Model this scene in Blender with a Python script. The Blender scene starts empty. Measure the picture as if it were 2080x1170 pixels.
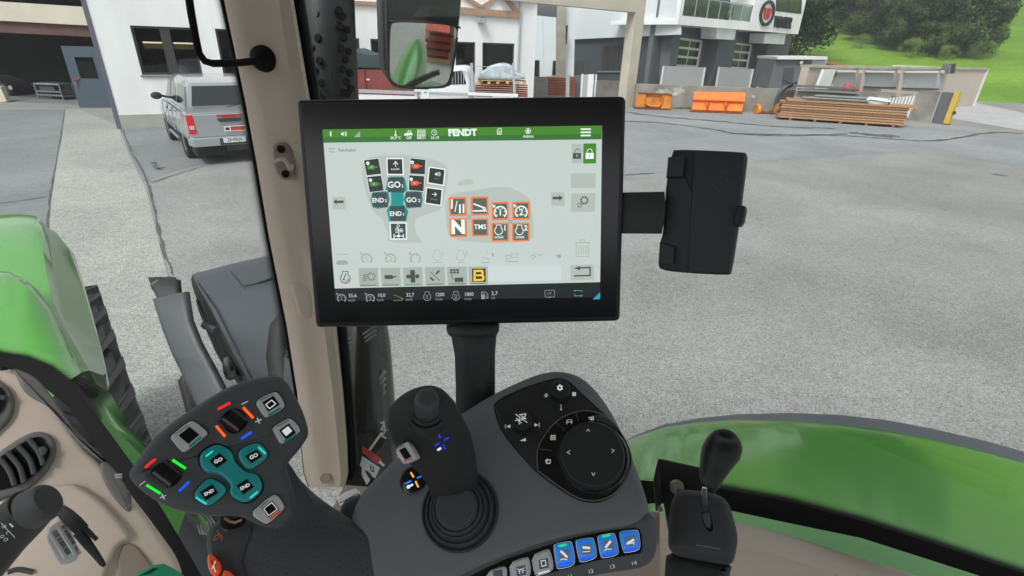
import bpy, bmesh, math, random
from mathutils import Vector, Matrix
random.seed(7)
sc=bpy.context.scene
V=Vector
# ---------------- camera ----------------
FPX=1050.0; TH=math.radians(25.3); RO=math.radians(1.94)
CAM=V((0,0,3.0))
F=V((0,math.cos(TH),-math.sin(TH))); _r=V((1,0,0)); _u=V((0,math.sin(TH),math.cos(TH)))
R=math.cos(RO)*_r+math.sin(RO)*_u; U=-math.sin(RO)*_r+math.cos(RO)*_u
cam=bpy.data.cameras.new("camera"); co=bpy.data.objects.new("camera",cam); sc.collection.objects.link(co)
cam.sensor_width=36; cam.lens=36*FPX/2080; cam.clip_start=0.01; cam.clip_end=2000
m=Matrix((R,U,-F)).transposed().to_4x4(); m.translation=CAM; co.matrix_world=m
sc.camera=co; sc.render.resolution_x=1024; sc.render.resolution_y=576
# ---------------- world / sun / exposure ----------------
SUN_EL=math.radians(52); SUN_AZ=math.radians(205)
w=bpy.data.worlds.new("World"); sc.world=w; w.use_nodes=True
nt=w.node_tree; bg=nt.nodes["Background"]
sky=nt.nodes.new("ShaderNodeTexSky"); sky.sky_type='NISHITA'; sky.sun_disc=False
sky.sun_elevation=SUN_EL; sky.sun_rotation=SUN_AZ; sky.air_density=1.0; sky.dust_density=4; sky.ozone_density=1
hs=nt.nodes.new("ShaderNodeHueSaturation"); hs.inputs['Saturation'].default_value=0.28
nt.links.new(sky.outputs[0],hs.inputs['Color']); nt.links.new(hs.outputs[0],bg.inputs['Color']); bg.inputs['Strength'].default_value=0.13
sl=bpy.data.lights.new("sun","SUN"); sl.energy=1.4; sl.angle=math.radians(15); sl.color=(1,.985,.96)
so=bpy.data.objects.new("sun",sl); sc.collection.objects.link(so)
sd=V((math.sin(SUN_AZ)*math.cos(SUN_EL),math.cos(SUN_AZ)*math.cos(SUN_EL),math.sin(SUN_EL)))
so.rotation_euler=sd.to_track_quat('Z','Y').to_euler(); so.location=sd*50
sc.view_settings.view_transform='Standard'; sc.view_settings.look='None'; sc.view_settings.gamma=1
EXPO=0.78
sc.view_settings.exposure=EXPO
# ---------------- geometry helpers ----------------
def ray(x,y): return F+((x-1040)/FPX)*R-((y-585)/FPX)*U
def P(x,y,z): return CAM+z*ray(x,y)
def G(x,y,h=0.0):
    d=ray(x,y); return CAM+((h-CAM.z)/d.z)*d
def AY(x,y,Y): d=ray(x,y); return CAM+(Y/d.y)*d      # point at world distance Y
def T(x0,y0,s,pts): return [(x0+a/s,y0+b/s) for a,b in pts]
class Pl:
    def __init__(s,o,n,u=None):
        s.o=V(o); s.n=V(n).normalized()
        if s.n.dot(CAM-s.o)<0: s.n=-s.n
        u=V(u) if u is not None else R
        s.u=(u-s.n*u.dot(s.n)).normalized(); s.v=s.n.cross(s.u).normalized()
        if s.v.dot(U)<0: s.v=-s.v
    def at(s,x,y,h=0.0):
        d=ray(x,y); o=s.o+s.n*h; return CAM+(s.n.dot(o-CAM)/s.n.dot(d))*d
    def loc(s,x,y,h=0.0):
        q=s.at(x,y,h)-s.o; return (q.dot(s.u),q.dot(s.v))
    def w(s,a,b,h=0.0): return s.o+s.u*a+s.v*b+s.n*h
    def mpp(s,x,y): return (s.at(x+1,y)-s.at(x,y)).length
def facing(x,y,z,up=0.0,side=0.0):
    n=-ray(x,y).normalized(); n=(n+U*math.tan(math.radians(up))+R*math.tan(math.radians(side))).normalized()
    return Pl(P(x,y,z),n)
def wallpl(a,b):
    a=V(a); b=V(b); t=(b-a); t.z=0; t.normalize()
    p=Pl(a,V((t.y,-t.x,0)),t); p.v=V((0,0,1)); 
    return p
def samez(p,x,y):
    d=ray(x,y); return CAM+((p.z-CAM.z)/d.z)*d
def smooth(pts,n=5,closed=True):
    out=[]; N=len(pts); rng=range(N if closed else N-1)
    for i in rng:
        if closed: p0,p1,p2,p3=pts[i-1],pts[i],pts[(i+1)%N],pts[(i+2)%N]
        else: p0,p1,p2,p3=pts[max(i-1,0)],pts[i],pts[i+1],pts[min(i+2,N-1)]
        for k in range(n):
            t=k/n; out.append(tuple(0.5*((2*b)+(-a+c)*t+(2*a-5*b+4*c-d)*t*t+(-a+3*b-3*c+d)*t**3) for a,b,c,d in zip(p0,p1,p2,p3)))
    if not closed: out.append(tuple(pts[-1]))
    return out
def chaikin(pts,k=2,f=.25):
    for _ in range(k):
        o=[]
        for i in range(len(pts)):
            a=pts[i]; b=pts[(i+1)%len(pts)]
            o.append(tuple(x*(1-f)+y*f for x,y in zip(a,b))); o.append(tuple(x*f+y*(1-f) for x,y in zip(a,b)))
        pts=o
    return pts
# ---------------- materials ----------------
M={}
def lin(c):
    c=c/255.0
    return c/12.92 if c<=.04045 else ((c+.055)/1.055)**2.4
def col(r,g,b): return (lin(r),lin(g),lin(b),1)
def mat(name,rgb,rough=.6,metal=0,var=.08,scale=8,bump=0,bscale=200,spec=.5,coat=0,em=None,es=1,streak=None,alpha=1):
    m=bpy.data.materials.new(name); m.use_nodes=True; nt=m.node_tree; b=nt.nodes['Principled BSDF']; M[name]=m
    c=col(*rgb)
    b.inputs['Roughness'].default_value=rough; b.inputs['Metallic'].default_value=metal
    b.inputs['Specular IOR Level'].default_value=spec; b.inputs['Coat Weight'].default_value=coat; b.inputs['Coat Roughness'].default_value=.08
    if em: b.inputs['Emission Color'].default_value=col(*em); b.inputs['Emission Strength'].default_value=es
    tc=nt.nodes.new('ShaderNodeTexCoord')
    if var>0:
        n=nt.nodes.new('ShaderNodeTexNoise'); n.inputs['Scale'].default_value=scale; n.inputs['Detail'].default_value=6
        mp=nt.nodes.new('ShaderNodeMapping'); nt.links.new(tc.outputs['Object'],mp.inputs[0]); nt.links.new(mp.outputs[0],n.inputs['Vector'])
        if streak: mp.inputs['Scale'].default_value=streak
        r=nt.nodes.new('ShaderNodeValToRGB'); r.color_ramp.elements[0].position=.3; r.color_ramp.elements[1].position=.7
        r.color_ramp.elements[0].color=tuple(v*(1-var) for v in c[:3])+(1,); r.color_ramp.elements[1].color=tuple(min(1,v*(1+var)) for v in c[:3])+(1,)
        nt.links.new(n.outputs['Fac'],r.inputs[0]); nt.links.new(r.outputs[0],b.inputs['Base Color'])
    else: b.inputs['Base Color'].default_value=c
    if bump>0:
        n2=nt.nodes.new('ShaderNodeTexNoise'); n2.inputs['Scale'].default_value=bscale; n2.inputs['Detail'].default_value=3
        bp=nt.nodes.new('ShaderNodeBump'); bp.inputs['Strength'].default_value=bump; bp.inputs['Distance'].default_value=.3/bscale
        nt.links.new(tc.outputs['Object'],n2.inputs['Vector']); nt.links.new(n2.outputs['Fac'],bp.inputs['Height']); nt.links.new(bp.outputs[0],b.inputs['Normal'])
    return m
def emis(name,rgb,s=1.0):
    m=bpy.data.materials.new(name); m.use_nodes=True; nt=m.node_tree; b=nt.nodes['Principled BSDF']; M[name]=m
    b.inputs['Base Color'].default_value=(.01,.01,.01,1); b.inputs['Roughness'].default_value=.35
    b.inputs['Emission Color'].default_value=col(*rgb); b.inputs['Emission Strength'].default_value=s/(2**EXPO); return m
def glassm(name,tint=(1,1,1),refl=1.0,ior=1.45,rough=0.0,back=None):
    m=bpy.data.materials.new(name); m.use_nodes=True; nt=m.node_tree; nt.nodes.remove(nt.nodes['Principled BSDF']); M[name]=m
    o=nt.nodes['Material Output']; t=nt.nodes.new('ShaderNodeBsdfTransparent'); t.inputs[0].default_value=(*tint,1)
    g=nt.nodes.new('ShaderNodeBsdfGlossy'); g.inputs['Roughness'].default_value=rough; g.inputs[0].default_value=(refl,refl,refl,1)
    f=nt.nodes.new('ShaderNodeFresnel'); f.inputs[0].default_value=ior; mx=nt.nodes.new('ShaderNodeMixShader')
    ge=nt.nodes.new('ShaderNodeNewGeometry'); mr=nt.nodes.new('ShaderNodeMapRange'); mr.inputs['To Min'].default_value=ior; mr.inputs['To Max'].default_value=1/ior; nt.links.new(ge.outputs['Backfacing'],mr.inputs['Value']); nt.links.new(mr.outputs[0],f.inputs[0])
    nt.links.new(f.outputs[0],mx.inputs[0]); nt.links.new(t.outputs[0],mx.inputs[1]); nt.links.new(g.outputs[0],mx.inputs[2]); nt.links.new(mx.outputs[0],o.inputs[0]); return m
# ---------------- object building ----------------
ORG={}
def setp(o,label=None,cat=None,group=None,kind=None):
    if label: o['label']=label
    if cat: o['category']=cat
    if group: o['group']=group
    if kind: o['kind']=kind
    return o
def thing(name,label,cat,loc=(0,0,0),group=None):
    o=bpy.data.objects.new(name,None); sc.collection.objects.link(o); o.location=loc; o.empty_display_size=.1
    ORG[o]=V(loc); return setp(o,label,cat,group)
class MB:
    def __init__(s,smooth=False,ang=35): s.v=[]; s.f=[]; s.m=[]; s.mats=[]; s.sm=smooth; s.ang=ang
    def mi(s,m):
        m=M[m] if isinstance(m,str) else m
        if m not in s.mats: s.mats.append(m)
        return s.mats.index(m)
    def add(s,vs,fs,m):
        k=s.mi(m); o=len(s.v); s.v+= [V(x) for x in vs]
        for f in fs: s.f.append([i+o for i in f]); s.m.append(k)
        return s
    def prism(s,top,off,m,cap=True):
        n=len(top); off=V(off); vs=[V(p) for p in top]+[V(p)+off for p in top]
        fs=[[i,(i+1)%n,(i+1)%n+n,i+n] for i in range(n)]
        if cap: fs+= [list(range(n))[::-1],list(range(n,2*n))]
        return s.add(vs,fs,m)
    def box8(s,o,a,b,c,m):
        o=V(o);a=V(a);b=V(b);c=V(c); vs=[o,o+a,o+a+b,o+b,o+c,o+a+c,o+a+b+c,o+b+c]
        return s.add(vs,[[0,1,2,3],[4,7,6,5],[0,4,5,1],[1,5,6,2],[2,6,7,3],[3,7,4,0]],m)
    def pbox(s,pl,s0,s1,z0,z1,d0,d1,m):   # box in wall-plane coordinates
        return s.box8(pl.w(s0,z0,d0),pl.u*(s1-s0),pl.v*(z1-z0),pl.n*(d1-d0),m)
    def xbox(s,pl,x0,y0,x1,y1,d0,d1,m):   # same, from two opposite corners in the picture
        a=pl.loc(x0,y0,d1); b=pl.loc(x1,y1,d1)
        return s.pbox(pl,min(a[0],b[0]),max(a[0],b[0]),min(a[1],b[1]),max(a[1],b[1]),d0,d1,m)
    def quadbox(s,pl,pts,d0,d1,m): return s.prism([pl.at(x,y,d1) for x,y in pts],pl.n*(d0-d1),m)
    def tube(s,pts,r,m,seg=10,caps=True):
        pts=[V(p) for p in pts]; rs=r if isinstance(r,(list,tuple)) else [r]*len(pts); vs=[];fs=[]
        pv=None
        for i,p in enumerate(pts):
            t=(pts[min(i+1,len(pts)-1)]-pts[max(i-1,0)]).normalized()
            a=(pv-t*pv.dot(t)) if pv is not None else t.orthogonal()
            if a.length<1e-6: a=t.orthogonal()
            a.normalize(); pv=a; b=t.cross(a)
            for k in range(seg):
                q=2*math.pi*k/seg; vs.append(p+(a*math.cos(q)+b*math.sin(q))*rs[i])
        for i in range(len(pts)-1):
            for k in range(seg): fs.append([i*seg+k,i*seg+(k+1)%seg,(i+1)*seg+(k+1)%seg,(i+1)*seg+k])
        if caps: fs+= [list(range(seg))[::-1],[(len(pts)-1)*seg+k for k in range(seg)]]
        return s.add(vs,fs,m)
    def loft(s,rows,m,closed=False,cap=False):
        n=len(rows[0]); vs=[p for r in rows for p in r]; fs=[]
        for i in range(len(rows)-1):
            for k in range(n if closed else n-1):
                fs.append([i*n+k,i*n+(k+1)%n,(i+1)*n+(k+1)%n,(i+1)*n+k])
        if cap: fs+= [list(range(n))[::-1],[(len(rows)-1)*n+k for k in range(n)]]
        return s.add(vs,fs,m)
    def lathe(s,c,ax,prof,m,seg=32,e=None):  # profile (r,h) about axis ax
        c=V(c); ax=V(ax).normalized(); a=(e-ax*e.dot(ax)).normalized() if e is not None else ax.orthogonal().normalized(); b=ax.cross(a)
        rows=[[c+ax*h+(a*math.cos(2*math.pi*k/seg)+b*math.sin(2*math.pi*k/seg))*max(r,1e-5) for k in range(seg)] for r,h in prof]
        return s.loft(rows,m,True,True)
    def limb(s,st,m,seg=24,e=2.0,cap=True): # st: (px,py,depth,halfwidth px,depth ratio)
        rows=[]
        for i,q in enumerate(st):
            x,y,z,h,k=q[:5]; a=st[max(i-1,0)]; b=st[min(i+1,len(st)-1)]
            t=V((b[0]-a[0],b[1]-a[1])); t.normalize(); 
            if len(q)>5: t=V((math.cos(math.radians(q[5])),math.sin(math.radians(q[5]))))
            side=R*(-t.y)-U*(t.x); c=P(x,y,z); r=h*z/FPX
            row=[]
            for j in range(seg):
                an=2*math.pi*j/seg; ca=math.cos(an); sa=math.sin(an)
                ca=math.copysign(abs(ca)**(2/e),ca); sa=math.copysign(abs(sa)**(2/e),sa)
                row.append(c+side*(ca*r)+F*(sa*r*k))
            rows.append(row)
        return s.loft(rows,m,True,cap)
    def puff(s,pl,pts,top,thick,bev,m,seg=4,sm=0,ch=0,topm=None,rad=False):
        if sm: pts=smooth(pts,sm)
        if ch: pts=chaikin(pts,ch)
        L=[pl.loc(x,y,top) for x,y in pts]; A=sum(L[i-1][0]*L[i][1]-L[i][0]*L[i-1][1] for i in range(len(L)))
        if A<0: L=L[::-1]
        n=len(L); nr=[]
        if rad: cx=sum(p[0] for p in L)/n; cy=sum(p[1] for p in L)/n; nr=[(V((cx,cy))-V(p)).normalized() for p in L]
        for i in range(0 if rad else n):
            a=V(L[i-1]);b=V(L[i]);c=V(L[(i+1)%n]); e1=(b-a); e2=(c-b)
            if e1.length<1e-9 or e2.length<1e-9: nr.append(nr[-1] if nr else V((0,0))); continue
            e1.normalize(); e2.normalize(); q=V((-(e1.y+e2.y),e1.x+e2.x)); 
            if q.length<1e-6: q=V((-e1.y,e1.x))
            q.normalize(); nr.append(q)
        rings=[(0,top-thick),(0,top-bev)]+[(bev*(1-math.cos(math.pi/2*k/seg)),top-bev+bev*math.sin(math.pi/2*k/seg)) for k in range(1,seg+1)]
        rows=[[pl.w(L[i][0]+nr[i].x*ins,L[i][1]+nr[i].y*ins,h) for i in range(n)] for ins,h in rings]
        s.loft(rows,m,True); o=len(rows)-1
        s.add(rows[-1],[list(range(n))],topm or m); s.add(rows[0],[list(range(n))[::-1]],m); return s
    def build(s,name,parent=None,bevel=0,seg=2,sub=0):
        me=bpy.data.meshes.new(name); org=V((0,0,0)); q=parent
        while q is not None:
            if q in ORG: org=ORG[q]; break
            q=q.parent
        if parent is None: 
            lo=V((min(v.x for v in s.v),min(v.y for v in s.v),min(v.z for v in s.v))); hi=V((max(v.x for v in s.v),max(v.y for v in s.v),max(v.z for v in s.v)))
            org=V(((lo.x+hi.x)/2,(lo.y+hi.y)/2,lo.z))
        me.from_pydata([tuple(v-org) for v in s.v],[],s.f)
        for m in s.mats: me.materials.append(m)
        me.polygons.foreach_set('material_index',s.m)
        bm=bmesh.new(); bm.from_mesh(me)
        bmesh.ops.remove_doubles(bm,verts=bm.verts,dist=1e-6)
        if not getattr(s,'flat',False): bmesh.ops.recalc_face_normals(bm,faces=bm.faces)
        bm.to_mesh(me); bm.free()
        if s.sm:
            me.polygons.foreach_set('use_smooth',[True]*len(me.polygons)); me.set_sharp_from_angle(angle=math.radians(s.ang))
        o=bpy.data.objects.new(name,me); sc.collection.objects.link(o)
        if parent is None: o.location=org; ORG[o]=org
        else: o.parent=parent
        if bevel>0:
            b=o.modifiers.new('bevel','BEVEL'); b.width=bevel; b.segments=seg; b.limit_method='ANGLE'; b.angle_limit=math.radians(35)
            if s.sm is False: me.polygons.foreach_set('use_smooth',[True]*len(me.polygons)); me.set_sharp_from_angle(angle=math.radians(50)); b.harden_normals=True
        if sub: q=o.modifiers.new('sub','SUBSURF'); q.levels=sub; q.render_levels=sub
        return o
class Art(MB):  # thin printed / displayed shapes lying on a plane, each layer a hair above the last
    def __init__(s,pl,h0=0.0001,dh=0.00004): super().__init__(); s.pl=pl; s.h=h0; s.h0=h0; s.dh=dh; s.flat=True
    def step(s): s.h+=s.dh; return s.h
    def poly(s,pts,m,ch=0,f=.25,up=True):
        if ch: pts=chaikin(pts,ch,f)
        h=s.step() if up else s.h
        L=[s.pl.loc(x,y,s.h0) for x,y in pts]; s.add([s.pl.w(a,b,h) for a,b in L],[list(range(len(L)))],m); return s
    def lpoly(s,L,m,up=True):
        h=s.step() if up else s.h
        s.add([s.pl.w(a,b,h) for a,b in L],[list(range(len(L)))],m)
    def rect(s,x0,y0,x1,y1,m,r=0):
        a=s.pl.loc(x0,y0,s.h0); b=s.pl.loc(x1,y1,s.h0); k=s.pl.mpp((x0+x1)/2,(y0+y1)/2)*r
        u0,u1=min(a[0],b[0]),max(a[0],b[0]); v0,v1=min(a[1],b[1]),max(a[1],b[1])
        if k:
            L=[]
            for cx,cy,st in ((u1-k,v1-k,0),(u0+k,v1-k,90),(u0+k,v0+k,180),(u1-k,v0+k,270)):
                for q in range(0,91,30): L.append((cx+k*math.cos(math.radians(st+q)),cy+k*math.sin(math.radians(st+q))))
        else: L=[(u0,v0),(u1,v0),(u1,v1),(u0,v1)]
        s.lpoly(L,m)
    def line(s,pts,w,m,closed=False,up=True):
        if up: s.step()
        L=[V(s.pl.loc(x,y,s.h0)) for x,y in pts]; k=s.pl.mpp(*pts[0])*w/2
        if closed: L=L+[L[0]]
        for a,b in zip(L[:-1],L[1:]):
            d=(b-a); 
            if d.length<1e-9: continue
            d.normalize(); q=V((-d.y,d.x))*k; e=d*k*.6
            s.h+=2e-6
            s.add([s.pl.w(*p,s.h) for p in (a-q-e,b-q+e,b+q+e,a+q-e)],[[0,1,2,3]],m)
        return s
    def circ(s,x,y,r,m,a0=0,a1=360,inner=0,n=28,ry=None):
        h=s.step(); c=s.pl.loc(x,y,s.h0); k=s.pl.mpp(x,y)*r; ki=s.pl.mpp(x,y)*inner; q=(ry/r if ry else 1)
        an=[math.radians(a0+(a1-a0)*i/n) for i in range(n+1)]
        o=[s.pl.w(c[0]+k*math.cos(t),c[1]+k*q*math.sin(t),h) for t in an]
        if inner:
            i_=[s.pl.w(c[0]+ki*math.cos(t),c[1]+ki*q*math.sin(t),h) for t in an]
            s.add(o+i_,[[j,j+1,n+1+j+1,n+1+j] for j in range(n)],m)
        else: s.add(o[:-1] if a1-a0==360 else o,[list(range(n if a1-a0==360 else n+1))],m)
        return s
    def text(s,t,x,y,hpx,m,rot=0,bold=0,align='CENTER',sx=1.0,shear=0):
        cu=bpy.data.curves.new('t','FONT'); cu.body=t; cu.size=1; cu.offset=bold; cu.align_x=align; cu.align_y='CENTER'; cu.resolution_u=2; cu.shear=shear
        o=bpy.data.objects.new('t',cu); sc.collection.objects.link(o); dg=bpy.context.evaluated_depsgraph_get(); me=bpy.data.meshes.new_from_object(o.evaluated_get(dg))
        h=s.step(); c=s.pl.loc(x,y,s.h0); k=s.pl.mpp(x,y)*hpx/.7; ca,sa=math.cos(math.radians(rot)),math.sin(math.radians(rot))
        vs=[s.pl.w(c[0]+k*(v.co.x*sx*ca-v.co.y*sa),c[1]+k*(v.co.x*sx*sa+v.co.y*ca),h) for v in me.vertices]
        s.add(vs,[list(p.vertices) for p in me.polygons],m)
        bpy.data.objects.remove(o); bpy.data.curves.remove(cu); bpy.data.meshes.remove(me)
def copy_tree(o,parent=None,label=None):
    c=o.copy(); sc.collection.objects.link(c); c.parent=parent
    if label: c['label']=label
    for ch in list(o.children): copy_tree(ch,c)
    return c
# ---------------- materials list ----------------
def ground_mat(name,a,b,speck,scale=60,patch=.25,rough=.9):
    m=bpy.data.materials.new(name); m.use_nodes=True; nt=m.node_tree; p=nt.nodes['Principled BSDF']; M[name]=m
    p.inputs['Roughness'].default_value=rough; p.inputs['Specular IOR Level'].default_value=.3
    tc=nt.nodes.new('ShaderNodeTexCoord')
    def noise(s,d,r=.6):
        n=nt.nodes.new('ShaderNodeTexNoise'); n.inputs['Scale'].default_value=s; n.inputs['Detail'].default_value=d; n.inputs['Roughness'].default_value=r; nt.links.new(tc.outputs['Object'],n.inputs['Vector']); return n
    n1=noise(patch,5); n2=noise(scale,2,.8); v=nt.nodes.new('ShaderNodeTexVoronoi'); v.inputs['Scale'].default_value=scale*1.1; nt.links.new(tc.outputs['Object'],v.inputs['Vector'])
    r1=nt.nodes.new('ShaderNodeValToRGB'); r1.color_ramp.elements[0].position=.35; r1.color_ramp.elements[1].position=.65
    r1.color_ramp.elements[0].color=col(*a); r1.color_ramp.elements[1].color=col(*b); nt.links.new(n1.outputs['Fac'],r1.inputs[0])
    bw=nt.nodes.new('ShaderNodeSeparateColor'); nt.links.new(v.outputs['Color'],bw.inputs[0])
    r2=nt.nodes.new('ShaderNodeMapRange'); r2.inputs['From Min'].default_value=0; r2.inputs['From Max'].default_value=1; r2.inputs['To Min'].default_value=1-speck; r2.inputs['To Max'].default_value=1+speck
    nt.links.new(bw.outputs[0],r2.inputs['Value'])
    n3=noise(scale*.12,4); r3=nt.nodes.new('ShaderNodeMapRange'); r3.inputs['From Min'].default_value=.3; r3.inputs['From Max'].default_value=.7; r3.inputs['To Min'].default_value=.9; r3.inputs['To Max'].default_value=1.1; nt.links.new(n3.outputs['Fac'],r3.inputs['Value'])
    n4=noise(.9,7,.7); r4=nt.nodes.new('ShaderNodeMapRange'); r4.inputs['From Min'].default_value=.25; r4.inputs['From Max'].default_value=.6; r4.inputs['To Min'].default_value=.9; r4.inputs['To Max'].default_value=1.03; nt.links.new(n4.outputs['Fac'],r4.inputs['Value'])
    m3=nt.nodes.new('ShaderNodeMath'); m3.operation='MULTIPLY'; nt.links.new(r3.outputs[0],m3.inputs[0]); nt.links.new(r4.outputs[0],m3.inputs[1])
    mu=nt.nodes.new('ShaderNodeMath'); mu.operation='MULTIPLY'; nt.links.new(r2.outputs[0],mu.inputs[0]); nt.links.new(m3.outputs[0],mu.inputs[1])
    mx=nt.nodes.new('ShaderNodeVectorMath'); mx.operation='SCALE'; nt.links.new(r1.outputs[0],mx.inputs[0]); nt.links.new(mu.outputs[0],mx.inputs['Scale']); nt.links.new(mx.outputs[0],p.inputs['Base Color'])
    bp=nt.nodes.new('ShaderNodeBump'); bp.inputs['Strength'].default_value=.5; bp.inputs['Distance'].default_value=.012; nt.links.new(n2.outputs['Fac'],bp.inputs['Height']); nt.links.new(bp.outputs[0],p.inputs['Normal'])
    return m
ground_mat('asphalt',(130,131,128),(149,150,146),.42,92)
ground_mat('asphalt_left',(116,120,121),(133,137,137),.12,60)
ground_mat('concrete_strip',(144,148,142),(163,166,159),.36,66)
ground_mat('asphalt_far',(128,133,135),(147,151,152),.12,40)
ground_mat('light_road',(168,168,168),(180,180,178),.1,30)
ground_mat('grass',(94,132,36),(120,156,52),.25,9,.08)
ground_mat('patch_dark',(78,80,80),(98,100,99),.2,40,.8)
mat('white_wall',(236,239,238),.85,var=.07,scale=1.2,streak=(1,1,.25),bump=.1,bscale=60)
mat('grey_wall',(212,218,220),.85,var=.05,scale=.4)
mat('anthracite_wall',(96,100,104),.85,var=.08,scale=.5)
mat('anthracite_dark',(66,72,76),.8,var=.1,scale=.5)
mat('concrete',(164,160,146),.9,var=.2,scale=1.5,bump=.3,bscale=30)
mat('concrete_wall',(140,138,130),.9,var=.35,scale=.9,bump=.4,bscale=20)
mat('plinth',(168,170,160),.9,var=.1,scale=2)
mat('beam_cream',(196,190,172),.8,var=.08,scale=1)
mat('brown_steel',(92,66,58),.7,var=.2,scale=2)
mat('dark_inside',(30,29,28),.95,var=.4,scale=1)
mat('door_blue',(76,92,104),.5,var=.06,scale=1)
mat('corner_violet',(98,98,112),.7,var=.05)
mat('frame_dark',(58,56,56),.5)
mat('frame_grey',(120,124,126),.5)
mat('white_frame',(224,226,224),.5)
mat('timber_truss',(168,134,112),.7,var=.15,scale=2,streak=(1,6,6))
mat('lumber',(168,130,96),.75,var=.28,scale=3,streak=(1.2,12,12),bump=.3,bscale=60)
mat('lumber_dark',(134,98,68),.8,var=.3,scale=3,streak=(1.2,12,12))
mat('orange_beam',(224,140,82),.6,var=.15,scale=3)
mat('form_brown',(140,86,58),.7,var=.25,scale=3)
mat('pallet_wood',(196,160,112),.8,var=.2,scale=6)
mat('orange_paint',(232,124,52),.45,var=.14,scale=2.5,spec=.4)
mat('rust_orange',(206,128,44),.6,var=.35,scale=3)
mat('rust',(120,70,44),.85,var=.3,scale=8)
mat('pipe_black',(62,72,78),.45,var=.1)
mat('pipe_grey',(120,124,124),.5,var=.2,scale=2)
mat('tarp_white',(214,220,220),.5,var=.06,scale=3)
mat('yellow_paint',(206,174,66),.6,var=.12)
mat('panel_white',(214,218,212),.6,var=.05)
mat('panel_grey',(178,182,182),.6,var=.05)
mat('wall_pinkish',(186,176,164),.85,var=.08,scale=.4)
mat('roof_orange',(170,104,62),.8,var=.2)
mat('car_silver',(176,182,185),.22,metal=.45,var=.03,scale=1,coat=.6)
mat('under_shade',(18,18,19),.9,var=0)
mat('car_dark_plastic',(48,50,52),.6)
mat('car_glass',(34,40,44),.06,spec=.9,var=.1,scale=1)
mat('red_lamp',(190,30,28),.2,em=(200,30,28),es=.12,var=0,coat=.5)
mat('lamp_white',(200,190,190),.2,var=0)
mat('red_badge',(176,48,48),.4)
mat('rubber',(34,35,36),.75,var=.1,scale=10)
mat('steel',(168,170,170),.35,metal=.8,var=.1)
mat('galv',(176,182,186),.45,metal=.35,var=.1)
mat('container_red',(120,52,44),.7,var=.2,scale=1.5)
mat('container_green',(38,54,56),.6,var=.2,scale=1)
mat('ply_white',(226,228,230),.6,var=.03)
mat('foil',(170,184,190),.25,var=.3,scale=4,spec=.7)
mat('logo_black',(38,40,44),.5); mat('logo_red',(190,52,48),.5)
mat('plate_white',(218,222,224),.5,var=.02); mat('plate_blue',(48,70,150),.5); mat('ink',(30,32,40),.6,var=0)
mat('brick_red',(176,84,66),.8,var=.25,scale=5); mat('brick_dark',(84,44,38),.85,var=.3,scale=5)
mat('bark',(104,96,84),.9,var=.3,scale=6)
emis('tube_lamp',(255,232,180),7); emis('lamp_glow',(150,120,70),1.5)
glassm('pane',(.35,.38,.4),1,1.5,.02); glassm('cab_glass',(.97,.985,.975),.8,1.42); glassm('rail_glass',(.55,.62,.62),1,1.5)
mat('window_dark',(36,38,40),.08,var=.5,scale=1.2,spec=.8)
mat('hill_dark',(50,66,44),.95,var=.3,scale=.05)
def foliage(name,c1,c2):
    m=mat(name,c1,.8,var=0); nt=m.node_tree; b=nt.nodes['Principled BSDF']; g=nt.nodes.new('ShaderNodeNewGeometry'); r=nt.nodes.new('ShaderNodeValToRGB')
    r.color_ramp.elements[0].color=col(*c1); r.color_ramp.elements[1].color=col(*c2); nt.links.new(g.outputs['Random Per Island'],r.inputs[0]); nt.links.new(r.outputs[0],b.inputs['Base Color'])
    b.inputs['Specular IOR Level'].default_value=.2
    return m
foliage('leaf_dark',(26,40,26),(74,96,58)); foliage('leaf_mid',(34,52,30),(92,116,64)); foliage('leaf_conifer',(28,44,34),(70,90,64)); foliage('leaf_light',(84,112,48),(138,158,84))
# ---------------- ground ----------------
def sheet(name,pts,z,m,kind='structure'):
    b=MB(); b.add([V((x,y,z)) for x,y in pts],[list(range(len(pts)))],m); b.flat=True; o=b.build(name); setp(o,kind=kind); return o
def gpoly(name,px,z,m,jag=.0,n=12):
    L=[G(x,y) for x,y in px]; out=[]
    for i,a in enumerate(L):
        c=L[(i+1)%len(L)]; k=max(1,min(60,int((c-a).length/.35)))
        for q in range(k):
            p=a.lerp(c,q/k); j=jag*(.3+.02*p.y); out.append((p.x+random.uniform(-j,j),p.y+random.uniform(-j,j)))
    return sheet(name,out,z,m)
sheet('ground',[(-400,-300),(400,-300),(400,500),(-400,500)],0,'asphalt')
gpoly('yard_left_asphalt',[(132,222),(95,470),(60,1100),(-900,1100),(-700,222)],.004,'asphalt_left',.003)
gpoly('concrete_path',[(160,222),(240,255),(255,300),(296,382),(330,520),(380,700),(420,900),(60,1100),(95,470),(132,222)],.008,'concrete_strip',.004)
gpoly('yard_middle_asphalt',[(240,255),(420,246),(700,210),(800,240),(560,300),(335,352),(290,372),(258,300)],.004,'asphalt_left',.006)
gpoly('yard_far_asphalt',[(1230,205),(1300,216),(1640,236),(1900,262),(2100,275),(2300,330),(2100,345),(1900,305),(1500,330),(1350,350),(1230,360),(1100,330)],.004,'asphalt_far',.06)
gpoly('light_road_surface',[(1880,212),(1975,208),(2090,232),(2400,262),(2400,300),(2080,266),(1960,246),(1900,236)],.012,'light_road',.05)
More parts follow.
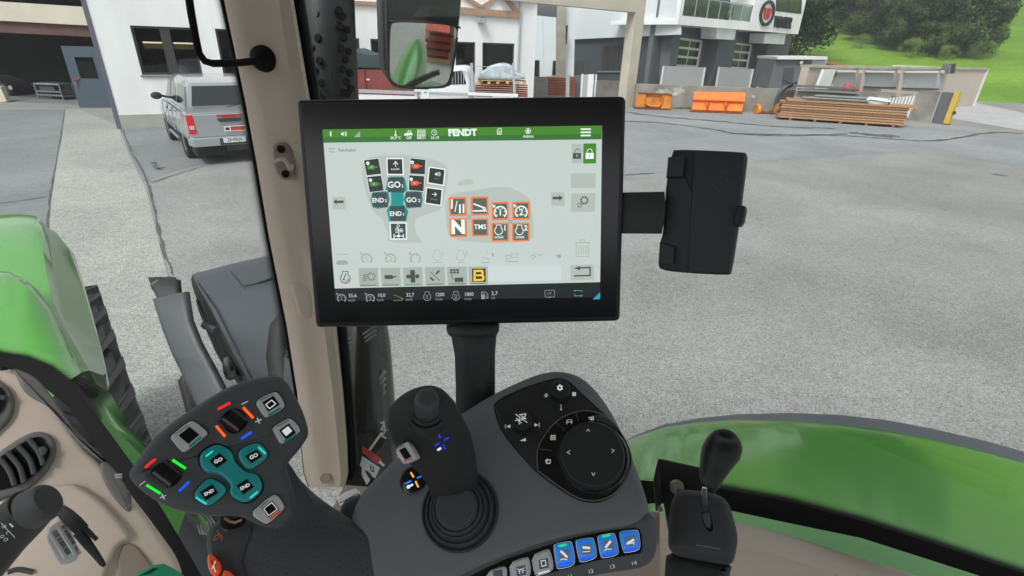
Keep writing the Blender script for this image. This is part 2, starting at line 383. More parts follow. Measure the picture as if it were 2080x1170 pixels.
def crack(name,px,w,m='patch_dark',z=.014):
    pts=[G(x,y) for x,y in smooth([tuple(p) for p in px],8,False)]; L=[];Rr=[]
    for i,p in enumerate(pts):
        t=(pts[min(i+1,len(pts)-1)]-pts[max(0,i-1)]).normalized(); q=V((-t.y,t.x,0)); j=random.uniform(.4,1.6)*w*(.2 if i in (0,len(pts)-1) else 1); o=random.uniform(-.3,.3)*w
        L.append(p+q*(j/2+o)); Rr.append(p-q*(j/2-o))
    b=MB(); b.flat=True
    for l in (L,Rr):
        for p in l: p.z=z
    b.loft([L,Rr],m); setp(b.build(name),kind='structure')
crack('tar_joint',[(248,262),(268,310),(296,360),(312,420),(330,500),(352,560)],.035)
crack('tar_joint',[(300,374),(380,348),(470,322),(540,305)],.03)
crack('tar_joint',[(0,414),(60,406),(98,400)],.03)
crack('tar_joint',[(132,222),(120,300),(104,390),(96,470)],.03)
crack('tar_joint',[(1262,226),(1330,236),(1450,246),(1560,256),(1700,262)],.28)
crack('tar_joint',[(1262,246),(1340,250),(1440,262),(1500,272),(1600,276),(1720,272)],.22)
crack('tar_joint',[(1500,272),(1700,276),(1800,282),(1900,286),(2010,270),(2080,272)],.2)
crack('tar_joint',[(1250,357),(1300,354),(1330,352)],.035)
crack('tar_joint',[(2015,354),(2045,358)],.1)
crack('tar_joint',[(310,330),(322,345),(330,340)],.12); 
crack('tar_joint',[(1725,269),(1775,275),(1825,277)],.55,'patch_dark',.016)
# hill and meadow
def hy0(x): return 43-max(0,(x-30))*.25+24/(1+math.exp((x-27)/1.2))
def hz(x,y):
    y0=hy0(x); t=max(0,y-y0); g=1/(1+math.exp(-(x-16)/5.)); 
    a=min(t,62)*.15+max(0,t-62)*.42; return -.3+(a+.35*math.sin(x*.12)*min(1,t/20))*1.0 
b=MB(True,180); rows=[]
for j in range(70):
    y=30+j*2.5 if j<50 else 30+125+(j-50)*12
    rows.append([V((-60+i*3,y,hz(-60+i*3,y))) for i in range(140)])
b.loft(rows,'grass'); b.flat=True; setp(b.build('hillside_meadow'),kind='structure')
# ---------------- trees ----------------
def make_tree(h,rad,leafm,kind,n,seed):
    rnd=random.Random(seed); tr=MB(True); tr.tube([V((0,0,-1)),V((.1,0,h*.3)),V((.05,.1,h*.62)),V((0,0,h*.92))],[h*.022,h*.017,h*.01,.03],'bark',8)
    for k in range(9 if kind=='broad' else 6):
        z=h*rnd.uniform(.25,.75); a=rnd.uniform(0,6.28); l=rad*rnd.uniform(.5,.9); d=V((math.cos(a),math.sin(a),.5))*l
        tr.tube([V((0,0,z)),V((0,0,z))+d*.5+V((0,0,.2)),V((0,0,z))+d],[h*.009,h*.006,.02],'bark',5)
    cr=MB(); cr.flat=True; vs=[];fs=[]
    cl=[]
    if kind=='broad':
        for k in range(34):
            a=rnd.uniform(0,6.28); t=rnd.random()**.5; z=h*rnd.uniform(.14,.95); rr=rad*t*math.sqrt(max(.1,1-((z/h-.5)/.52)**2)); cl.append((V((math.cos(a)*rr,math.sin(a)*rr,z)),rad*rnd.uniform(.22,.42)))
    for i in range(n):
        if kind=='broad':
            c,r=rnd.choice(cl); d=V((rnd.gauss(0,1),rnd.gauss(0,1),rnd.gauss(0,.8))).normalized(); p=c+d*r*rnd.uniform(.6,1.05); s=rnd.uniform(.09,.19)*h/10
        else:
            z=rnd.random()**.8; zz=h*(.12+.88*z); lay=1-.25*((zz*1.3)%1); rr=rad*(1-z)*lay*rnd.uniform(.55,1.05)+.1; a=rnd.uniform(0,6.28); d=V((math.cos(a),math.sin(a),-.35)); p=V((math.cos(a)*rr,math.sin(a)*rr,zz-.3*rr)); s=rnd.uniform(.12,.22)*h/12
        u=V((rnd.gauss(0,1),rnd.gauss(0,1),rnd.gauss(0,1))).normalized(); u=(u-d*u.dot(d)*.7).normalized(); q=d.cross(u).normalized()
        o=len(vs); vs+= [p-u*s-q*s*.5,p+u*s*.2-q*s*.9,p+u*s,p-u*s*.1+q*s*.8]; fs.append([o,o+1,o+2,o+3])
    cr.add(vs,fs,leafm); return tr,cr
protos=[]
for nm,cat,(h,rd,lm,k,n,sd_) in [('broadleaf_tree','tree',(11,4.4,'leaf_dark','broad',13000,1)),('broadleaf_tree','tree',(9,4,'leaf_mid','broad',11000,2)),('conifer_tree','tree',(15,3.4,'leaf_conifer','con',12000,3)),('bush','bush',(3.2,2.2,'leaf_light','broad',3500,5))]:
    protos.append((nm,cat,)+make_tree(h,rd,lm,k,n,sd_))
first={}
def tree(k,x,y,s,label,group,z=None):
    nm,cat,tr,cr=protos[k]
    zz=(hz(x,y) if y>36 else 0) if z is None else z
    if k not in first:
        t=thing(nm,label,cat,(0,0,0),group); tr.build('trunk',t); cr.build('crown',t); first[k]=t
    else: 
        t=copy_tree(first[k],None,label); t['group']=group
    t.location=(x,y,zz-.1); t.scale=(s,s,s*random.uniform(.92,1.1)); t.rotation_euler=(0,0,random.uniform(0,6.28)); 
    return t
def tpx(k,px,py,Y,s,label,group):
    p=AY(px,py,Y); return tree(k,p.x,Y,s,label,group)
def hillhit(px,py):
    d=ray(px,py); t=20.0
    while t<400:
        p=CAM+d*t
        if p.y>30 and p.z<hz(p.x,p.y): return p
        t+=.4
    return CAM+d*90
tpx(0,1625,60,60,1.15,'slim tall tree with pale trunk right behind the white lettered building','trees beside the building')
for px,py,k,s,lb in [(1690,60,1,.62,'broad green tree at the left end of the meadow edge'),(1730,72,0,.7,'dense tree above the orange shed roof'),(1765,84,1,.7,'mid green tree over the first recessed wall panel'),(1800,94,0,.66,'dark broadleaf tree above the middle recessed wall panel'),(1838,103,1,.68,'rounded tree above the third recessed wall panel'),(1875,109,0,.74,'dark tree left of the grey post box on the wall'),(1912,113,1,.66,'tree right above the grey post box on the wall'),(1945,114,0,.74,'dark tree just right of the grey box, on the meadow'),(1975,116,1,.75,'last dark tree of the clump where the bright meadow opens'),(1890,100,2,.8,'conifer standing in the middle of the tree clump'),(1830,95,2,.85,'conifer behind the trees above the wall'),(1760,70,2,.85,'conifer behind the left trees of the clump'),(1950,100,2,.8,'conifer at the right side of the tree clump')]:
    p=hillhit(px,py); tree(k,p.x,p.y,s,lb,'trees in the clump on the meadow')
for px,py,s,lb in [(1645,92,1.0,'light green bush behind the flat roofed annex'),(1678,92,.6,'small light bush left of the meadow'),(1745,99,.5,'small bush under the trees above the shed roof'),(1985,122,.6,'low bush at the right foot of the tree clump'),(1850,118,.6,'low bush under the dark trees'),(1920,124,.5,'low bush on the meadow near the grey box')]:
    p=hillhit(px,py); tree(3,p.x,p.y,s,lb,'bushes at the meadow edge')
n=0
rows_=[(92,1620,1990,13),(108,1600,2120,17),(124,1590,2200,18),(142,1580,2250,18),(165,1560,2280,18)]
spots=['lower edge','second row','middle','upper part','top']
for r_,(Y,x0,x1,nn) in enumerate(rows_):
    for i in range(nn):
        px=x0+(x1-x0)*(i+random.uniform(-.3,.3))/(nn-1); k=random.choice([2,2,0,1])
        tpx(k,px,40,Y+random.uniform(-5,5),random.uniform(.9,1.3)*(1+.12*r_),'dark forest tree on the slope, one of the tightly packed trees of the wood','forest trees on the slope')
# ---------------- white workshop building, left ----------------
A=G(248,262); d30=V((math.cos(math.radians(30)),math.sin(math.radians(30)),0))
wl=wallpl(A,A+d30)
bld=thing('workshop_building','long white workshop with dark framed windows and a timber truss gable, behind the silver pickup','building',A)
L_=16.15
def wall_with_holes(pl,s0,s1,z0,z1,holes,d,m,mb):
    xs=sorted(set([s0,s1]+[h[0] for h in holes]+[h[1] for h in holes]))
    for a,c in zip(xs[:-1],xs[1:]):
        zz=z0; hs_=sorted([h for h in holes if h[0]<=a+1e-6 and h[1]>=c-1e-6],key=lambda h:h[2])
        for h in hs_: mb.pbox(pl,a,c,zz,h[2],-d,0,m); zz=h[3]
        mb.pbox(pl,a,c,zz,z1,-d,0,m)
def rloc(pl,x0,y0,x1,y1):
    a=pl.loc(x0,y0); b=pl.loc(x1,y1); return (min(a[0],b[0]),max(a[0],b[0]),min(a[1],b[1]),max(a[1],b[1]))
wpx=[(262,47,412,152),(436,58,560,152),(690,76,735,140),(752,79,800,140),(925,91,966,135),(980,94,1044,150)]
holes=[]
for q in wpx:
    r=rloc(wl,*q); holes.append((r[0],r[1],1.68 if q[0]<600 else 1.3,3.0 if q[0]>600 else 3.15))
wb=MB(); wall_with_holes(wl,0,L_,.45,8,holes,.35,'white_wall',wb); wb.build('wall',bld)
pb=MB(); pb.pbox(wl,.004,L_,-.2,.45,-.33,.03,'plinth'); pb.build('plinth',bld)
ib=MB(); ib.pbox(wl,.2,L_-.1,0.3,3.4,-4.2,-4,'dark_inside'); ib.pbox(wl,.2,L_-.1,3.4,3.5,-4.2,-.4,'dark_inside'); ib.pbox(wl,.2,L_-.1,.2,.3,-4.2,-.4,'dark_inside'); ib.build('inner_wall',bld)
cb=MB(); cb.pbox(wl,-.13,-.002,-.1,8,-.35,.02,'corner_violet'); cb.pbox(wl,-.13,-.03,-.1,8,-6,-.36,'corner_violet'); cb.build('corner_pillar',bld)
eb=MB(); eb.pbox(wl,L_-.32,L_-.002,-.1,8,-7,-.36,'white_wall'); eb.build('end_wall',bld)
for i,h in enumerate(holes):
    wf=MB(); t=.07
    wf.pbox(wl,h[0],h[1],h[2],h[2]+t,-.2,-.06,'frame_dark'); wf.pbox(wl,h[0],h[1],h[3]-t,h[3],-.2,-.06,'frame_dark')
    wf.pbox(wl,h[0],h[0]+t,h[2]+t,h[3]-t,-.2,-.06,'frame_dark'); wf.pbox(wl,h[1]-t,h[1],h[2]+t,h[3]-t,-.2,-.06,'frame_dark')
    if i==0: mdl=h[0]+(h[1]-h[0])*.52; wf.pbox(wl,mdl-.14,mdl+.14,h[2]+t,h[3]-t,-.2,-.05,'frame_dark')
    wo=wf.build('window',bld); g=MB(); g.pbox(wl,h[0]+t,h[1]-t,h[2]+t,h[3]-t,-.14,-.13,'pane'); g.build('pane',wo)
    s=MB(); s.pbox(wl,h[0]-.05,h[1]+.05,h[2]-.05,h[2]-.003,-.04,.06,'frame_grey'); s.build('sill',wo)
r0=holes[0]
for (a,c) in ((.08,.44),(.6,.97)):
    lb_=MB(); w_=r0[1]-r0[0]; lb_.pbox(wl,r0[0]+w_*a,r0[0]+w_*c,2.62,2.67,-1.6,-1.55,'tube_lamp'); lb_.pbox(wl,r0[0]+w_*a,r0[0]+w_*c,2.45,2.6,-1.62,-1.58,'lamp_glow'); lb_.build('strip_light',bld)
sh=MB()
for k in range(14):
    a=r0[0]+random.uniform(0,r0[1]-r0[0]); sh.pbox(wl,a,a+random.uniform(.15,.5),1.6,random.uniform(1.7,2.3),-2.4,-2.0,random.choice(['frame_dark','anthracite_dark','dark_inside','frame_grey']))
for k in range(16):
    a=holes[-1][0]-2+random.uniform(0,5); z=random.choice([1.3,1.8,2.3]); sh.pbox(wl,a,a+random.uniform(.15,.5),z,z+random.uniform(.15,.35),-2.4,-2.0,random.choice(['frame_dark','panel_grey','form_brown','frame_grey']))
sh.build('shelf',bld)
tb=MB()
tb.quadbox(wl,[(930,14),(1060,24),(1060,38),(930,28)],.0,.12,'timber_truss')
for q in ([(928,-14),(940,-14),(984,14),(970,14)],[(974,14),(988,15),(1030,-14),(1016,-14)],[(1014,-14),(1026,-14),(1056,22),(1044,22)]): tb.quadbox(wl,q,.0,.1,'timber_truss')
tb.quadbox(wl,[(640,-2),(775,4),(775,12),(640,6)],0,.1,'timber_truss')
tb.build('timber_truss',bld)
q=MB(True); q.tube([wl.w(L_-.9,z,.08) for z in (.4,3,7.9)],.045,'galv',10); q.build('downpipe',bld)
q=MB(); q.pbox(wl,L_-1.6,L_-1.5,2.0,2.15,0,.05,'frame_grey'); q.build('junction_box',bld)
f=MB(); f.xbox(wl,974,36,988,47,.05,.3,'galv'); f.xbox(wl,978,34,984,38,0,.05,'frame_grey'); setp(f.build('floodlight'),'small grey floodlight mounted on white wall under the timber truss','floodlight')
# ---------------- covered bay, far left ----------------
wa=wallpl(V((-30,24.2,0)),V((-14,22.6,0)))
gb=thing('warehouse','open fronted warehouse with concrete parapet and brown beam above a dark bay','building',(-22,23.5,0))
q=MB(); q.quadbox(wa,[(-200,-10),(-200,22),(0,42),(182,52),(175,14),(0,3)],-.3,.25,'beam_cream'); q.build('parapet',gb)
q=MB(); q.quadbox(wa,[(-200,30),(0,43),(184,53),(188,75),(0,66),(-200,55)],-.4,.1,'brown_steel'); q.build('steel_beam',gb)
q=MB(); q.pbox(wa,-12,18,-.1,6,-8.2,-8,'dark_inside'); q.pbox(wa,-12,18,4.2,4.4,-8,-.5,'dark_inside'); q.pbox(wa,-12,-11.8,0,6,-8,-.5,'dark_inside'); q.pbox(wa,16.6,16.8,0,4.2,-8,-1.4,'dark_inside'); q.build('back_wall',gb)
q=MB(); q.pbox(wa,-12,16.6,.0,.03,-8,-.4,'asphalt_left'); q.build('bay_floor',gb)
q=MB()
for k in range(34): 
    s0=3+k*.28; q.pbox(wa,s0,s0+.03,4.95,6.0,.0,.03,'steel')
q.pbox(wa,2,14.3,4.9,4.94,-.02,.05,'steel'); q.build('railing',gb)
q=MB(); q.pbox(wa,-12,18,4.3,9,-1.3,-1.1,'grey_wall'); q.build('upper_wall',gb)
# things in the bay
def frame_table(nm,pl,x0,y0,x1,y1,dep,label,cat):
    t=thing(nm,label,cat,pl.at(x0,y1,0)); a=pl.loc(x0,y0); c=pl.loc(x1,y1); h=a[1]; s0,s1=a[0],c[0]
    for z in (h,h*.55,.25):
        e=MB(); e.pbox(pl,s0+.06,s1-.06,z-.06,z,-dep,0,'galv' if z==h else 'frame_grey'); e.build('shelf',t)
    for s_ in (s0,s1-.06):
        for d in (-dep,-.06): e=MB(); e.pbox(pl,s_,s_+.06,0.03,h,d,d+.06,'frame_grey'); e.build('leg',t)
    e=MB(); e.pbox(pl,s0+.15,s1-.4,h*.56,h*.8,-dep+.1,-.1,'door_blue'); e.build('crate',t)
wa2=Pl(wa.o-wa.n*1.5,wa.n,wa.u); wa2.v=V((0,0,1))
frame_table('workbench',wa2,66,168,130,204,.7,'metal shelf bench with pale top standing in the dark warehouse bay','workbench')
sp=MB(); p0=wa2.loc(30,120); sp.pbox(wa2,p0[0],p0[0]+5.5,p0[1],p0[1]+.07,-3.2,-3.1,'frame_grey'); sp.pbox(wa2,p0[0]+2.4,p0[0]+5.2,p0[1]+.2,p0[1]+.27,-3.1,-3.0,'galv')
setp(sp.build('pipe_rack'),'long grey metal rails racked across the dark back of the bay','rack')
b=MB(True); p=wa2.loc(-5,175); b.puff(Pl(wa2.w(p[0],0,-.5),wa2.n,wa2.u),T(0,0,1,[(-60,150),(-10,160),(20,178),(26,206),(-60,208)]),0,1.2,.15,'car_dark_plastic',ch=2)
o_=b.build('parked_car'); setp(o_,'dark parked car in shade at the left edge of the bay','car')
l_=MB(True); 
for (x,y) in ((22,178),(28,200)): l_.lathe(wa2.at(x,y,-.42),wa2.n,[(.1,0),(.1,.03),(.06,.05)],'lamp_white',12)
l_.build('headlight',o_)
b=MB(); b.quadbox(wa,[(-40,170),(0,176),(14,206),(-40,212)],-.3,-.1,'beam_cream'); setp(b.build('concrete_block'),'pale leaning board at the left edge of the bay opening','board')
# open blue grey door
dt=thing('steel_door','open blue grey steel door with glass pane at the warehouse corner','door',G(162,219))
dp=wallpl(G(162,219),G(232,219))
q=MB(); ln=dp.loc(232,219)[0]; hh=dp.loc(122,93)[1]; wx=rloc(dp,148,109,194,163)
hol=[(ln*.28,ln*.8,1.15,hh-.4)]; wall_with_holes(dp,0,ln,0,hh,hol,.08,'door_blue',q); q.build('door_leaf',dt)
q=MB(); q.pbox(dp,hol[0][0],hol[0][1],hol[0][2],hol[0][3],-.05,-.03,'pane'); q.build('pane',dt)
q=MB(); q.pbox(dp,.1,.3,1.08,1.14,.0,.05,'red_badge'); q.pbox(dp,.13,.17,.85,1.02,0,.05,'steel'); q.build('handle',dt)
# ---------------- pickup ----------------
RW=G(386,320); FW=G(350,283); fd=(FW-RW); fd.z=0; fd.normalize(); rt=V((fd.y,-fd.x,0))
pk=thing('pickup_truck','silver double cab pickup with canopy seen from behind beside the white workshop','pickup truck',RW)
O=RW-rt*.06
def L(x,y,z): return O+rt*x*1.04+fd*y+V((0,0,z*1.1))   # x right from left flank, y forward from rear axle, z up
W=1.85
def sec(y,zb,zt,ins,zm=None,bulge=.0):
    a=ins; return [L(a+.06,y,zb),L(a-bulge*.5,y,zb+.15),L(a-bulge,y,(zb+zt)/2),L(a+.03,y,zt-.04),L(a+.12,y,zt),L(W-a-.12,y,zt),L(W-a-.03,y,zt-.04),L(W-a+bulge,y,(zb+zt)/2),L(W-a+bulge*.5,y,zb+.15),L(W-a-.06,y,zb)]
b=MB(True,40); b.loft([sec(-1.2,.62,1.12,.04),sec(-1.1,.5,1.14,.0,bulge=.03),sec(-.5,.45,1.14,0,bulge=.05),sec(.5,.45,1.13,0,bulge=.05),sec(1.4,.42,1.12,0,bulge=.03),sec(2.6,.42,1.12,0,bulge=.04),sec(3.5,.45,1.08,.02,bulge=.05),sec(3.95,.5,.98,.12)],'car_silver',True,True); b.build('body',pk)
def gsec(y,zt,ins,b0=.07):
    return [L(b0,y,1.11),L(b0+.02,y,1.2),L(ins,y,zt-.08),L(ins+.08,y,zt),L(W-ins-.08,y,zt),L(W-ins,y,zt-.08),L(W-b0-.02,y,1.2),L(W-b0,y,1.11)]
b=MB(True,40); b.loft([gsec(-1.14,1.3,.1),gsec(-1.02,1.74,.2),gsec(-.7,1.8,.2),gsec(.5,1.83,.2),gsec(1.5,1.8,.2),gsec(2.0,1.62,.22),gsec(2.65,1.16,.25)],'car_silver',True,True); b.build('canopy',pk)
def side_win(y0,y1,y1t,nm):
    b=MB(); top=1.66; 
    pts=[(y0,1.24),(y1,1.24),(y1t,top),(y0+.05,top)]
    def q(y,z): x=.09+(z-1.2)/(1.72-1.2)*.12; return L(x-.014,y,z)
    b.prism([q(y,z) for y,z in pts],rt*.02,'car_glass'); b.build('side_window',pk)
side_win(-.95,.35,.35,'w'); side_win(.55,1.35,1.35,'w'); side_win(1.42,2.3,1.95,'w')
b=MB(); b.prism([L(.2,-1.175,1.28),L(W-.2,-1.175,1.28),L(W-.3,-1.07,1.68),L(.3,-1.07,1.68)],fd*.03,'car_glass'); b.build('rear_window',pk,bevel=.01)
b=MB(); b.prism([L(.09,-1.24,.62),L(W-.09,-1.24,.62),L(W-.09,-1.22,1.1),L(.09,-1.22,1.1)],fd*.06,'car_silver'); tg=b.build('tailgate',pk,bevel=.02)
b=MB(); b.prism([L(.7,-1.262,.93),L(1.15,-1.262,.93),L(1.2,-1.262,1.0),L(.65,-1.262,1.0)],fd*.03,'car_dark_plastic'); b.build('handle',tg)
b=MB(); b.prism([L(.66,-1.262,1.05),L(1.19,-1.262,1.05),L(1.19,-1.262,1.085),L(.66,-1.262,1.085)],fd*.03,'red_badge'); b.prism([L(.78,-1.264,1.02),L(1.07,-1.264,1.02),L(1.07,-1.264,1.05),L(.78,-1.264,1.05)],fd*.03,'red_badge'); b.build('brake_light',tg)
for x in (.02,W-.19):
    b=MB(True); b.prism([L(x,-1.255,.7),L(x+.17,-1.255,.7),L(x+.14,-1.235,1.1),L(x-.0,-1.235,1.1)],fd*.12,'red_lamp'); tl=b.build('tail_light',pk,bevel=.015)
    b=MB(); b.prism([L(x+.03,-1.262,.8),L(x+.13,-1.262,.8),L(x+.125,-1.258,.88),L(x+.03,-1.258,.88)],fd*.02,'lamp_white'); b.build('reversing_light',tl)
b=MB(True,40); b.loft([[L(0,.0-.9,.42),L(-.0,-.9,.62),L(.06,-1.1,.64),L(.06,-1.1,.42)],[L(.05,-1.38,.44),L(.05,-1.38,.6),L(.15,-1.2,.62),L(.15,-1.2,.42)],[L(W-.05,-1.38,.44),L(W-.05,-1.38,.6),L(W-.15,-1.2,.62),L(W-.15,-1.2,.42)],[L(W,-.9,.42),L(W,-.9,.62),L(W-.06,-1.1,.64),L(W-.06,-1.1,.42)]],'car_silver',True,True); b.prism([L(.6,-1.39,.45),L(1.25,-1.39,.45),L(1.25,-1.39,.6),L(.6,-1.39,.6)],fd*.08,'car_dark_plastic'); bp=b.build('bumper',pk)
lp=Pl(L(.9,-1.4,.52),-fd,rt); lp.v=V((0,0,1))
def lart(pl,u0,u1,v0,v1,art,m): art.lpoly([(u0,v0),(u1,v0),(u1,v1),(u0,v1)],m)
a=Art(lp,.001,.0006); lart(lp,-.28,.28,-.03,.09,a,'plate_white'); lart(lp,-.28,-.235,-.03,.09,a,'plate_blue')
def ltext(art,t,u,v,h,m,bold=0,sx=1):
    pl=art.pl; cu=bpy.data.curves.new('t','FONT'); cu.body=t; cu.offset=bold; cu.align_x='CENTER'; cu.align_y='CENTER'; o=bpy.data.objects.new('t',cu); sc.collection.objects.link(o); dg=bpy.context.evaluated_depsgraph_get(); me=bpy.data.meshes.new_from_object(o.evaluated_get(dg)); k=h/.7; hh=art.step()
    art.add([pl.w(u+v_.co.x*k*sx,v+v_.co.y*k,hh) for v_ in me.vertices],[list(p.vertices) for p in me.polygons],m); bpy.data.objects.remove(o)
ltext(a,'ZE·478 JN',.03,.03,.075,'ink',.02,.75); a.build('number_plate',pk)
lp2=Pl(L(1.0,-1.27,.78),-fd,rt); lp2.v=V((0,0,1)); a=Art(lp2,.001,.0006); lart(lp2,-.25,.25,-.065,.065,a,'plate_white'); lart(lp2,-.1,.235,-.05,.045,a,'logo_red'); lart(lp2,-.22,-.13,-.035,.03,a,'ink'); ltext(a,'SERVICE',.07,0,.05,'plate_white',.02,.7) if False else None; a.build('sticker',pk)
b=MB(); b.prism([L(.75,-1.3,.3),L(1.5,-1.3,.3),L(1.5,-1.3,.42),L(.75,-1.3,.42)],fd*.3,'car_dark_plastic'); b.build('tow_bar',pk)
for (x,y) in ((-.01,0),(-.01,3.085),(W-.24,0),(W-.24,3.085)):
    b=MB(True); b.lathe(L(x,y,.36),rt,[(.2,.03),(.35,0),(.39,.03),(.39,.22),(.35,.25),(.2,.22)],'rubber',28); wo=b.build('wheel',pk)
    b=MB(True); b.lathe(L(x,y,.36),rt,[(.01,.05),(.2,.02),(.22,.03),(.22,.1)],'steel',20); b.build('rim',wo)
b=MB(); b.loft([[L(-.02+.03*math.sin(t)*0+0,yc+.45*math.cos(t),.38+.45*math.sin(t)) for t in [math.pi*i/12 for i in range(13)]] for yc in (0,)]+[[L(-.02,yc+.4*math.cos(t),.38+.4*math.sin(t)) for t in [math.pi*i/12 for i in range(13)]] for yc in (0,)],'car_dark_plastic'); b.build('wheel_arch',pk)
b=MB(True,60); b.puff(Pl(L(-.12,2.15,1.27),-fd,rt),[(0,0)],0,0,0,'rubber') if False else None
mc=L(-.16,2.15,1.25)
b.loft([[mc+rt*(.14*math.cos(t)*s)+V((0,0,.1*math.sin(t)*s))+fd*dd for t in [2*math.pi*i/16 for i in range(16)]] for dd,s in ((-.06,.9),(-.04,1),(.04,.9),(.09,.5))],'car_dark_plastic',True,True); b.tube([mc+rt*.1,L(.1,2.2,1.2)],.03,'car_dark_plastic'); b.build('wing_mirror',pk)
b=MB(); 
for y in (.75,1.5): b.box8(L(-.055,y,1.0),rt*.03,fd*.16,V((0,0,.03)),'car_dark_plastic')
b.build('door_handle',pk)
b=MB(); b.loft([[L(.1,-1.2,.2),L(.1,-1.2,.5),L(W-.1,-1.2,.5),L(W-.1,-1.2,.2)],[L(.1,3.7,.2),L(.1,3.7,.5),L(W-.1,3.7,.5),L(W-.1,3.7,.2)]],'under_shade',True,True); b.build('underbody_shade',pk)  # dark underbody box added to deepen the shade under the pickup
b=MB(); b.tube([L(.0,.7,.36),L(.0,2.4,.36)],.04,'steel'); b.build('side_step',pk)
b=MB()
for y in (.5,1.4,2.45): b.tube([L(-.03,y,.5),L(-.05,y,.9),L(-.015,y,1.12)],.007,'car_dark_plastic',5)
b.tube([L(-.005,-.6,1.13),L(-.005,2.4,1.13)],.012,'car_dark_plastic',5); b.build('door_gap',pk)
b=MB(); b.tube([L(.3,-1.0,1.2),L(.3,-.98,1.23)],.02,'car_dark_plastic',5); b.tube([L(.93,-1.2,1.24),L(1.3,-1.15,1.3)],.012,'car_dark_plastic',5); b.build('rear_wiper',pk)
# ---------------- flatbed truck, skip, stacks between mirror and bay ----------------
def yplane(Y,x0=0): p=wallpl(V((x0,Y,0)),V((x0+1,Y,0))); return p
py=yplane(19.5)
t=thing('skip_container','dark red skip with black green tarpaulin lid, left of the wing mirror','container',AY(760,250,19.5))
b=MB(); b.quadbox(py,[(650,139),(850,143),(850,198),(655,196)],-1.6,0,'container_red'); b.build('body',t,bevel=.03)
b=MB(); b.quadbox(py,[(655,106),(700,103),(715,98),(740,108),(850,112),(850,141),(655,137)],-1.6,.05,'container_green'); b.build('tarpaulin',t,bevel=.05)
b=MB()
for x in (662,740,820): b.xbox(py,x,140,x+4,197,0,.06,'container_red')
b.xbox(py,744,160,751,163,.06,.07,'plate_white'); b.build('rib',t)
pt=yplane(18.2)
t=thing('flatbed_truck','white flatbed truck with caged rear window and metal ladder rack, behind the screen','truck',AY(900,260,18.2))
b=MB(True,50); b.puff(Pl(pt.at(930,170),pt.n,pt.u),[(840,210),(840,150),(870,140),(930,136),(944,138),(952,150),(957,178),(955,210)],0,2.0,.12,'ply_white',ch=1); b.build('cab',t)
b=MB(); b.quadbox(pt,[(905,146),(938,144),(947,168),(946,171),(905,172)],.0,.01,'car_glass'); w_=b.build('rear_window',t)
b=MB()
for x in (912,918,924,930,936,941): b.xbox(pt,x,146,x+1.4,170,.02,.05,'galv')
b.build('window_guard',w_)
b=MB(); b.xbox(pt,690,190,985,212,.3,.36,'ply_white'); b.xbox(pt,690,187,1000,191,.3,.4,'galv'); b.build('side_board',t)
b=MB(); b.xbox(pt,856,183,872,204,.36,.42,'plate_white'); b.xbox(pt,861,187,867,189,.42,.425,'ink'); b.xbox(pt,847,186,851,205,.36,.44,'steel'); b.build('latch_post',t)
for (x0,x1) in ((955,961),(1040,1043)):
    b=MB(); b.quadbox(pt,[(x0,128),(x0+5,128),(x0+8,205),(x0+3,205)],.1,.18,'galv'); b.build('rack_post',t)
b=MB(); b.xbox(pt,925,134,1046,137,.1,.16,'galv'); b.xbox(pt,960,141,1036,143.5,.1,.16,'galv'); b.xbox(pt,950,188,1052,197,.36,.5,'ply_white'); b.build('rack_rail',t)
b=MB(); b.quadbox(pt,[(650,176),(700,176),(700,197),(655,197)],.5,.6,'galv'); 
py2=yplane(22.5)
for i,y in enumerate((171,175.5,180,184.5,189,193.5)):
    b=MB(); b.xbox(py2,958,y,1072,y+4,-.9,0,'orange_beam'); setp(b.build('formwork_beam'),'flat orange timber beam in the orange stack beside the white wall corner','beam','orange beams stacked by the wall corner')
t=thing('pallet','wooden pallet on top of the orange beams','pallet',py2.at(1015,171))
b=MB(); b.xbox(py2,968,163.5,1068,165.5,-.8,0,'pallet_wood'); b.build('deck',t)
for x in (970,990,1008,1028,1046,1062): b=MB(); b.xbox(py2,x,165.7,x+6,170.8,-.8,0,'pallet_wood'); b.build('block',t)
b=MB(True,60); b.puff(Pl(py2.at(1020,150),py2.n,py2.u),[(968,163),(970,148),(985,142),(992,134),(1020,127),(1040,133),(1046,146),(1066,152),(1068,163)],-.05,.7,.1,'foil',ch=1); setp(b.build('wrapped_load'),'load wrapped in pale blue film on the pallet, peaked at its middle','wrapped load')
# stacks beside the canopy
py3=yplane(27.5)
for (x0,x1,nm) in ((1114,1150,'wide'),(1157,1168,'narrow')):
    for i in range(12):
        y=157+i*3.3; b=MB(); b.xbox(py3,x0+random.uniform(-.5,.5),y,x1+random.uniform(-.5,.5),y+2.6,-.9,0,'form_brown')
        setp(b.build('formwork_panel'),'brown board in the %s brown stack under the concrete canopy'%nm,'board','brown boards in the %s stack'%nm)
b=MB(); b.xbox(py3,1151,152,1156,197,-.1,0,'galv'); setp(b.build('steel_post'),'pale steel post between the two brown stacks','post')
b=MB(); b.quadbox(py3,[(1180,152),(1203,151),(1201,199),(1178,199)],-.1,-.05,'panel_grey'); b.quadbox(py3,[(1182,150),(1185,150),(1182,199),(1179,199)],0,.06,'ply_white'); setp(b.build('window_frame'),'pale frame leaning left of the white boards','frame')
b=MB(); b.quadbox(py3,[(1195,151),(1207,151),(1203,199),(1192,199)],.1,.16,'ply_white'); setp(b.build('white_board'),'tall white board standing upright beside the brown stacks','board')
b=MB(); b.quadbox(py3,[(1210,151),(1213,152),(1208,199),(1206,199)],.1,.16,'ply_white'); b.quadbox(py3,[(1204,150),(1212,151),(1212,153),(1204,152)],.1,.17,'galv'); setp(b.build('slim_board'),'slim white upright board right of the wide white board','board')
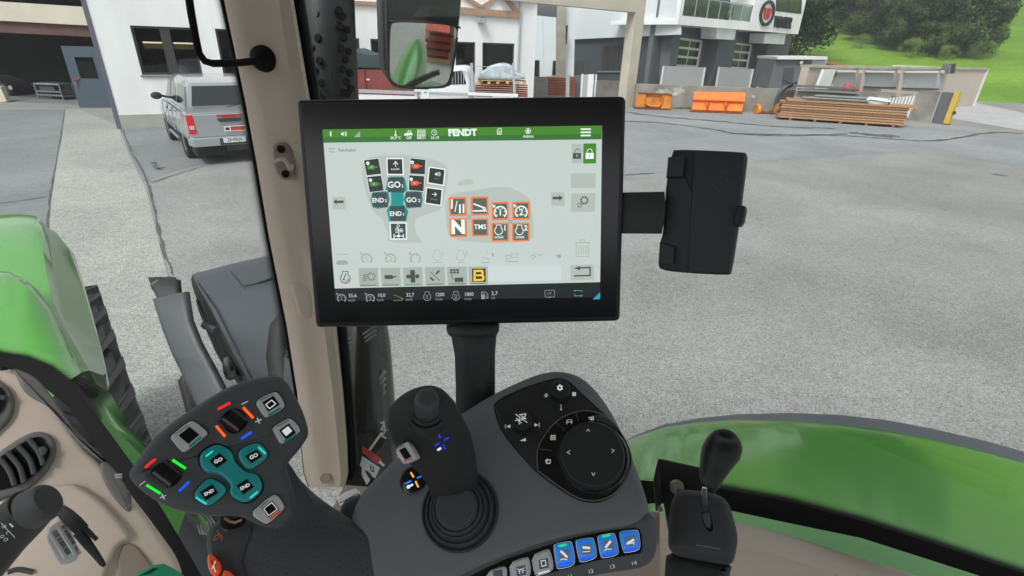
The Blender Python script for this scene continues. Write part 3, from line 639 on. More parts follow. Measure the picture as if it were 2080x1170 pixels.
b=MB(); b.xbox(py3,1168,154,1182,199,-1,-.4,'anthracite_wall'); setp(b.build('dark_box'),'dark grey container standing between brown stack and pale frame','container')
# ---------------- concrete canopy ----------------
Ac=G(1283,217); hb=wallpl(Ac,Ac+V((1,0,0))).loc(1310,28)[1]
colp=wallpl(Ac,Ac+V((1,0,0)))
pB=colp.at(1310,27); pA=samez(pB,1060,3)
cp=wallpl(V((pA.x,pA.y,0)),V((pB.x,pB.y,0)))
t=thing('concrete_canopy','concrete post and beam frame between the white workshop and the grey building','canopy',Ac)
s1=cp.loc(1310,27)[0]; zb=pB.z
b=MB(); b.pbox(cp,-1,s1+.0,zb,zb+1.1,-.5,0,'beam_cream'); b.build('beam',t)
b=MB(); b.pbox(cp,-1,s1+.15,zb+1.1,zb+1.25,-.6,.12,'frame_dark'); b.build('roof_edge',t)
cs=s1-.75
b=MB(); b.pbox(cp,cs,s1-.001,-.1,zb,-.55,-.002,'beam_cream'); b.build('column',t)
pc2=yplane(33); 
b=MB(); b.quadbox(pc2,[(1132,-60),(1149,-60),(1149,200),(1129,200)],-.5,0,'concrete'); b.build('column',t)
b=MB(); b.quadbox(pc2,[(1060,-40),(1149,-30),(1147,36),(1062,28)],-.45,-.02,'anthracite_wall'); b.build('cross_beam',t)
# low wall between
lw=yplane(31.2)
b=MB(); b.quadbox(lw,[(1060,157),(1116,156),(1118,158),(1200,163),(1290,166),(1290,225),(1060,215)],-.4,0,'concrete_wall'); setp(b.build('loading_ramp_wall'),'low stained concrete wall under the canopy, behind the brown stacks','wall')
# ---------------- pale hall behind ----------------
ph=yplane(40)
t=thing('pale_hall','pale plastered hall with small dark windows behind the concrete canopy','building',V((6,40,0)))
b=MB(); b.quadbox(ph,[(1000,-120),(1172,-120),(1163,260),(1000,230)],-1,0,'grey_wall'); b.build('wall',t)
b=MB(); b.quadbox(ph,[(1100,-120),(1148,-120),(1148,220),(1106,220)],.0,.7,'grey_wall'); b.build('wall_step',t)
for q in ([(1076,123),(1095,123),(1095,155),(1074,155)],[(1124,124),(1136,124),(1134,152),(1122,152)],[(1148,52),(1153,52),(1151,89),(1147,89)]):
    d=.72 if q[0][0]>1100 else .02
    b=MB(); b.quadbox(ph,[(q[0][0]-1,q[0][1]-1),(q[1][0]+1,q[1][1]-1),(q[2][0]+1,q[2][1]+1),(q[3][0]-1,q[3][1]+1)],d-.02,d+.03,'frame_grey'); wo=b.build('window',t)
    b=MB(); b.quadbox(ph,q,d+.03,d+.04,'window_dark'); b.build('pane',wo)
# ---------------- grey and white office building ----------------
K=AY(1376,58,40); K0=V((K.x,K.y,0))
rb=thing('lettered_office_building','white upper storey over anthracite garages with balcony, round W logo and black WINTER lettering','building',K0)
hK=AY(1376,66,45).z
# right wing : front face recedes to the right
pR=AY(1621,70,52); hR=AY(1377,47,40).z-.08
Rp=wallpl(V((AY(1377,47,40).x,40,0)),V((pR.x,pR.y,0)))
sE=Rp.loc(1621,70)[0]; zc=hR
b=MB(); bal=rloc(Rp,1386,0,1526,44)
# balcony recess from bal s0..s1 above sill
s0b=Rp.loc(1388,20)[0]; s1b=Rp.loc(1528,30)[0]; zsill=Rp.loc(1388,32)[1]
wall_with_holes(Rp,0,sE,zc,zc+7,[(s0b,s1b,zsill,zsill+3.2)],.3,'white_wall',b); b.pbox(Rp,sE-.3,sE-.001,zc,zc+7,-6,-.302,'white_wall'); b.pbox(Rp,.0,sE-.31,zc+.003,zc+.3,-6,-.302,'white_wall'); b.build('upper_wall',rb)
b=MB(); b.pbox(Rp,s0b,s1b,zsill-.05,zsill+3.2,-2.2,-2.1,'anthracite_wall'); b.pbox(Rp,s1b,s1b+.1,zsill,zsill+3.2,-2.2,-.31,'white_wall'); b.build('balcony_wall',rb)
b=MB()
for i in range(7): s=s0b+(s1b-s0b)*i/6; b.pbox(Rp,s-.03,s+.03,zsill,zsill+1.15,-.12,-.05,'galv')
b.pbox(Rp,s0b,s1b,zsill+1.15,zsill+1.2,-.14,-.04,'galv'); ra=b.build('balcony_railing',rb)
b=MB(); b.pbox(Rp,s0b+.05,s1b-.05,zsill+.06,zsill+1.1,-.1,-.09,'rail_glass'); b.build('glass_panel',ra)
for i in range(4):
    s=s0b+.3+i*(s1b-s0b-.6)/4; tr_=MB(True); b=MB(True)
    tr_.lathe(Rp.w(s+.4,zsill,-.9),(0,0,1),[(.2,0),(.28,.45)],'anthracite_dark',14); b.flat=True
    for k in range(90):
        c=Rp.w(s+.4+random.gauss(0,.22),zsill+.45+abs(random.gauss(.35,.25)),-.9+random.gauss(0,.2)); u=V((random.gauss(0,1),random.gauss(0,1),random.gauss(0,1))).normalized()*.09; v=u.orthogonal().normalized()*.05
        b.add([c-u,c-v,c+u,c+v],[[0,1,2,3]],'leaf_mid')
    pt_=thing('potted_shrub','green shrub in a dark tub behind the balcony glass, number %s from the left railing end'%(['first','second','third','fourth'][i]),'plant',Rp.w(s+.4,zsill,-.9),'shrubs on the balcony')
    pt_['label']='green shrub in dark tub behind the balcony glass, %s from left'%(['first','second','third','last'][i])
    ORG[pt_]=V(pt_.location); tr_.build('tub',pt_); b.build('foliage',pt_)
wu=rloc(Rp,1577,-40,1627,25)
b=MB(); b.quadbox(Rp,[(1578,-40),(1630,-40),(1628,28),(1576,22)],-.02,.03,'frame_dark'); wo=b.build('window',rb); b=MB(); b.quadbox(Rp,[(1582,-40),(1600,-40),(1598,22),(1580,20)],.03,.05,'window_dark'); b.quadbox(Rp,[(1606,-40),(1624,-40),(1622,25),(1604,22)],.03,.05,'car_glass'); b.build('pane',wo)
# logo and lettering
c=Rp.loc(1557,27); kx=Rp.mpp(1557,27)
b=MB(); pts=lambda r,h,sx=1:[Rp.w(c[0]+math.cos(2*math.pi*i/36)*r*sx,c[1]+math.sin(2*math.pi*i/36)*r,h) for i in range(36)]
rr=25*Rp.mpp(1557,27)
sxr=.62*Rp.mpp(1557,27)/((V(Rp.at(1558,27))-Rp.at(1557,27)).length)
wr=abs(Rp.loc(1572,27)[0]-Rp.loc(1543,27)[0])/2; hr=abs(Rp.loc(1557,0)[1]-Rp.loc(1557,54)[1])/2
ring=lambda k,h:[Rp.w(c[0]+math.cos(2*math.pi*i/36)*wr*k,c[1]+math.sin(2*math.pi*i/36)*hr*k,h) for i in range(36)]
b=MB(); b.loft([ring(1,.02),ring(1,.12),ring(.76,.12),ring(.76,.02)],'logo_black',True); b.build('logo_ring',rb)
ap=Pl(Rp.w(0,0,.06),Rp.n,Rp.u); ap.v=V((0,0,1)); a=Art(ap,.0,.005)
def aloc(u,v): return (c[0]+u*wr,c[1]+v*hr)
for poly in ([(-.62,.42),(-.3,.42),(-.18,-.1),(-.28,-.5),(-.34,-.5)],[(-.22,.42),(.08,.42),(.3,-.5),(.08,-.5)],[(.14,.42),(.36,.42),(.12,-.45),(-.02,-.1)],[(.4,.42),(.64,.42),(.36,-.5),(.22,-.2)],[(-.05,.3),(.1,.3),(-.08,-.5),(-.24,-.5)]): a.lpoly([aloc(*p) for p in poly],'logo_red')
a.build('logo_letter',rb)
a=Art(ap,-.03,.03); cc=ap.loc(1590,47)
cu=bpy.data.curves.new('t','FONT'); cu.body='WINTER'; cu.offset=0; cu.extrude=.08; cu.align_x='CENTER'; cu.align_y='CENTER'; o=bpy.data.objects.new('t',cu); sc.collection.objects.link(o); me=bpy.data.meshes.new_from_object(o.evaluated_get(bpy.context.evaluated_depsgraph_get()))
hh_=abs(ap.loc(1590,35)[1]-ap.loc(1590,60)[1]); ww=abs(ap.loc(1572,45)[0]-ap.loc(1607,50)[0]); tw=max(v.co.x for v in me.vertices)-min(v.co.x for v in me.vertices)
b=MB(); b.add([ap.w(cc[0]+v.co.x*ww/tw,cc[1]+v.co.y*hh_/.72,v.co.z*1.0) for v in me.vertices],[list(p.vertices) for p in me.polygons],'logo_black'); b.build('lettering',rb); bpy.data.objects.remove(o)
# box nibs under the overhang
for q in ([(1456,57),(1496,56),(1492,81),(1455,79)],[(1554,68),(1596,68),(1593,90),(1552,88)]):
    b=MB(); b.quadbox(Rp,q,-1.7,-.35,'white_wall'); b.build('soffit_box',rb)
# lower anthracite front set back
Lp=Pl(Rp.w(0,0,-2.2),Rp.n,Rp.u); Lp.v=V((0,0,1))
b=MB(); b.pbox(Lp,Lp.loc(1322,120)[0],Lp.loc(1596,130)[0],-.5,zc-.002,-.4,0,'anthracite_wall'); b.build('lower_wall',rb)
b=MB()
for (x0,x1) in ((1336,1352),(1430,1466),(1532,1560)): a0=Lp.loc(x0,110)[0]; a1=Lp.loc(x1,110)[0]; b.pbox(Lp,a0,a1,-.4,zc-.01,0,1.1,'anthracite_wall')
b.build('pier',rb)
for q in ([(1361,76),(1424,84),(1412,153),(1348,150)],[(1476,87),(1525,92),(1512,155),(1462,152)]):
    d=MB(); tl,tr2,br,bl=q
    def lerp(a,b_,t): return (a[0]+(b_[0]-a[0])*t,a[1]+(b_[1]-a[1])*t)
    d.quadbox(Lp,[(tl[0]-3,tl[1]-3),(tr2[0]+3,tr2[1]-2),(br[0]+3,br[1]+3),(bl[0]-3,bl[1]+3)],.0,.06,'white_frame'); do=d.build('sectional_door',rb)
    d=MB()
    for i in range(4):
        for j in range(3):
            def pp(u,v): return lerp(lerp(tl,tr2,u),lerp(bl,br,u),v)
            d.quadbox(Lp,[pp(j/3+.02,i/4+.03),pp((j+1)/3-.02,i/4+.03),pp((j+1)/3-.02,(i+1)/4-.04),pp(j/3+.02,(i+1)/4-.04)],.06,.1,'window_dark')
    d.build('pane',do)
# white gate panels in front of the doors
gp=Pl(Rp.w(0,0,-.6),Rp.n,Rp.u); gp.v=V((0,0,1))
for i,q in enumerate(([(1350,134),(1432,137),(1426,175),(1344,172)],[(1463,136),(1530,140),(1522,178),(1456,176)],[(1547,138),(1576,140),(1570,178),(1540,178)])):
    b=MB(); b.quadbox(gp,q,-.05,0,'panel_grey'); b.quadbox(gp,[(q[0][0]-2,q[0][1]),q[0],q[3],(q[3][0]-2,q[3][1])],0,.08,'white_frame'); b.quadbox(gp,[q[1],(q[1][0]+2,q[1][1]),(q[2][0]+2,q[2][1]),q[2]],0,.08,'white_frame')
    setp(b.build('gate_panel'),['pale grey screen panel in front of the left sectional door','pale grey screen panel in front of the right sectional door','narrow pale grey screen panel right of both sectional doors'][i],'panel','screen panels before the doors')
# left wing: white band over anthracite, coming towards the corner
wc=AY(1168,80,50); wd=AY(1376,70,40.2)
Wp=wallpl(V((wc.x,wc.y,0)),V((wd.x,wd.y,0))); Wi=Pl(Wp.w(0,0,-.3),Wp.n,Wp.u); Wi.v=V((0,0,1))
b=MB(); b.quadbox(Wp,[(1160,-150),(1377,-150),(1376,70),(1160,80)],-.4,0,'grey_wall'); b.build('wing_upper_wall',rb)
b=MB(); b.quadbox(Wi,[(1160,80.5),(1336,72),(1328,200),(1160,200)],-.4,0,'anthracite_dark'); b.build('wing_lower_wall',rb)
Wq=Pl(Wp.w(0,0,-.3),Wp.n,Wp.u); Wq.v=V((0,0,1))
for k_,q in enumerate(([(1221,91),(1277,90),(1274,144),(1220,144)],[(1168,124),(1185,124),(1184,152),(1166,152)])):
    b=MB(); b.quadbox(Wq,q,-.02,.03,'frame_dark'); wo=b.build('window',rb)
    if k_==0:
        for (a0,a1) in ((1226,1240),(1243,1260),(1263,1275)):
            d=MB(); d.quadbox(Wq,[(a0,93),(a1,92),(a1-1,141),(a0-1,141)],.03,.04,'window_dark'); d.build('pane',wo)
        d=MB(); d.quadbox(Wq,[(1212,144),(1276,144),(1276,147),(1212,147)],.0,.12,'frame_grey'); d.build('sill',wo)
# annex
ax=yplane(41)
t=thing('flat_roof_annex','low anthracite annex with white roof edge right of the garages','building',AY(1620,170,41))
b=MB(); b.quadbox(ax,[(1576,118),(1650,121),(1642,185),(1560,180)],-3,0,'anthracite_wall'); b.build('front_wall',t)
b=MB(); b.quadbox(ax,[(1650,120),(1680,122),(1662,186),(1642,185)],-3.01,-.002,'panel_grey'); b.build('side_wall',t)
b=MB(); b.quadbox(ax,[(1579,115),(1681,115),(1681,121),(1579,120.5)],-3.2,.3,'panel_white'); b.build('roof_edge',t)
b=MB(); b.quadbox(ax,[(1593,138),(1614,138),(1608,178),(1588,178)],0,.05,'anthracite_dark'); b.build('door',t)
b=MB(True); b.lathe(ax.at(1627,127,.1),ax.n,[(.12,0),(.12,.1),(.04,.14)],'lamp_white',12); b.build('wall_lamp',t)
b=MB(); b.quadbox(ax,[(1664,121),(1728,133),(1727,137),(1664,126)],-4,-1,'roof_orange'); b.quadbox(ax,[(1668,127),(1710,137),(1700,190),(1660,190)],-3.8,-3.2,'wall_pinkish'); setp(b.build('shed_roof'),'low shed with sloping orange brown roof right of the grey annex','shed')
# ---------------- stained concrete yard wall and the things before it ----------------
WA=G(1283,218); WA.z=0; hW=wallpl(WA,WA+V((1,.0,0))).loc(1288,170)[1]
pw=samez(V((0,0,hW)),1785,188); CW=wallpl(WA,V((pw.x,pw.y,0))); sWe=CW.loc(1787,188)[0]
b=MB(); b.pbox(CW,0.1,sWe,-.1,hW,-.3,0,'concrete_wall'); setp(b.build('yard_wall'),'long stained concrete yard wall behind the orange buckets and timber','wall')
a=Art(Pl(CW.w(0,0,0),CW.n,CW.u),.004,.004)
mat('stain_light',(176,176,170),.9,var=.3,scale=4); mat('moss',(96,108,60),.95,var=.4,scale=6)
random.seed(11)
for (x,y,w_,h_) in ((1345,186,38,6),(1378,184,26,9),(1365,192,50,4),(1455,210,20,3),(1530,196,10,4)):
    a.poly([(x+math.cos(t)*w_*.5*random.uniform(.5,1.1),y+math.sin(t)*h_*random.uniform(.4,1.1)) for t in [2*math.pi*i/22 for i in range(22)]],'stain_light')
for (x,w_) in ((1385,50),(1320,20),(1560,30)):
    a.poly([(x-w_,223+(x-1385)*.03)]+[(x-w_+2*w_*i/14,221.5-random.uniform(0,5)+(x-1385)*.03) for i in range(15)]+[(x+w_,224+(x-1385)*.03)],'moss')
a.build('stain',[o for o in sc.objects if o.name=='yard_wall'][0])
# dozer blade: yellow-orange, recessed middle
B1=CW.at(1292,218,.6); 
t=thing('loader_attachment','rusty orange loader blade with recessed middle, left of the orange bucket','loader attachment',G(1325,222))
bp_=Pl(CW.w(0,0,.7),CW.n,CW.u); bp_.v=V((0,0,1))
b=MB(); b.quadbox(bp_,[(1298,190),(1363,193),(1358,221),(1292,218)],-.12,0,'rust_orange'); b.build('back_plate',t,bevel=.01)
b=MB(); b.quadbox(bp_,[(1294,189),(1312,190),(1311,217),(1290,217)],0,.1,'rust_orange'); b.quadbox(bp_,[(1346,193),(1366,193),(1361,222),(1342,221)],0,.1,'rust_orange'); b.build('side_plate',t,bevel=.015)
b=MB(); b.tube([bp_.at(x,y,.12) for x,y in ((1311,198),(1311,210),(1320,215),(1338,216),(1344,208),(1347,194))],.07,'rust_orange',8); b.build('curved_frame',t)
b=MB(); b.quadbox(bp_,[(1297,188),(1366,191),(1366,193.5),(1297,190.5)],-.1,.13,'rust'); b.quadbox(bp_,[(1289,217),(1362,221),(1362,224),(1289,220)],-.15,.16,'rust'); b.build('edge_rail',t)
# bucket
t=thing('loader_bucket','bright orange loader bucket lying against the concrete wall','bucket',G(1460,230))
bq=Pl(CW.w(0,0,.9),CW.n,CW.u); bq.v=V((0,0,1))
Lf=[(1410,186),(1406,207),(1405,225)]; Rt_=[(1515,188),(1510,212),(1506,231)]
b=MB(); 
rows=[[bq.at(*Lf[0],.0),bq.at(*Rt_[0],.0)],[bq.at(1408,202,.28),bq.at(1512,206,.28)],[bq.at(1408,206,.12),bq.at(1511,210,.12)],[bq.at(1405,222,.45),bq.at(1507,226,.45)],[bq.at(1405,227,.35),bq.at(1506,231,.35)],[bq.at(1405,227,-.5),bq.at(1506,231,-.5)],[bq.at(*Lf[0],-.5),bq.at(*Rt_[0],-.5)]]
b.loft([[r[0],r[1]] for r in rows]+[[rows[0][0],rows[0][1]]],'orange_paint')
b.add([r[0] for r in rows],[list(range(7))],'orange_paint'); b.add([r[1] for r in rows],[list(range(7))[::-1]],'orange_paint'); b.build('shell',t,bevel=.01)
b=MB(); b.quadbox(bq,[(1403,226),(1508,230),(1508,233),(1403,229)],.3,.5,'rust'); b.build('cutting_edge',t)
for x in (1438,1476):
    b=MB(); b.quadbox(bq,[(x-3,209),(x+2,209),(x+2,224),(x-3,224)],.2,.5,'orange_paint'); b.tube([bq.at(x,208,.45),bq.at(x+3,212,.52),bq.at(x,216,.5),bq.at(x-2,222,.52)],.035,'rust',6); b.build('hook_bracket',t,bevel=.01)
# small axle piece
t=thing('axle_piece','rusty orange axle with round flanges between bucket and timber stack','axle',G(1560,236))
for x in (1538,1579):
    b=MB(True); b.lathe(CW.at(x,224,.9),CW.u,[(.12,-.12),(.32,-.1),(.34,0),(.3,.1),(.1,.14)],'rust_orange',14); b.build('flange',t)
b=MB(True); b.tube([CW.at(1540,228,.9),CW.at(1577,229,.9)],.06,'rust'); b.build('shaft',t)
for x in (1540,1570): b=MB(); b.quadbox(Pl(CW.w(0,0,1.0),CW.n,CW.u),[(x-3,228),(x+3,228),(x+3,235),(x-3,235)],-.2,0,'rust'); b.build('foot',t)
# hose coil
t=thing('pipe_coil','coil of black plastic pipe leaning on the concrete wall','pipe coil',CW.w(CW.loc(1597,210)[0],0,.5))
cc=CW.loc(1602,207); 
for k,(r,d) in enumerate(((1.02,.45),(.95,.5),(.9,.38),(.98,.56),(.86,.48))):
    b=MB(True); b.tube([CW.w(cc[0]+math.cos(a)*r*.9,max(.1,cc[1]+.0+math.sin(a)*r),d-.12*math.sin(a)) for a in [2*math.pi*i/40 for i in range(41)]],.045,'pipe_black',8,False); b.build('winding',t)
b=MB(True); b.tube([CW.at(x,y,.45) for x,y in ((1592,162),(1604,167),(1616,174),(1627,184))],.05,'pipe_black',8); b.build('loose_end',t)
# timber stack
LA=G(1577,243); LB=G(1838,261); LT=(LB-LA); Ll=LT.length; TP=wallpl(LA,LB)
hT=TP.loc(1592,204)[1]
nl=8
for i in range(nl):
    for j in range(4):
        b=MB(); s0=random.uniform(0,.12)+(.25 if i>6 else 0); s1=Ll-random.uniform(0,.1)+(.35 if i>6 else 0)
        b.pbox(TP,s0,s1,.12+i*.11,.12+i*.11+.085,-.28*(j+1)+.01,-.28*j-random.uniform(0,.03),'lumber' if random.random()<.7 else 'lumber_dark')
        setp(b.build('timber_board'),'long brown board in the ground stack before the concrete wall','board','boards of the long timber stack')
for k in range(5):
    b=MB(); s=Ll*(.1+.2*k); b.pbox(TP,s,s+.12,0,.115,-1.1,.0,'lumber_dark'); setp(b.build('bearer'),'short squared bearer under the long timber stack','bearer','bearers under the timber stack')
zt=.12+nl*.11
for k in range(8):
    b=MB(True); d=-.1-.13*(k%5); z=zt+.08+.11*(k//5); b.tube([TP.w(.9+.1*k,z,d),TP.w(Ll*.72,z,d)],.05,'pipe_grey',8); setp(b.build('grey_pipe'),'long grey pipe lying in the bundle on top of the timber stack','pipe','pipes on the timber stack')
b=MB(); b.pbox(TP,Ll*.14,Ll*.62,zt+.35,zt+.42,-1.3,-.7,'pipe_grey'); b.pbox(TP,Ll*.1,Ll*.6,zt+.5,zt+.58,-1.5,-.9,'anthracite_wall'); b.pbox(TP,Ll*.12,Ll*.66,zt+.05,zt+.3,-1.3,-1.0,'pipe_grey'); setp(b.build('metal_profiles'),'bundle of dark grey metal profiles lying behind the pipes','metal profiles')
b=MB(True,80); b.puff(Pl(TP.w(Ll*.82,zt,-.25),TP.n,TP.u),[(1760,201),(1772,198),(1790,200),(1806,203),(1813,212),(1790,214),(1772,214),(1762,208)],.25,.5,.12,'tarp_white',sm=4); setp(b.build('plastic_bag'),'crumpled white sack lying on the right end of the timber stack','sack')
# gate fence and posts
ge=G(1928,254); gs=V(CW.w(sWe,0,0)); GP=wallpl(gs,ge); hg=GP.loc(1930,188)[1]; Lg=(ge-gs).length
t=thing('slatted_gate','low gate of white upright slats right of the timber stack','gate',gs)
for i in range(11):
    s=Lg*(.03+.042*i); b=MB(); b.pbox(GP,s,s+Lg*.022,.1,hg*.62+.1*i*.3,-.05,0,'ply_white'); b.build('slat',t)
b=MB(); b.pbox(GP,0,Lg*.5,.45,.52,-.08,-.052,'galv'); b.pbox(GP,0,Lg*.5,hg*.85,hg*.95,-.1,-.052,'concrete'); b.build('rail',t)
b=MB(); b.pbox(GP,Lg*.5,Lg*.76,0,hg,-.25,0,'concrete_wall'); setp(b.build('concrete_pier'),'grey concrete pier right of the slatted gate','pier')
b=MB(); b.pbox(GP,Lg*.765,Lg*.785,0,hg,-.1,.05,'galv'); setp(b.build('steel_post'),'thin pale steel post between grey pier and dark pier','post')
b=MB(); b.pbox(GP,Lg*.79,Lg*.92,0,hg,-.25,0,'anthracite_wall'); setp(b.build('dark_pier'),'dark grey pier beside the yellow striped end','pier')
b=MB(); b.pbox(GP,Lg*.923,Lg*.985,0.02,hg+.05,-.3,.05,'yellow_paint'); b.pbox(GP,Lg*.99,Lg*1.02,.5,.65,-.1,.05,'frame_dark'); b.pbox(GP,Lg*.92,Lg*.99,-.02,.05,-.35,.1,'rust'); setp(b.build('yellow_post'),'yellow painted guard post at the end of the yard wall','post')
# retaining wall behind with recessed panels
FA=G(1975,216); hF=wallpl(FA,FA+V((1,0,0))).loc(2004,142)[1]
fw=samez(V((0,0,hF)),1690,138); FP=wallpl(V((fw.x,fw.y,0)),V((FA.x,FA.y,0))); sF=FP.loc(1975,216)[0]
t=thing('retaining_wall','pale retaining wall with three recessed grey panels below the meadow','wall',FP.w(0,0,0))
b=MB(); b.pbox(FP,-2,sF,-.3,hF,-.4,0,'wall_pinkish'); b.build('wall',t)
b=MB(); b.pbox(FP,sF,sF+.25,-.3,hF+.05,-6,.05,'panel_white'); b.pbox(FP,-2,sF,hF+.003,hF+.12,-.5,.1,'concrete'); b.build('coping',t)
for q in ([(1702,147),(1750,147),(1742,177),(1690,176)],[(1760,147),(1829,148),(1820,177),(1748,175)],[(1838,148),(1917,148),(1908,180),(1826,178)]):
    b=MB(); b.quadbox(FP,q,.0,.08,'panel_grey'); b.quadbox(FP,[(q[3][0],q[3][1]),(q[2][0],q[2][1]),(q[2][0],q[2][1]+2.5),(q[3][0],q[3][1]+2.5)],0,.2,'frame_dark'); pn=b.build('recessed_panel',t)
    b=MB(); b.quadbox(FP,[(q[0][0],q[0][1]-3),(q[1][0],q[1][1]-3),(q[1][0],q[1][1]),(q[0][0],q[0][1])],0,.4,'panel_white'); b.quadbox(FP,[(q[1][0]-6,q[1][1]-5),(q[1][0]+2,q[1][1]-5),(q[1][0]+2,q[1][1]+1),(q[1][0]-6,q[1][1]+1)],.4,.5,'beam_cream'); b.build('lintel',pn)
for x in (1755,1833): b=MB(); b.quadbox(FP,[(x-3,142),(x+4,142),(x-4,196),(x-12,196)],0,.3,'wall_pinkish'); b.build('buttress',t)
b=MB(); b.quadbox(FP,[(1675,141),(1698,141),(1685,180),(1660,180)],.4,.55,'panel_white'); setp(b.build('white_board'),'blank white board leaning left of the recessed wall panels','board')
b=MB(True); b.lathe(FP.at(1720,177,.9),(0,0,1),[(.16,-.15),(.22,0),(.16,.12),(.05,.18)],'logo_red',12); b.lathe(FP.at(1720,177,.9)+V((.5,0,-.1)),(0,0,1),[(.12,-.1),(.18,0),(.06,.12)],'logo_red',12); setp(b.build('red_bag'),'small red heap on the wall top before the first panel','bag')
b=MB(); b.quadbox(FP,[(1930,129),(1943,128),(1938,150),(1925,150)],.1,.5,'frame_grey'); b.quadbox(FP,[(1934,130),(1942,130),(1939,148),(1931,148)],.5,.52,'frame_dark'); setp(b.build('meter_box'),'small dark grey box sticking up above the pale retaining wall','box')
# ---------------- interior + tractor materials ----------------
mat('cab_beige',(180,168,153),.7,var=.04,scale=3,bump=.15,bscale=900)
mat('cab_beige_dark',(142,129,116),.75,var=.05,scale=4,bump=.15,bscale=900)
mat('dash_beige',(200,185,171),.7,var=.04,scale=5,bump=.15,bscale=1200)
mat('console_grey',(104,109,113),.62,var=.05,scale=6,bump=.12,bscale=1500)
mat('head_grey',(76,80,83),.6,var=.05,scale=8,bump=.12,bscale=1500)
mat('dark_grey_plastic',(64,67,69),.6,var=.06,scale=8,bump=.15,bscale=1200)
mat('vent_grey',(104,104,102),.55,var=.05,bump=.1,bscale=1200)
mat('black_plastic',(34,36,37),.5,var=.06,scale=8,bump=.12,bscale=1500)
mat('boot_rubber',(58,62,63),.5,var=.08,scale=12,bump=.15,bscale=2500)
mat('black_grip',(40,41,42),.72,var=.08,scale=12,bump=.2,bscale=2500)
mat('gloss_black',(20,22,23),.18,var=0)
mat('deep_black',(8,9,9),.7,var=0,spec=.2)
mat('bezel_black',(20,21,23),.42,var=.05,bump=.05,bscale=2000)
mat('holder_black',(40,44,46),.6,var=.08,scale=10,bump=.25,bscale=2500)
mat('box_black',(46,50,52),.6,var=.12,scale=30,bump=.5,bscale=1400)
mat('knob_gloss',(24,26,28),.38,var=.1,scale=30,coat=.05,spec=.35)
mat('chrome',(210,210,210),.12,metal=1,var=0)
mat('icon_bg',(122,138,150),.5,var=0)
mat('btn_white',(190,194,192),.4,var=.02)
mat('teal',(18,128,128),.35,var=.04,scale=20,em=(10,120,120),es=.12,coat=.4)
mat('orange_btn',(226,92,40),.35,var=.05,em=(226,80,30),es=.1,coat=.4)
mat('btn_blue',(30,110,190),.35,var=0,em=(30,110,200),es=.35,coat=.4)
mat('icon_grey',(205,210,212),.5,var=0,em=(200,205,205),es=.22); mat('icon_white',(225,228,230),.5,var=0,em=(220,220,226),es=.3)
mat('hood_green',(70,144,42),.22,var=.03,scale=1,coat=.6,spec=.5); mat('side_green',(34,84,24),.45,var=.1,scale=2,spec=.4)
mat('fender_green',(70,154,40),.2,var=.05,scale=2.5,coat=.65,spec=.5)
mat('grey_tractor',(66,72,76),.5,var=.05,scale=3)
mat('grey_tractor_dark',(30,32,33),.6,var=.1,scale=4)
mat('lip_rubber',(108,112,116),.6,var=.04)
mat('exhaust_dark',(38,40,43),.45,var=.15,scale=3,metal=.2)
mat('louvre_highlight',(150,152,150),.35,metal=.4)
mat('exhaust_low',(30,33,32),.25,var=.15,scale=3,spec=.6)
mat('label_paper',(206,208,206),.5,var=.03)
mat('green_box',(40,150,110),.4,var=.04)
mat('skin_dark',(20,20,22),.8,var=0)
mirror=mat('mirror_glass',(214,220,218),.02,metal=1,var=0)
def textured_rubber():
    m=mat('rubber_grip',(70,74,76),.68,var=.08,scale=20); nt=m.node_tree; b=nt.nodes['Principled BSDF']; v=nt.nodes.new('ShaderNodeTexVoronoi'); v.inputs['Scale'].default_value=300; tc=nt.nodes.new('ShaderNodeTexCoord'); nt.links.new(tc.outputs['Object'],v.inputs['Vector'])
    r=nt.nodes.new('ShaderNodeMapRange'); r.inputs['From Min'].default_value=.15; r.inputs['From Max'].default_value=.4; nt.links.new(v.outputs['Distance'],r.inputs['Value'])
    bp=nt.nodes.new('ShaderNodeBump'); bp.inputs['Strength'].default_value=.6; bp.inputs['Distance'].default_value=.0009; nt.links.new(r.outputs[0],bp.inputs['Height']); nt.links.new(bp.outputs[0],b.inputs['Normal'])
textured_rubber()
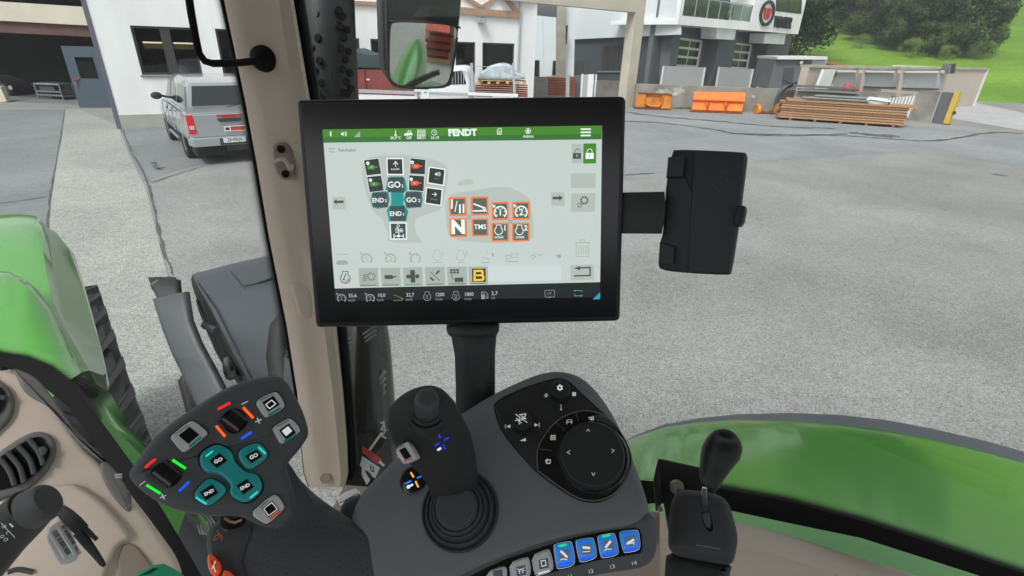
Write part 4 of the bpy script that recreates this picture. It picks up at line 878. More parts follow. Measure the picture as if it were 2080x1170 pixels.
def frit(name,vec_w,scale,axis_invert=False):
    # printed dots on the window glass that shrink away from the border (UV: v 0 at the border, 1 at the free side)
    m=bpy.data.materials.new(name); m.use_nodes=True; nt=m.node_tree; M[name]=m; pr=nt.nodes['Principled BSDF']; pr.inputs['Base Color'].default_value=(.01,.01,.01,1); pr.inputs['Roughness'].default_value=.5
    uv=nt.nodes.new('ShaderNodeUVMap'); uv.uv_map='UVMap'; s=nt.nodes.new('ShaderNodeSeparateXYZ'); nt.links.new(uv.outputs[0],s.inputs[0])
    mp=nt.nodes.new('ShaderNodeMapping'); mp.inputs['Scale'].default_value=scale; mp.inputs['Rotation'].default_value=(0,0,.785); nt.links.new(uv.outputs[0],mp.inputs[0])
    v=nt.nodes.new('ShaderNodeTexVoronoi'); v.inputs['Scale'].default_value=1; v.inputs['Randomness'].default_value=0; nt.links.new(mp.outputs[0],v.inputs['Vector'])
    r=nt.nodes.new('ShaderNodeMapRange'); r.inputs['To Min'].default_value=.78; r.inputs['To Max'].default_value=.12; nt.links.new(s.outputs['Y'],r.inputs['Value'])
    lt=nt.nodes.new('ShaderNodeMath'); lt.operation='LESS_THAN'; nt.links.new(v.outputs['Distance'],lt.inputs[0]); nt.links.new(r.outputs[0],lt.inputs[1])
    t=nt.nodes.new('ShaderNodeBsdfTransparent'); mx=nt.nodes.new('ShaderNodeMixShader'); nt.links.new(lt.outputs[0],mx.inputs[0]); nt.links.new(t.outputs[0],mx.inputs[1]); nt.links.new(pr.outputs[0],mx.inputs[2]); nt.links.new(mx.outputs[0],nt.nodes['Material Output'].inputs[0])
def frit_strip(name,pl,A_,B_,mname,parent,rep,h=.002):
    frit(mname,None,(rep,6,1)); me=bpy.data.meshes.new(name); n=len(A_)
    org=ORG[parent]; vs=[pl.at(*p,h)-org for p in A_]+[pl.at(*p,h)-org for p in B_]
    me.from_pydata([tuple(v) for v in vs],[],[[i,i+1,n+i+1,n+i] for i in range(n-1)]); me.materials.append(M[mname]); uv=me.uv_layers.new(name='UVMap')
    d=[0]; 
    for i in range(1,n): d.append(d[-1]+(V(vs[i])-V(vs[i-1])).length)
    vals=[(d[i]/.02,0) for i in range(n)]+[(d[i]/.02,1) for i in range(n)]
    for l in me.loops: uv.data[l.index].uv=(vals[l.vertex_index][0]/ (rep) * 6 ,vals[l.vertex_index][1])
    o=bpy.data.objects.new(name,me); sc.collection.objects.link(o); o.parent=parent; return o
# ======================= THE TRACTOR =======================
tr=thing('tractor','green tractor seen from its driver seat, with beige cab pillar and wing mirror','tractor',(0,1.2,0))
fa=V((-.67,.742,0)).normalized(); ra=V((fa.y,-fa.x,0))
# A-pillar : loft of cross sections (left edge, three facets, right edge)
def prow(y,xs,Y,ds): return [AY(x,y,Y+d) for x,d in zip(xs,ds)]
ds=[.06,.0,-.012,-.006,-.012,.0,.07]
st=[(-40,[446,452,478,520,560,586,592]),(0,[455,461,488,530,566,590,597]),(200,[497,503,530,566,596,622,630]),(330,[521,527,556,588,606,640,648]),(480,[546,552,582,606,626,650,658]),(600,[570,576,600,620,646,668,676]),(660,[582,590,612,630,658,676,684]),(800,[604,612,632,650,676,690,698]),(900,[612,622,640,662,686,698,706]),(960,[618,630,650,672,692,702,708]),(990,[628,640,660,678,692,698,702])]
b=MB(True,50); b.loft([prow(y,xs,.86,ds) for y,xs in st],'cab_beige'); 
b.flat=True; pil=b.build('cab_pillar',tr)
b=MB(); b.loft([[AY(xs[0],y,.93),AY(xs[-1],y,.93),AY(xs[-1]+6,y,1.0),AY(xs[0]-2,y,1.0)] for y,xs in st],'deep_black',True); b.flat=True; b.build('pillar_back',tr)
# black seals either side
b=MB(True); b.tube([AY(xs[0]-3,y,.925) for y,xs in st[:9]],.0035,'deep_black',8); b.tube([AY(xs[-1]+7,y,.93) for y,xs in st],.006,'deep_black',8); b.tube([AY(xs[-1]+16,y,.95) for y,xs in st],.005,'black_plastic',8); b.build('window_seal',tr)
# recess step on pillar near monitor
ppl=facing(600,600,.86,0)
b=MB(True,40); b.puff(ppl,[(588,580),(610,572),(634,590),(636,640),(628,650),(606,646),(600,612)],.012,.03,.006,'cab_beige',ch=1); b.build('pillar_bracket',tr)
b=MB(True); b.lathe(AY(661,971,.845),-ray(661,971),[(.002,-.01),(.0115,-.01),(.0105,.001),(.004,0)],'cab_beige_dark',20); b.build('screw_cap',tr)
b=MB(True); b.puff(facing(577,328,.842),[(553,300),(560,290),(572,288),(585,292),(594,304),(599,345),(596,360),(586,367),(572,364),(562,352),(556,330)],.004,.012,.003,'cab_beige_dark',ch=2); hk=b.build('coat_hook',tr)
hp=facing(577,328,.836)
for q_ in ((571,303),(580,353)): b=MB(True); b.lathe(hp.at(*q_),hp.n,[(.0045,0),(.006,.002),(.0062,.004)],'deep_black',16); b.build('screw',hk)
b=MB(True); b.tube([hp.at(x,y,.009) for x,y in smooth([(560,331),(566,325),(575,324),(583,330),(587,340),(591,342),(594,334)],4,False)],.0034,'cab_beige',8); b.build('hook',hk)
# rod with ball mount
b=MB(True); b.tube([AY(x,y,Y) for x,y,Y in [(380,-30,.80),(389,30,.80),(398,80,.81),(404,108,.815),(416,124,.82),(432,129,.825),(480,128,.83),(520,124,.835)]],.0052,'deep_black',12); rod=b.build('sun_blind_rod',tr)
b=MB(True); b.lathe(AY(536,119,.855),(AY(520,124,.83)-AY(540,116,.86)),[(.001,.0),(.0195,.0),(.019,.006),(.013,.014),(.008,.02),(.006,.024)],'deep_black',24); b.build('ball_mount',rod)
# exhaust stack with perforated shield
def ex(y): return 655+ (y-0)*.105
b=MB(True); b.limb([(650,-60,1.35,66,1),(656,0,1.35,62,1),(664,100,1.36,58,1),(672,200,1.38,55,1),(690,330,1.4,53,1),(715,500,1.45,52,1),(735,640,1.5,52,1)],'exhaust_dark',32); e_=b.build('exhaust_stack',tr)
hb=MB(True); 
for (x,ys) in ((627,(18,55,98,142,186,230)),(621,(35,75,120,165)),(640,(28,76,122,168,200)),(688,(20,52,98,140,188)),(695,(32,76,120,165,190)),(703,(60,104,148,180)),(610,(30,55)),):
    for y in ys:
        xx=x+y*.06; cx=656+y*.085; dx=xx-cx; R_=60-y*.03
        if abs(dx)>R_*.93: continue
        z=1.355-.0+ -math.sqrt(max(0,R_*R_-dx*dx))/FPX*1.36; nrm=(R*(dx/R_)-F*math.sqrt(max(0,1-(dx/R_)**2))).normalized()
        p=P(xx,y,z-.001); hb.lathe(p,nrm,[(.0095,-.006),(.0092,.0002),(.0082,.0004),(.0079,-.0004)],'deep_black',14,U)
hb.build('perforation',e_)
b=MB(True); b.limb([(735,600,1.42,30,1),(738,655,1.42,46,1),(742,700,1.42,50,1),(748,800,1.4,52,1),(755,880,1.38,50,1),(762,960,1.36,46,1),(768,1020,1.34,40,1)],'exhaust_low',32); el=b.build('exhaust_housing',tr)
b=MB(True)
for k in range(4):
    y=758+k*13; b.tube([P(x_,y_,1.36) for x_,y_ in ((728,y+42),(748,y+32),(768,y+17),(782,y-4))],.005,'louvre_highlight',8)  # louvre tubes coloured pale to paint in their highlights
for k in range(3): b.tube([P(x_,y_,1.36) for x_,y_ in ((706,690+k*9),(730,684+k*9),(752,670+k*9),(764,662+k*9))],.004,'vent_grey',6)
b.build('louvre',el)
b=MB(); b.quadbox(facing(700,680,1.5),[(684,650),(712,650),(700,690),(690,720),(690,800),(684,760)],-.01,0,'hood_green'); b.flat=True; b.build('engine_cover',tr)
b=MB(True,50); b.puff(facing(400,1040,1.62),[(250,880),(330,915),(400,960),(460,1010),(500,1080),(500,1250),(330,1250)],0,.1,.02,'exhaust_dark',ch=1); b.build('lower_engine_panel',tr)
b=MB(True); 
for k in range(6): b.tube([P(385+k*7,1050-k*2,1.5),P(400+k*7,1062,1.5),P(408+k*6,1085,1.5)],.003,'steel',5)
b.build('lamp_grille',tr)
# warning stickers low by the pillar
sp_=facing(760,915,1.28); a=Art(sp_,.0005,.0005)
a.poly([(746,1010),(700,1010),(700,930),(730,880),(790,880),(800,960)],'exhaust_low')
a.line([(750,915),(775,880)],5,'label_paper'); a.line([(773,858),(780,862),(774,872),(783,874),(776,886),(784,890)],3,'label_paper'); a.line([(779,856),(781,870)],4,'label_paper')
a.poly([(735,905),(740,907),(775,932),(776,942),(762,940),(736,920)],'logo_red'); a.poly([(736,926),(772,950),(762,972),(731,946)],'label_paper'); a.line([(752,944),(754,956),(760,958),(757,948)],2,'ink'); a.line([(745,958),(752,964),(744,972)],4,'deep_black'); a.poly([(735,946),(752,975),(745,985),(735,965)],'label_paper'); a.poly([(772,935),(782,945),(778,948),(768,940)],'label_paper')
a.build('warning_label',tr)
# hood : far part
def prow2(pts): return [P(*p) for p in pts]
b=MB(True,60); b.loft([prow2(r) for r in (
 [(-120,470,2.6),(-40,440,2.6),(40,434,2.55),(70,438,2.5),(84,446,2.5),(95,462,2.55),(112,470,2.65)],
 [(-120,500,2.3),(-40,455,2.3),(30,448,2.3),(64,455,2.25),(84,470,2.2),(100,486,2.3),(140,505,2.45)],
 [(-120,560,2.1),(-40,520,2.1),(30,520,2.05),(70,530,2.0),(92,545,1.95),(112,560,2.05),(166,575,2.25)],
 [(-120,640,1.95),(-40,600,1.95),(40,600,1.9),(90,620,1.8),(112,635,1.78),(132,650,1.9),(185,640,2.1)],
 [(-120,700,1.8),(0,680,1.8),(80,690,1.7),(130,700,1.66),(150,710,1.62),(170,715,1.72),(202,700,1.95)],
 [(-120,780,1.7),(0,760,1.7),(100,760,1.6),(160,765,1.52),(180,768,1.5),(196,775,1.6),(216,758,1.8)])],'hood_green'); b.flat=True; b.build('hood',tr)
b=MB(True,60); b.loft([prow2(r) for r in (
 [(112,470,2.65),(118,480,2.7),(120,485,2.8)],[(140,505,2.45),(150,515,2.5),(152,530,2.6)],[(166,575,2.25),(173,585,2.3),(176,600,2.4)],[(185,640,2.1),(192,655,2.15),(195,670,2.3)],[(202,700,1.95),(208,715,2.0),(210,730,2.2)],[(216,758,1.8),(221,775,1.85),(222,790,2.0)],[(212,785,1.78),(216,790,1.8),(216,800,1.9)])],'hood_green'); b.flat=True; b.build('hood_side',tr)
b=MB(True,60); b.loft([prow2(r) for r in (
 [(-80,548,1.75),(0,551,1.7),(20,552,1.68),(48,564,1.66),(76,588,1.64),(108,628,1.6),(135,670,1.55),(162,718,1.48),(176,742,1.44),(180,748,1.43)],
 [(-80,556,1.66),(0,558,1.62),(18,560,1.6),(42,572,1.58),(68,596,1.56),(98,636,1.52),(122,678,1.48),(146,724,1.42),(160,746,1.4),(170,752,1.38)],
 [(-80,640,1.55),(0,640,1.5),(18,640,1.5),(36,645,1.48),(55,655,1.46),(80,680,1.44),(104,705,1.4),(128,735,1.36),(146,752,1.34),(158,762,1.34)],
 [(-80,735,1.42),(0,735,1.4),(16,736,1.4),(34,738,1.38),(52,742,1.36),(72,748,1.35),(92,754,1.33),(112,762,1.3),(128,768,1.3),(140,772,1.3)],
 [(-80,900,1.35),(0,900,1.35),(16,900,1.35),(34,900,1.33),(52,880,1.33),(72,860,1.33),(92,830,1.32),(112,800,1.3),(124,780,1.32),(134,776,1.34)])],'hood_green'); b.flat=True; b.build('hood_rear_cowl',tr)
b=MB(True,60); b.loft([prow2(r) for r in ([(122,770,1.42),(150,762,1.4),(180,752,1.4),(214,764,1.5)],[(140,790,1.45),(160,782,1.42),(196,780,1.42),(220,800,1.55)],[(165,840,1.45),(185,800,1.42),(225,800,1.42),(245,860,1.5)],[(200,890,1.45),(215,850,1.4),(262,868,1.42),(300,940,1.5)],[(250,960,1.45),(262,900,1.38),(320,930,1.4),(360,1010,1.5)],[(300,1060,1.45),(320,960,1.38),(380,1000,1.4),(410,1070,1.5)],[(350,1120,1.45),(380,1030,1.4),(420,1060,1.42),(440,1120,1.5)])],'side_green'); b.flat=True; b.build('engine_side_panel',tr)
b=MB(True); b.lathe(P(165,775,1.36),ray(165,775)*-1,[(.014,-.03),(.016,0),(.012,.008),(.004,.009)],'grey_tractor_dark',14); b.tube([P(160,770,1.38),P(172,790,1.36),P(190,800,1.4)],.014,'deep_black',8); b.build('hood_latch',tr)
# front wheel
topp=G(196,600,1.34); wc_=V((topp.x,topp.y,.72))-ra*.22-fa*.1
b=MB(True,40); b.lathe(wc_,ra,[(.35,-.24),(.6,-.23),(.66,-.2),(.67,0),(.66,.2),(.6,.23),(.35,.24)],'rubber',48,V((0,0,1))); fwh=b.build('front_wheel',tr)
b=MB()
for k in range(22):
    for sgn in (-1,1):
        a0=2*math.pi*(k+(.5 if sgn>0 else 0))/22
        def wp(an,s,r): return wc_+ra*s+(fa*math.sin(an)+V((0,0,1))*math.cos(an))*r
        A1=a0; A2=a0+.30
        b.add([wp(A1,0,.66),wp(A1+.09,0,.66),wp(A2+.12,sgn*.24,.62),wp(A2,sgn*.24,.62),wp(A1,0,.715),wp(A1+.07,0,.715),wp(A2+.1,sgn*.245,.69),wp(A2+.01,sgn*.245,.69)],[[0,1,2,3],[4,5,6,7],[0,1,5,4],[1,2,6,5],[2,3,7,6],[3,0,4,7]],'rubber')
b.build('tyre_lug',fwh)
# grey side housings right of hood
b=MB(True,40); b.loft([prow2(r) for r in (
 [(392,556,1.75),(470,536,1.8),(556,516,1.85),(640,500,1.9)],
 [(394,568,1.68),(474,547,1.72),(560,526,1.76),(640,512,1.8)],
 [(430,630,1.62),(510,600,1.62),(572,580,1.62),(640,570,1.62)],
 [(470,710,1.56),(545,680,1.52),(590,660,1.5),(640,650,1.5)],
 [(520,800,1.5),(570,770,1.44),(600,760,1.4),(640,750,1.4)],
 [(545,880,1.46),(585,850,1.4),(610,840,1.38),(640,840,1.38)])],'grey_tractor'); b.loft([prow2(r) for r in ([(392,556,1.75),(394,568,1.68),(430,630,1.62),(470,710,1.56),(520,800,1.5),(545,880,1.46)],[(388,566,1.85),(390,580,1.84),(420,650,1.8),(458,730,1.76),(505,815,1.7),(530,890,1.66)],[(400,600,2.0),(402,615,1.98),(430,680,1.95),(465,750,1.9),(510,830,1.85),(530,900,1.8)])],'grey_tractor_dark'); b.flat=True; b.build('side_housing',tr)
b=MB(True); b.tube([P(x,y,z) for x,y,z in ((498,578,1.655),(520,574,1.65),(560,560,1.64),(600,548,1.63))],.006,'grey_tractor',8)
b.tube([P(x,y,z) for x,y,z in ((402,574,1.672),(440,630,1.60),(480,710,1.545),(518,785,1.49),(540,850,1.455))],.0022,'grey_tractor_dark',6); b.tube([P(x,y,z) for x,y,z in ((470,552,1.70),(500,590,1.64),(540,645,1.56),(575,690,1.5))],.0015,'grey_tractor_dark',6); b.build('housing_handle',tr)
b=MB(True,40); b.limb([(580,625,1.5,4,1),(575,660,1.5,24,1.2),(578,720,1.5,34,1.2),(590,790,1.48,34,1.2),(600,850,1.46,30,1.2)],'grey_tractor_dark',16); 
for k in range(9): b.tube([P(574+k*1.5,695+k*6,1.44),P(590+k*1.2,690+k*6,1.44),P(604,693+k*6,1.46)],.0025,'deep_black',6)
b.build('air_intake',tr)
# mudguard arm
arm=[(348,600,1.62,34),(352,618,1.6,33),(362,660,1.58,30),(382,710,1.56,30),(408,760,1.54,31),(432,810,1.52,32),(452,860,1.5,33)]
b=MB(True,40); b.limb([(x,y,z,h,.35) for x,y,z,h in arm],'grey_tractor',20,5.0); b.build('mudguard_arm',tr)
b=MB(True,40); b.limb([(334,562,1.75,1,.35,95),(334,566,1.75,30,.35,95),(340,590,1.72,27,.3,95),(350,640,1.7,14,.3,100)],'grey_tractor_dark',16,5.0); b.puff(facing(340,575,1.74),[(303,572),(355,557),(364,580),(320,596),(308,590)],.0,.06,.01,'grey_tractor',ch=1); b.build('bracket_plate',tr)
b=MB(True,40)
b.puff(facing(355,700,1.66),[(346,660),(356,662),(362,690),(380,735),(372,745),(352,700)],0,.05,.01,'grey_tractor_dark',ch=1)
b.puff(facing(470,750,1.6),[(450,728),(468,722),(486,762),(470,775),(455,768)],0,.06,.01,'grey_tractor',ch=1); b.puff(facing(462,742,1.55),[(462,735),(472,732),(478,750),(468,756)],0,.02,.004,'deep_black',ch=1)
b.tube([P(415,660,1.68),P(440,672,1.64)],.012,'grey_tractor',8); b.puff(facing(400,640,1.78),[(395,610),(405,606),(440,660),(470,740),(462,760),(430,700)],0,.05,.01,'grey_tractor_dark',ch=1)
b.puff(facing(375,790,1.58),[(358,766),(402,752),(420,790),(430,840),(380,850),(368,800)],0,.2,.02,'grey_tractor_dark',ch=1); b.build('step_bracket',tr)
# rear fender, beyond the side window
b=MB(True,60)
xs=[1180,1230,1290,1350,1420,1500,1600,1700,1800,1900,2000,2100,2220]
top=[960,920,888,868,858,853,854,861,874,893,916,944,985]
zt_=[1.60,1.56,1.52,1.48,1.45,1.42,1.39,1.36,1.33,1.31,1.29,1.27,1.25]
rows=[]
for k,(dy,dz) in enumerate(((0,0),(8,-.03),(30,-.09),(70,-.18),(120,-.27),(180,-.36),(260,-.46),(360,-.55))):
    rows.append([P(x,y+dy*(.75+.25*(x-1200)/900),z+dz) for x,y,z in zip(xs,top,zt_)])
b.loft(rows,'fender_green'); b.flat=True; fe=b.build('rear_fender',tr)
b=MB(True,60); b.loft([[P(x,y-3-(18*min(1,max(0,(x-1260)/500))),z+.06) for x,y,z in zip(xs,top,zt_)],[P(x,y-2-(14*min(1,max(0,(x-1260)/500))),z+.02) for x,y,z in zip(xs,top,zt_)],[P(x,y+1,z-.001) for x,y,z in zip(xs,top,zt_)]],'lip_rubber'); b.flat=True; b.build('fender_lip',tr)
# windows: glass panes with printed black border
gp_=Pl(AY(455,0,.93),(AY(620,960,.93)-AY(455,0,.93)).cross(P(0,715,1.08)-AY(620,960,.93)))
b=MB(); g=[(-150,-150),(432,-150),(455,0),(500,220),(549,480),(585,660),(612,830),(560,860),(420,1100),(150,790),(0,722),(-150,700)]; b.add([gp_.at(*p) for p in g],[list(range(len(g)))],'cab_glass'); b.flat=True; b.build('windscreen',tr)
Lx=lambda y: 455+ (0 if y<0 else 0)+ {0:0}.get(y,0)
edge=[(446,-40),(455,0),(476,100),(497,200),(521,330),(546,480),(570,600),(588,700)]
frit_strip('windscreen_frit',gp_,edge,[(x-20,y) for x,y in edge],'frit_pillar',tr,3)
b=MB(True,60); sealp=[(-100,700,1.06),(0,733,1.06),(50,740,1.06),(100,760,1.05),(150,800,1.04),(200,868,1.02),(260,950,1.0),(320,1040,.98),(380,1140,.96),(430,1230,.95)]
b.loft([[P(x+dx,y-dy,z) for x,y,z in sealp] for dx,dy in ((-14,-24),(0,-2),(6,12))],'deep_black'); b.flat=True; b.build('windscreen_border',tr)
e2=[(x+4,y-12) for x,y,z in sealp[:6]]
frit_strip('windscreen_frit',gp_,e2,[(x+5,y-15) for x,y in e2],'frit_sill',tr,3)
sw=Pl(AY(700,990,.95),(AY(590,0,.95)-AY(700,990,.95)).cross(P(1760,1070,.80)-AY(700,990,.95)))
b=MB(); g=[(592,-150),(597,0),(648,330),(684,660),(708,960),(900,1010),(1400,1050),(2250,1240),(2250,-150)]; b.add([sw.at(*p) for p in g],[list(range(len(g)))],'cab_glass'); b.flat=True; b.build('side_window',tr)
bt=[(1250,970),(1330,978),(1450,990),(1600,1018),(1750,1058),(1900,1105),(2080,1165),(2250,1230)]
bb=[(1250,1030),(1330,1022),(1450,1030),(1600,1062),(1750,1093),(1900,1141),(2080,1199),(2250,1260)]
b=MB(); b.loft([[sw.at(*p,.003) for p in bt],[sw.at(*p,.003) for p in bb]],'deep_black'); b.flat=True; b.build('window_border',tr)
frit_strip('window_frit',sw,bt[1:],[(x+3,y-19) for x,y in bt[1:]],'frit_side',tr,3,.003)
# inner beige sill below the side window
def shifted(pts,dx,dy): return [(x+dx,y+dy) for x,y in pts]
sl=[(1340,1045),(1500,1061),(1620,1093),(1750,1134),(1880,1174),(2000,1215),(2150,1270)]
b=MB(True,50); b.loft([[P(x,y,.80) for x,y in sl],[P(x,y+2,.785) for x,y in sl],[P(x,y+30,.76) for x,y in sl],[P(x,y+48,.75) for x,y in sl],[P(x,y+62,.78) for x,y in sl],[P(x,y+150,.80) for x,y in sl]],'cab_beige'); b.flat=True; b.build('sill_trim',tr)
# lower cab side under console
b=MB(True); b.loft([[P(x,y,z) for x,y,z in ((700,985,.80),(760,990,.80),(900,1010,.80),(1340,1040,.80))],[P(x,y,z) for x,y,z in ((640,1100,.78),(760,1110,.78),(900,1110,.78),(1340,1110,.78))],[P(x,y,z) for x,y,z in ((600,1250,.78),(760,1250,.78),(900,1250,.78),(1340,1250,.78))]],'cab_beige_dark'); b.flat=True; b.build('floor_trim',tr)
b=MB(); b.puff(facing(720,1005,.72),[(684,1012),(700,1000),(722,992),(732,1000),(718,1014),(700,1030),(690,1026)],0,.02,.002,'panel_white'); b.build('trim_edge',tr)
# cab roof over the seat (shades the cab as the real one does)
b=MB(); b.box8(V((-1.0,-1.5,3.62)),V((2.0,0,0)),V((0,2.35,0)),V((0,0,.12)),'cab_beige_dark'); b.build('cab_roof',tr)
b=MB(); b.box8(V((-1.0,-1.6,1.2)),V((2.0,0,0)),V((0,.1,0)),V((0,0,1.5)),'black_grip'); b.build('rear_wall',tr)
# wing mirror
mz=1.55
mpl=facing(855,60,mz); 
tgt=V((3.6,-3.2,.9)); mc_=P(856,112,mz); nn=((CAM-mc_).normalized()+(tgt-mc_).normalized()).normalized()
MIR=Pl(mc_,nn,R)
b=MB(True,50); b.puff(MIR,[(775,-70),(778,60),(780,120),(783,150),(795,172),(815,179),(900,180),(915,175),(922,165),(935,60),(942,-20),(942,-70)],.0,.09,.02,'black_plastic',ch=1); mo=b.build('wing_mirror',tr)
b=MB(True,50); b.loft([[MIR.at(x,y,h) for x,y in smooth([(776,-70),(779,60),(781,120),(784,150),(796,172),(815,180),(870,182)],4,False)] for h in (-.08,-.012)]+[[MIR.at(x+7,y-5,0.002) for x,y in smooth([(776,-70),(779,60),(781,120),(784,150),(796,172),(815,180),(870,182)],4,False)]],'grey_tractor'); b.flat=True; b.build('mirror_housing',mo)
b=MB(); gl=chaikin([(793,52),(800,45),(870,46),(915,52),(928,58),(927,75),(914,160),(905,172),(890,176),(830,176),(805,171),(793,160),(791,140)],2); b.add([MIR.at(x,y,.0012) for x,y in gl],[list(range(len(gl)))],'mirror_glass'); b.flat=True; b.build('lower_mirror_glass',mo)
tg2=V((9,-24,4.6)); n2=((CAM-P(860,0,mz)).normalized()+(tg2-P(860,0,mz)).normalized()).normalized()
MI2=Pl(MIR.at(860,30,.004),n2,R); gl=chaikin([(792,-70),(790,20),(798,30),(830,34),(925,36),(934,32),(938,-70)],1); b=MB(); b.add([MI2.at(x,y,.0) for x,y in gl],[list(range(len(gl)))],'mirror_glass'); b.flat=True; b.build('upper_mirror_glass',mo)
b=MB(True,50); rim=smooth([(788,40),(795,43),(840,44),(900,48),(930,54),(934,58)],4,False); b.tube([MIR.at(x,y,.003) for x,y in rim],.003,'black_plastic',6); b.tube([MIR.at(x,y,.002) for x,y in gl[:0]] or [MIR.at(x,y,.002) for x,y in smooth([(791,60),(790,140),(794,163),(806,173),(830,178),(890,178),(907,174),(916,162),(929,76)],4,False)],.0028,'grey_tractor_dark',6); b.build('mirror_rim',mo)
# things the mirror shows: stack of red boards and the green side tank
# ======================= DASH (lower left) =======================
Z4=lambda pts: T(0,730,2.66,pts)
da=thing('dashboard','beige dashboard corner with round dark air vents at the lower left','dashboard',P(120,1000,.7))
dpl=facing(150,950,.74,12)
b=MB(True,50); b.puff(dpl,Z4([(-300,20),(0,28),(60,45),(130,70),(200,110),(280,190),(340,270),(400,380),(470,480),(560,560),(640,650),(720,740),(800,840),(880,950),(960,1060),(1000,1180),(1000,1500),(-300,1500)]),0,.06,.012,'dash_beige',ch=2,seg=5); b.build('panel',da)
b=MB(True,50); b.puff(dpl,Z4([(60,45),(130,62),(200,100),(270,180),(345,290),(430,420),(520,500),(590,560),(560,555),(480,500),(410,430),(360,380),(300,290),(240,240),(170,205),(120,160),(90,90)]),.004,.02,.003,'vent_grey',ch=1); b.build('trim_strip',da)
a=Art(dpl,.0045,.0002); a.poly(Z4([(0,40),(45,42),(42,58),(0,62)]),'deep_black'); a.build('slot',da)
def vent(outer,inner,ribs,nm='air_vent'):
    b=MB(True,50); b.puff(dpl,Z4(outer),.007,.03,.005,'vent_grey',sm=5); v=b.build(nm,da)
    a=Art(dpl,.0085,.0003); a.poly(smooth(Z4(inner),5),'deep_black'); a.build('opening',v)
    for r in ribs:
        b=MB(True); b.tube([dpl.at(x,y,.012) for x,y in smooth(Z4(r),4,False)],.0032,'dark_grey_plastic',8); b.build('slat',v)
    return v
v=vent([(-60,560),(60,450),(180,390),(260,400),(300,450),(295,530),(240,620),(150,700),(50,740),(-60,750)],[(-60,580),(60,490),(160,430),(220,420),(245,450),(270,500),(230,580),(150,650),(50,695),(-60,700)],[[(0,535),(50,600),(80,680)],[(40,500),(105,580),(130,665)],[(95,465),(160,540),(185,620)],[(155,430),(210,500),(235,570)]])
b=MB(True); b.puff(dpl,Z4([(200,480),(240,462),(262,490),(225,530)]),.016,.008,.002,'dark_grey_plastic',ch=1); b.build('vent_tab',v)
vent([(-60,110),(0,115),(55,160),(80,230),(60,310),(10,370),(-60,400)],[(-60,140),(0,150),(28,190),(28,240),(0,290),(-60,310)],[[(-20,200),(10,205),(28,212)]])
vent([(-20,1110),(60,1080),(140,1075),(200,1110),(240,1180),(230,1260),(-20,1260)],[(20,1130),(80,1110),(150,1115),(180,1150),(180,1240),(10,1240)],[[(40,1150),(100,1135),(180,1150)]])
# side round flap
b=MB(True,50); b.puff(dpl,Z4([(545,560),(580,555),(640,620),(690,700),(712,770),(705,815),(680,815),(620,750),(570,670),(545,600)]),.004,.02,.003,'vent_grey',sm=4); fl=b.build('side_flap',da)
b=MB(True)
for k in range(3): b.tube([dpl.at(*Z4([(620,622+k*9)])[0],.006),dpl.at(*Z4([(660,620+k*9)])[0],.006)],.0008,'btn_white',6)
b.puff(dpl,Z4([(690,715),(708,722),(710,770),(698,768)]),.008,.004,.001,'dark_grey_plastic'); b.build('grip_ridge',fl)
# lower moulding (step in the panel)
b=MB(True,50); b.puff(dpl,Z4([(-100,790),(100,740),(250,690),(380,665),(430,680),(540,750),(640,860),(720,960),(640,1000),(600,1090),(540,1240),(-100,1240)]),.012,.03,.008,'dash_beige',ch=1,seg=5); b.build('lower_panel',da)
b=MB(True,50); b.puff(dpl,Z4([(640,1010),(720,985),(800,1080),(850,1170),(880,1260),(640,1260)]),.004,.02,.003,'cab_beige_dark',ch=1); b.build('footwell_panel',da)
b=MB(True,50); b.puff(facing(320,1165,.66),Z4([(700,1180),(860,1090),(960,1140),(1020,1190),(1020,1300),(700,1300)]),0,.05,.004,'green_box',ch=1); gbx=b.build('green_box'); setp(gbx,'glossy green plastic box edge at the bottom left','box')
a=Art(facing(320,1165,.66),.0005,.0003); 
for k in range(3): a.line(Z4([(760+k*22,1168-k*4),(830+k*10,1130-k*0)]),2,'deep_black')
a.build('slot',gbx)
# stalk and key tag
b=MB(True,50); b.limb([(-50,1150,.50,52,.9),(0,1092,.50,50,.9),(40,1055,.495,47,.9),(64,1032,.49,44,.9)],'black_plastic',32); sk_=b.build('stalk'); setp(sk_,'black control stalk with round end cap at the lower left','control stalk')
b=MB(True,50); b.limb([(62,1036,.488,40,.9),(88,1022,.484,38,.95),(96,1018,.48,36,.9),(99,1016,.478,30,.9)],'dark_grey_plastic',32); b.build('end_cap',sk_)
sp2=facing(15,1075,.452); a=Art(sp2,.0,.0002)
for (x,y,s) in ((8,1070,'D'),(16,1082,'C'),(4,1090,'O')): a.text(s,x,y,8,'icon_grey',rot=-60)
a.line([(2,1062),(30,1092)],1,'icon_grey'); a.line([(20,1064),(26,1070)],3,'icon_grey'); a.circ(12,1096,4,'icon_grey',inner=3); a.build('marking',sk_)
kp=facing(125,1095,.56,0,0)
b=MB(True,50); b.puff(kp,Z4([(235,930),(340,850),(395,940),(440,1075),(335,1120),(300,1080)]),0,.006,.002,'label_paper',ch=1,topm='label_paper'); kt=b.build('key_tag'); setp(kt,'clear plastic tag with a barcode label hanging by the stalk','key tag')
a=Art(kp,.0006,.0002)
random.seed(3)
def bars(x0,y0,x1,y1,w,h,n,rot):
    dx,dy=(x1-x0)/n,(y1-y0)/n; ln=math.hypot(dx,dy); px,py=-dy/ln*h,dx/ln*h
    for i in range(n):
        ww=random.uniform(.25,.8); xx=x0+dx*i; yy=y0+dy*i
        a.poly(Z4([(xx,yy),(xx+dx*ww,yy+dy*ww),(xx+dx*ww-px,yy+dy*ww-py),(xx-px,yy-py)]),'ink',up=False)
a.step(); bars(280,935,365,1065,0,30,22,0); bars(330,905,425,1060,0,22,24,0)
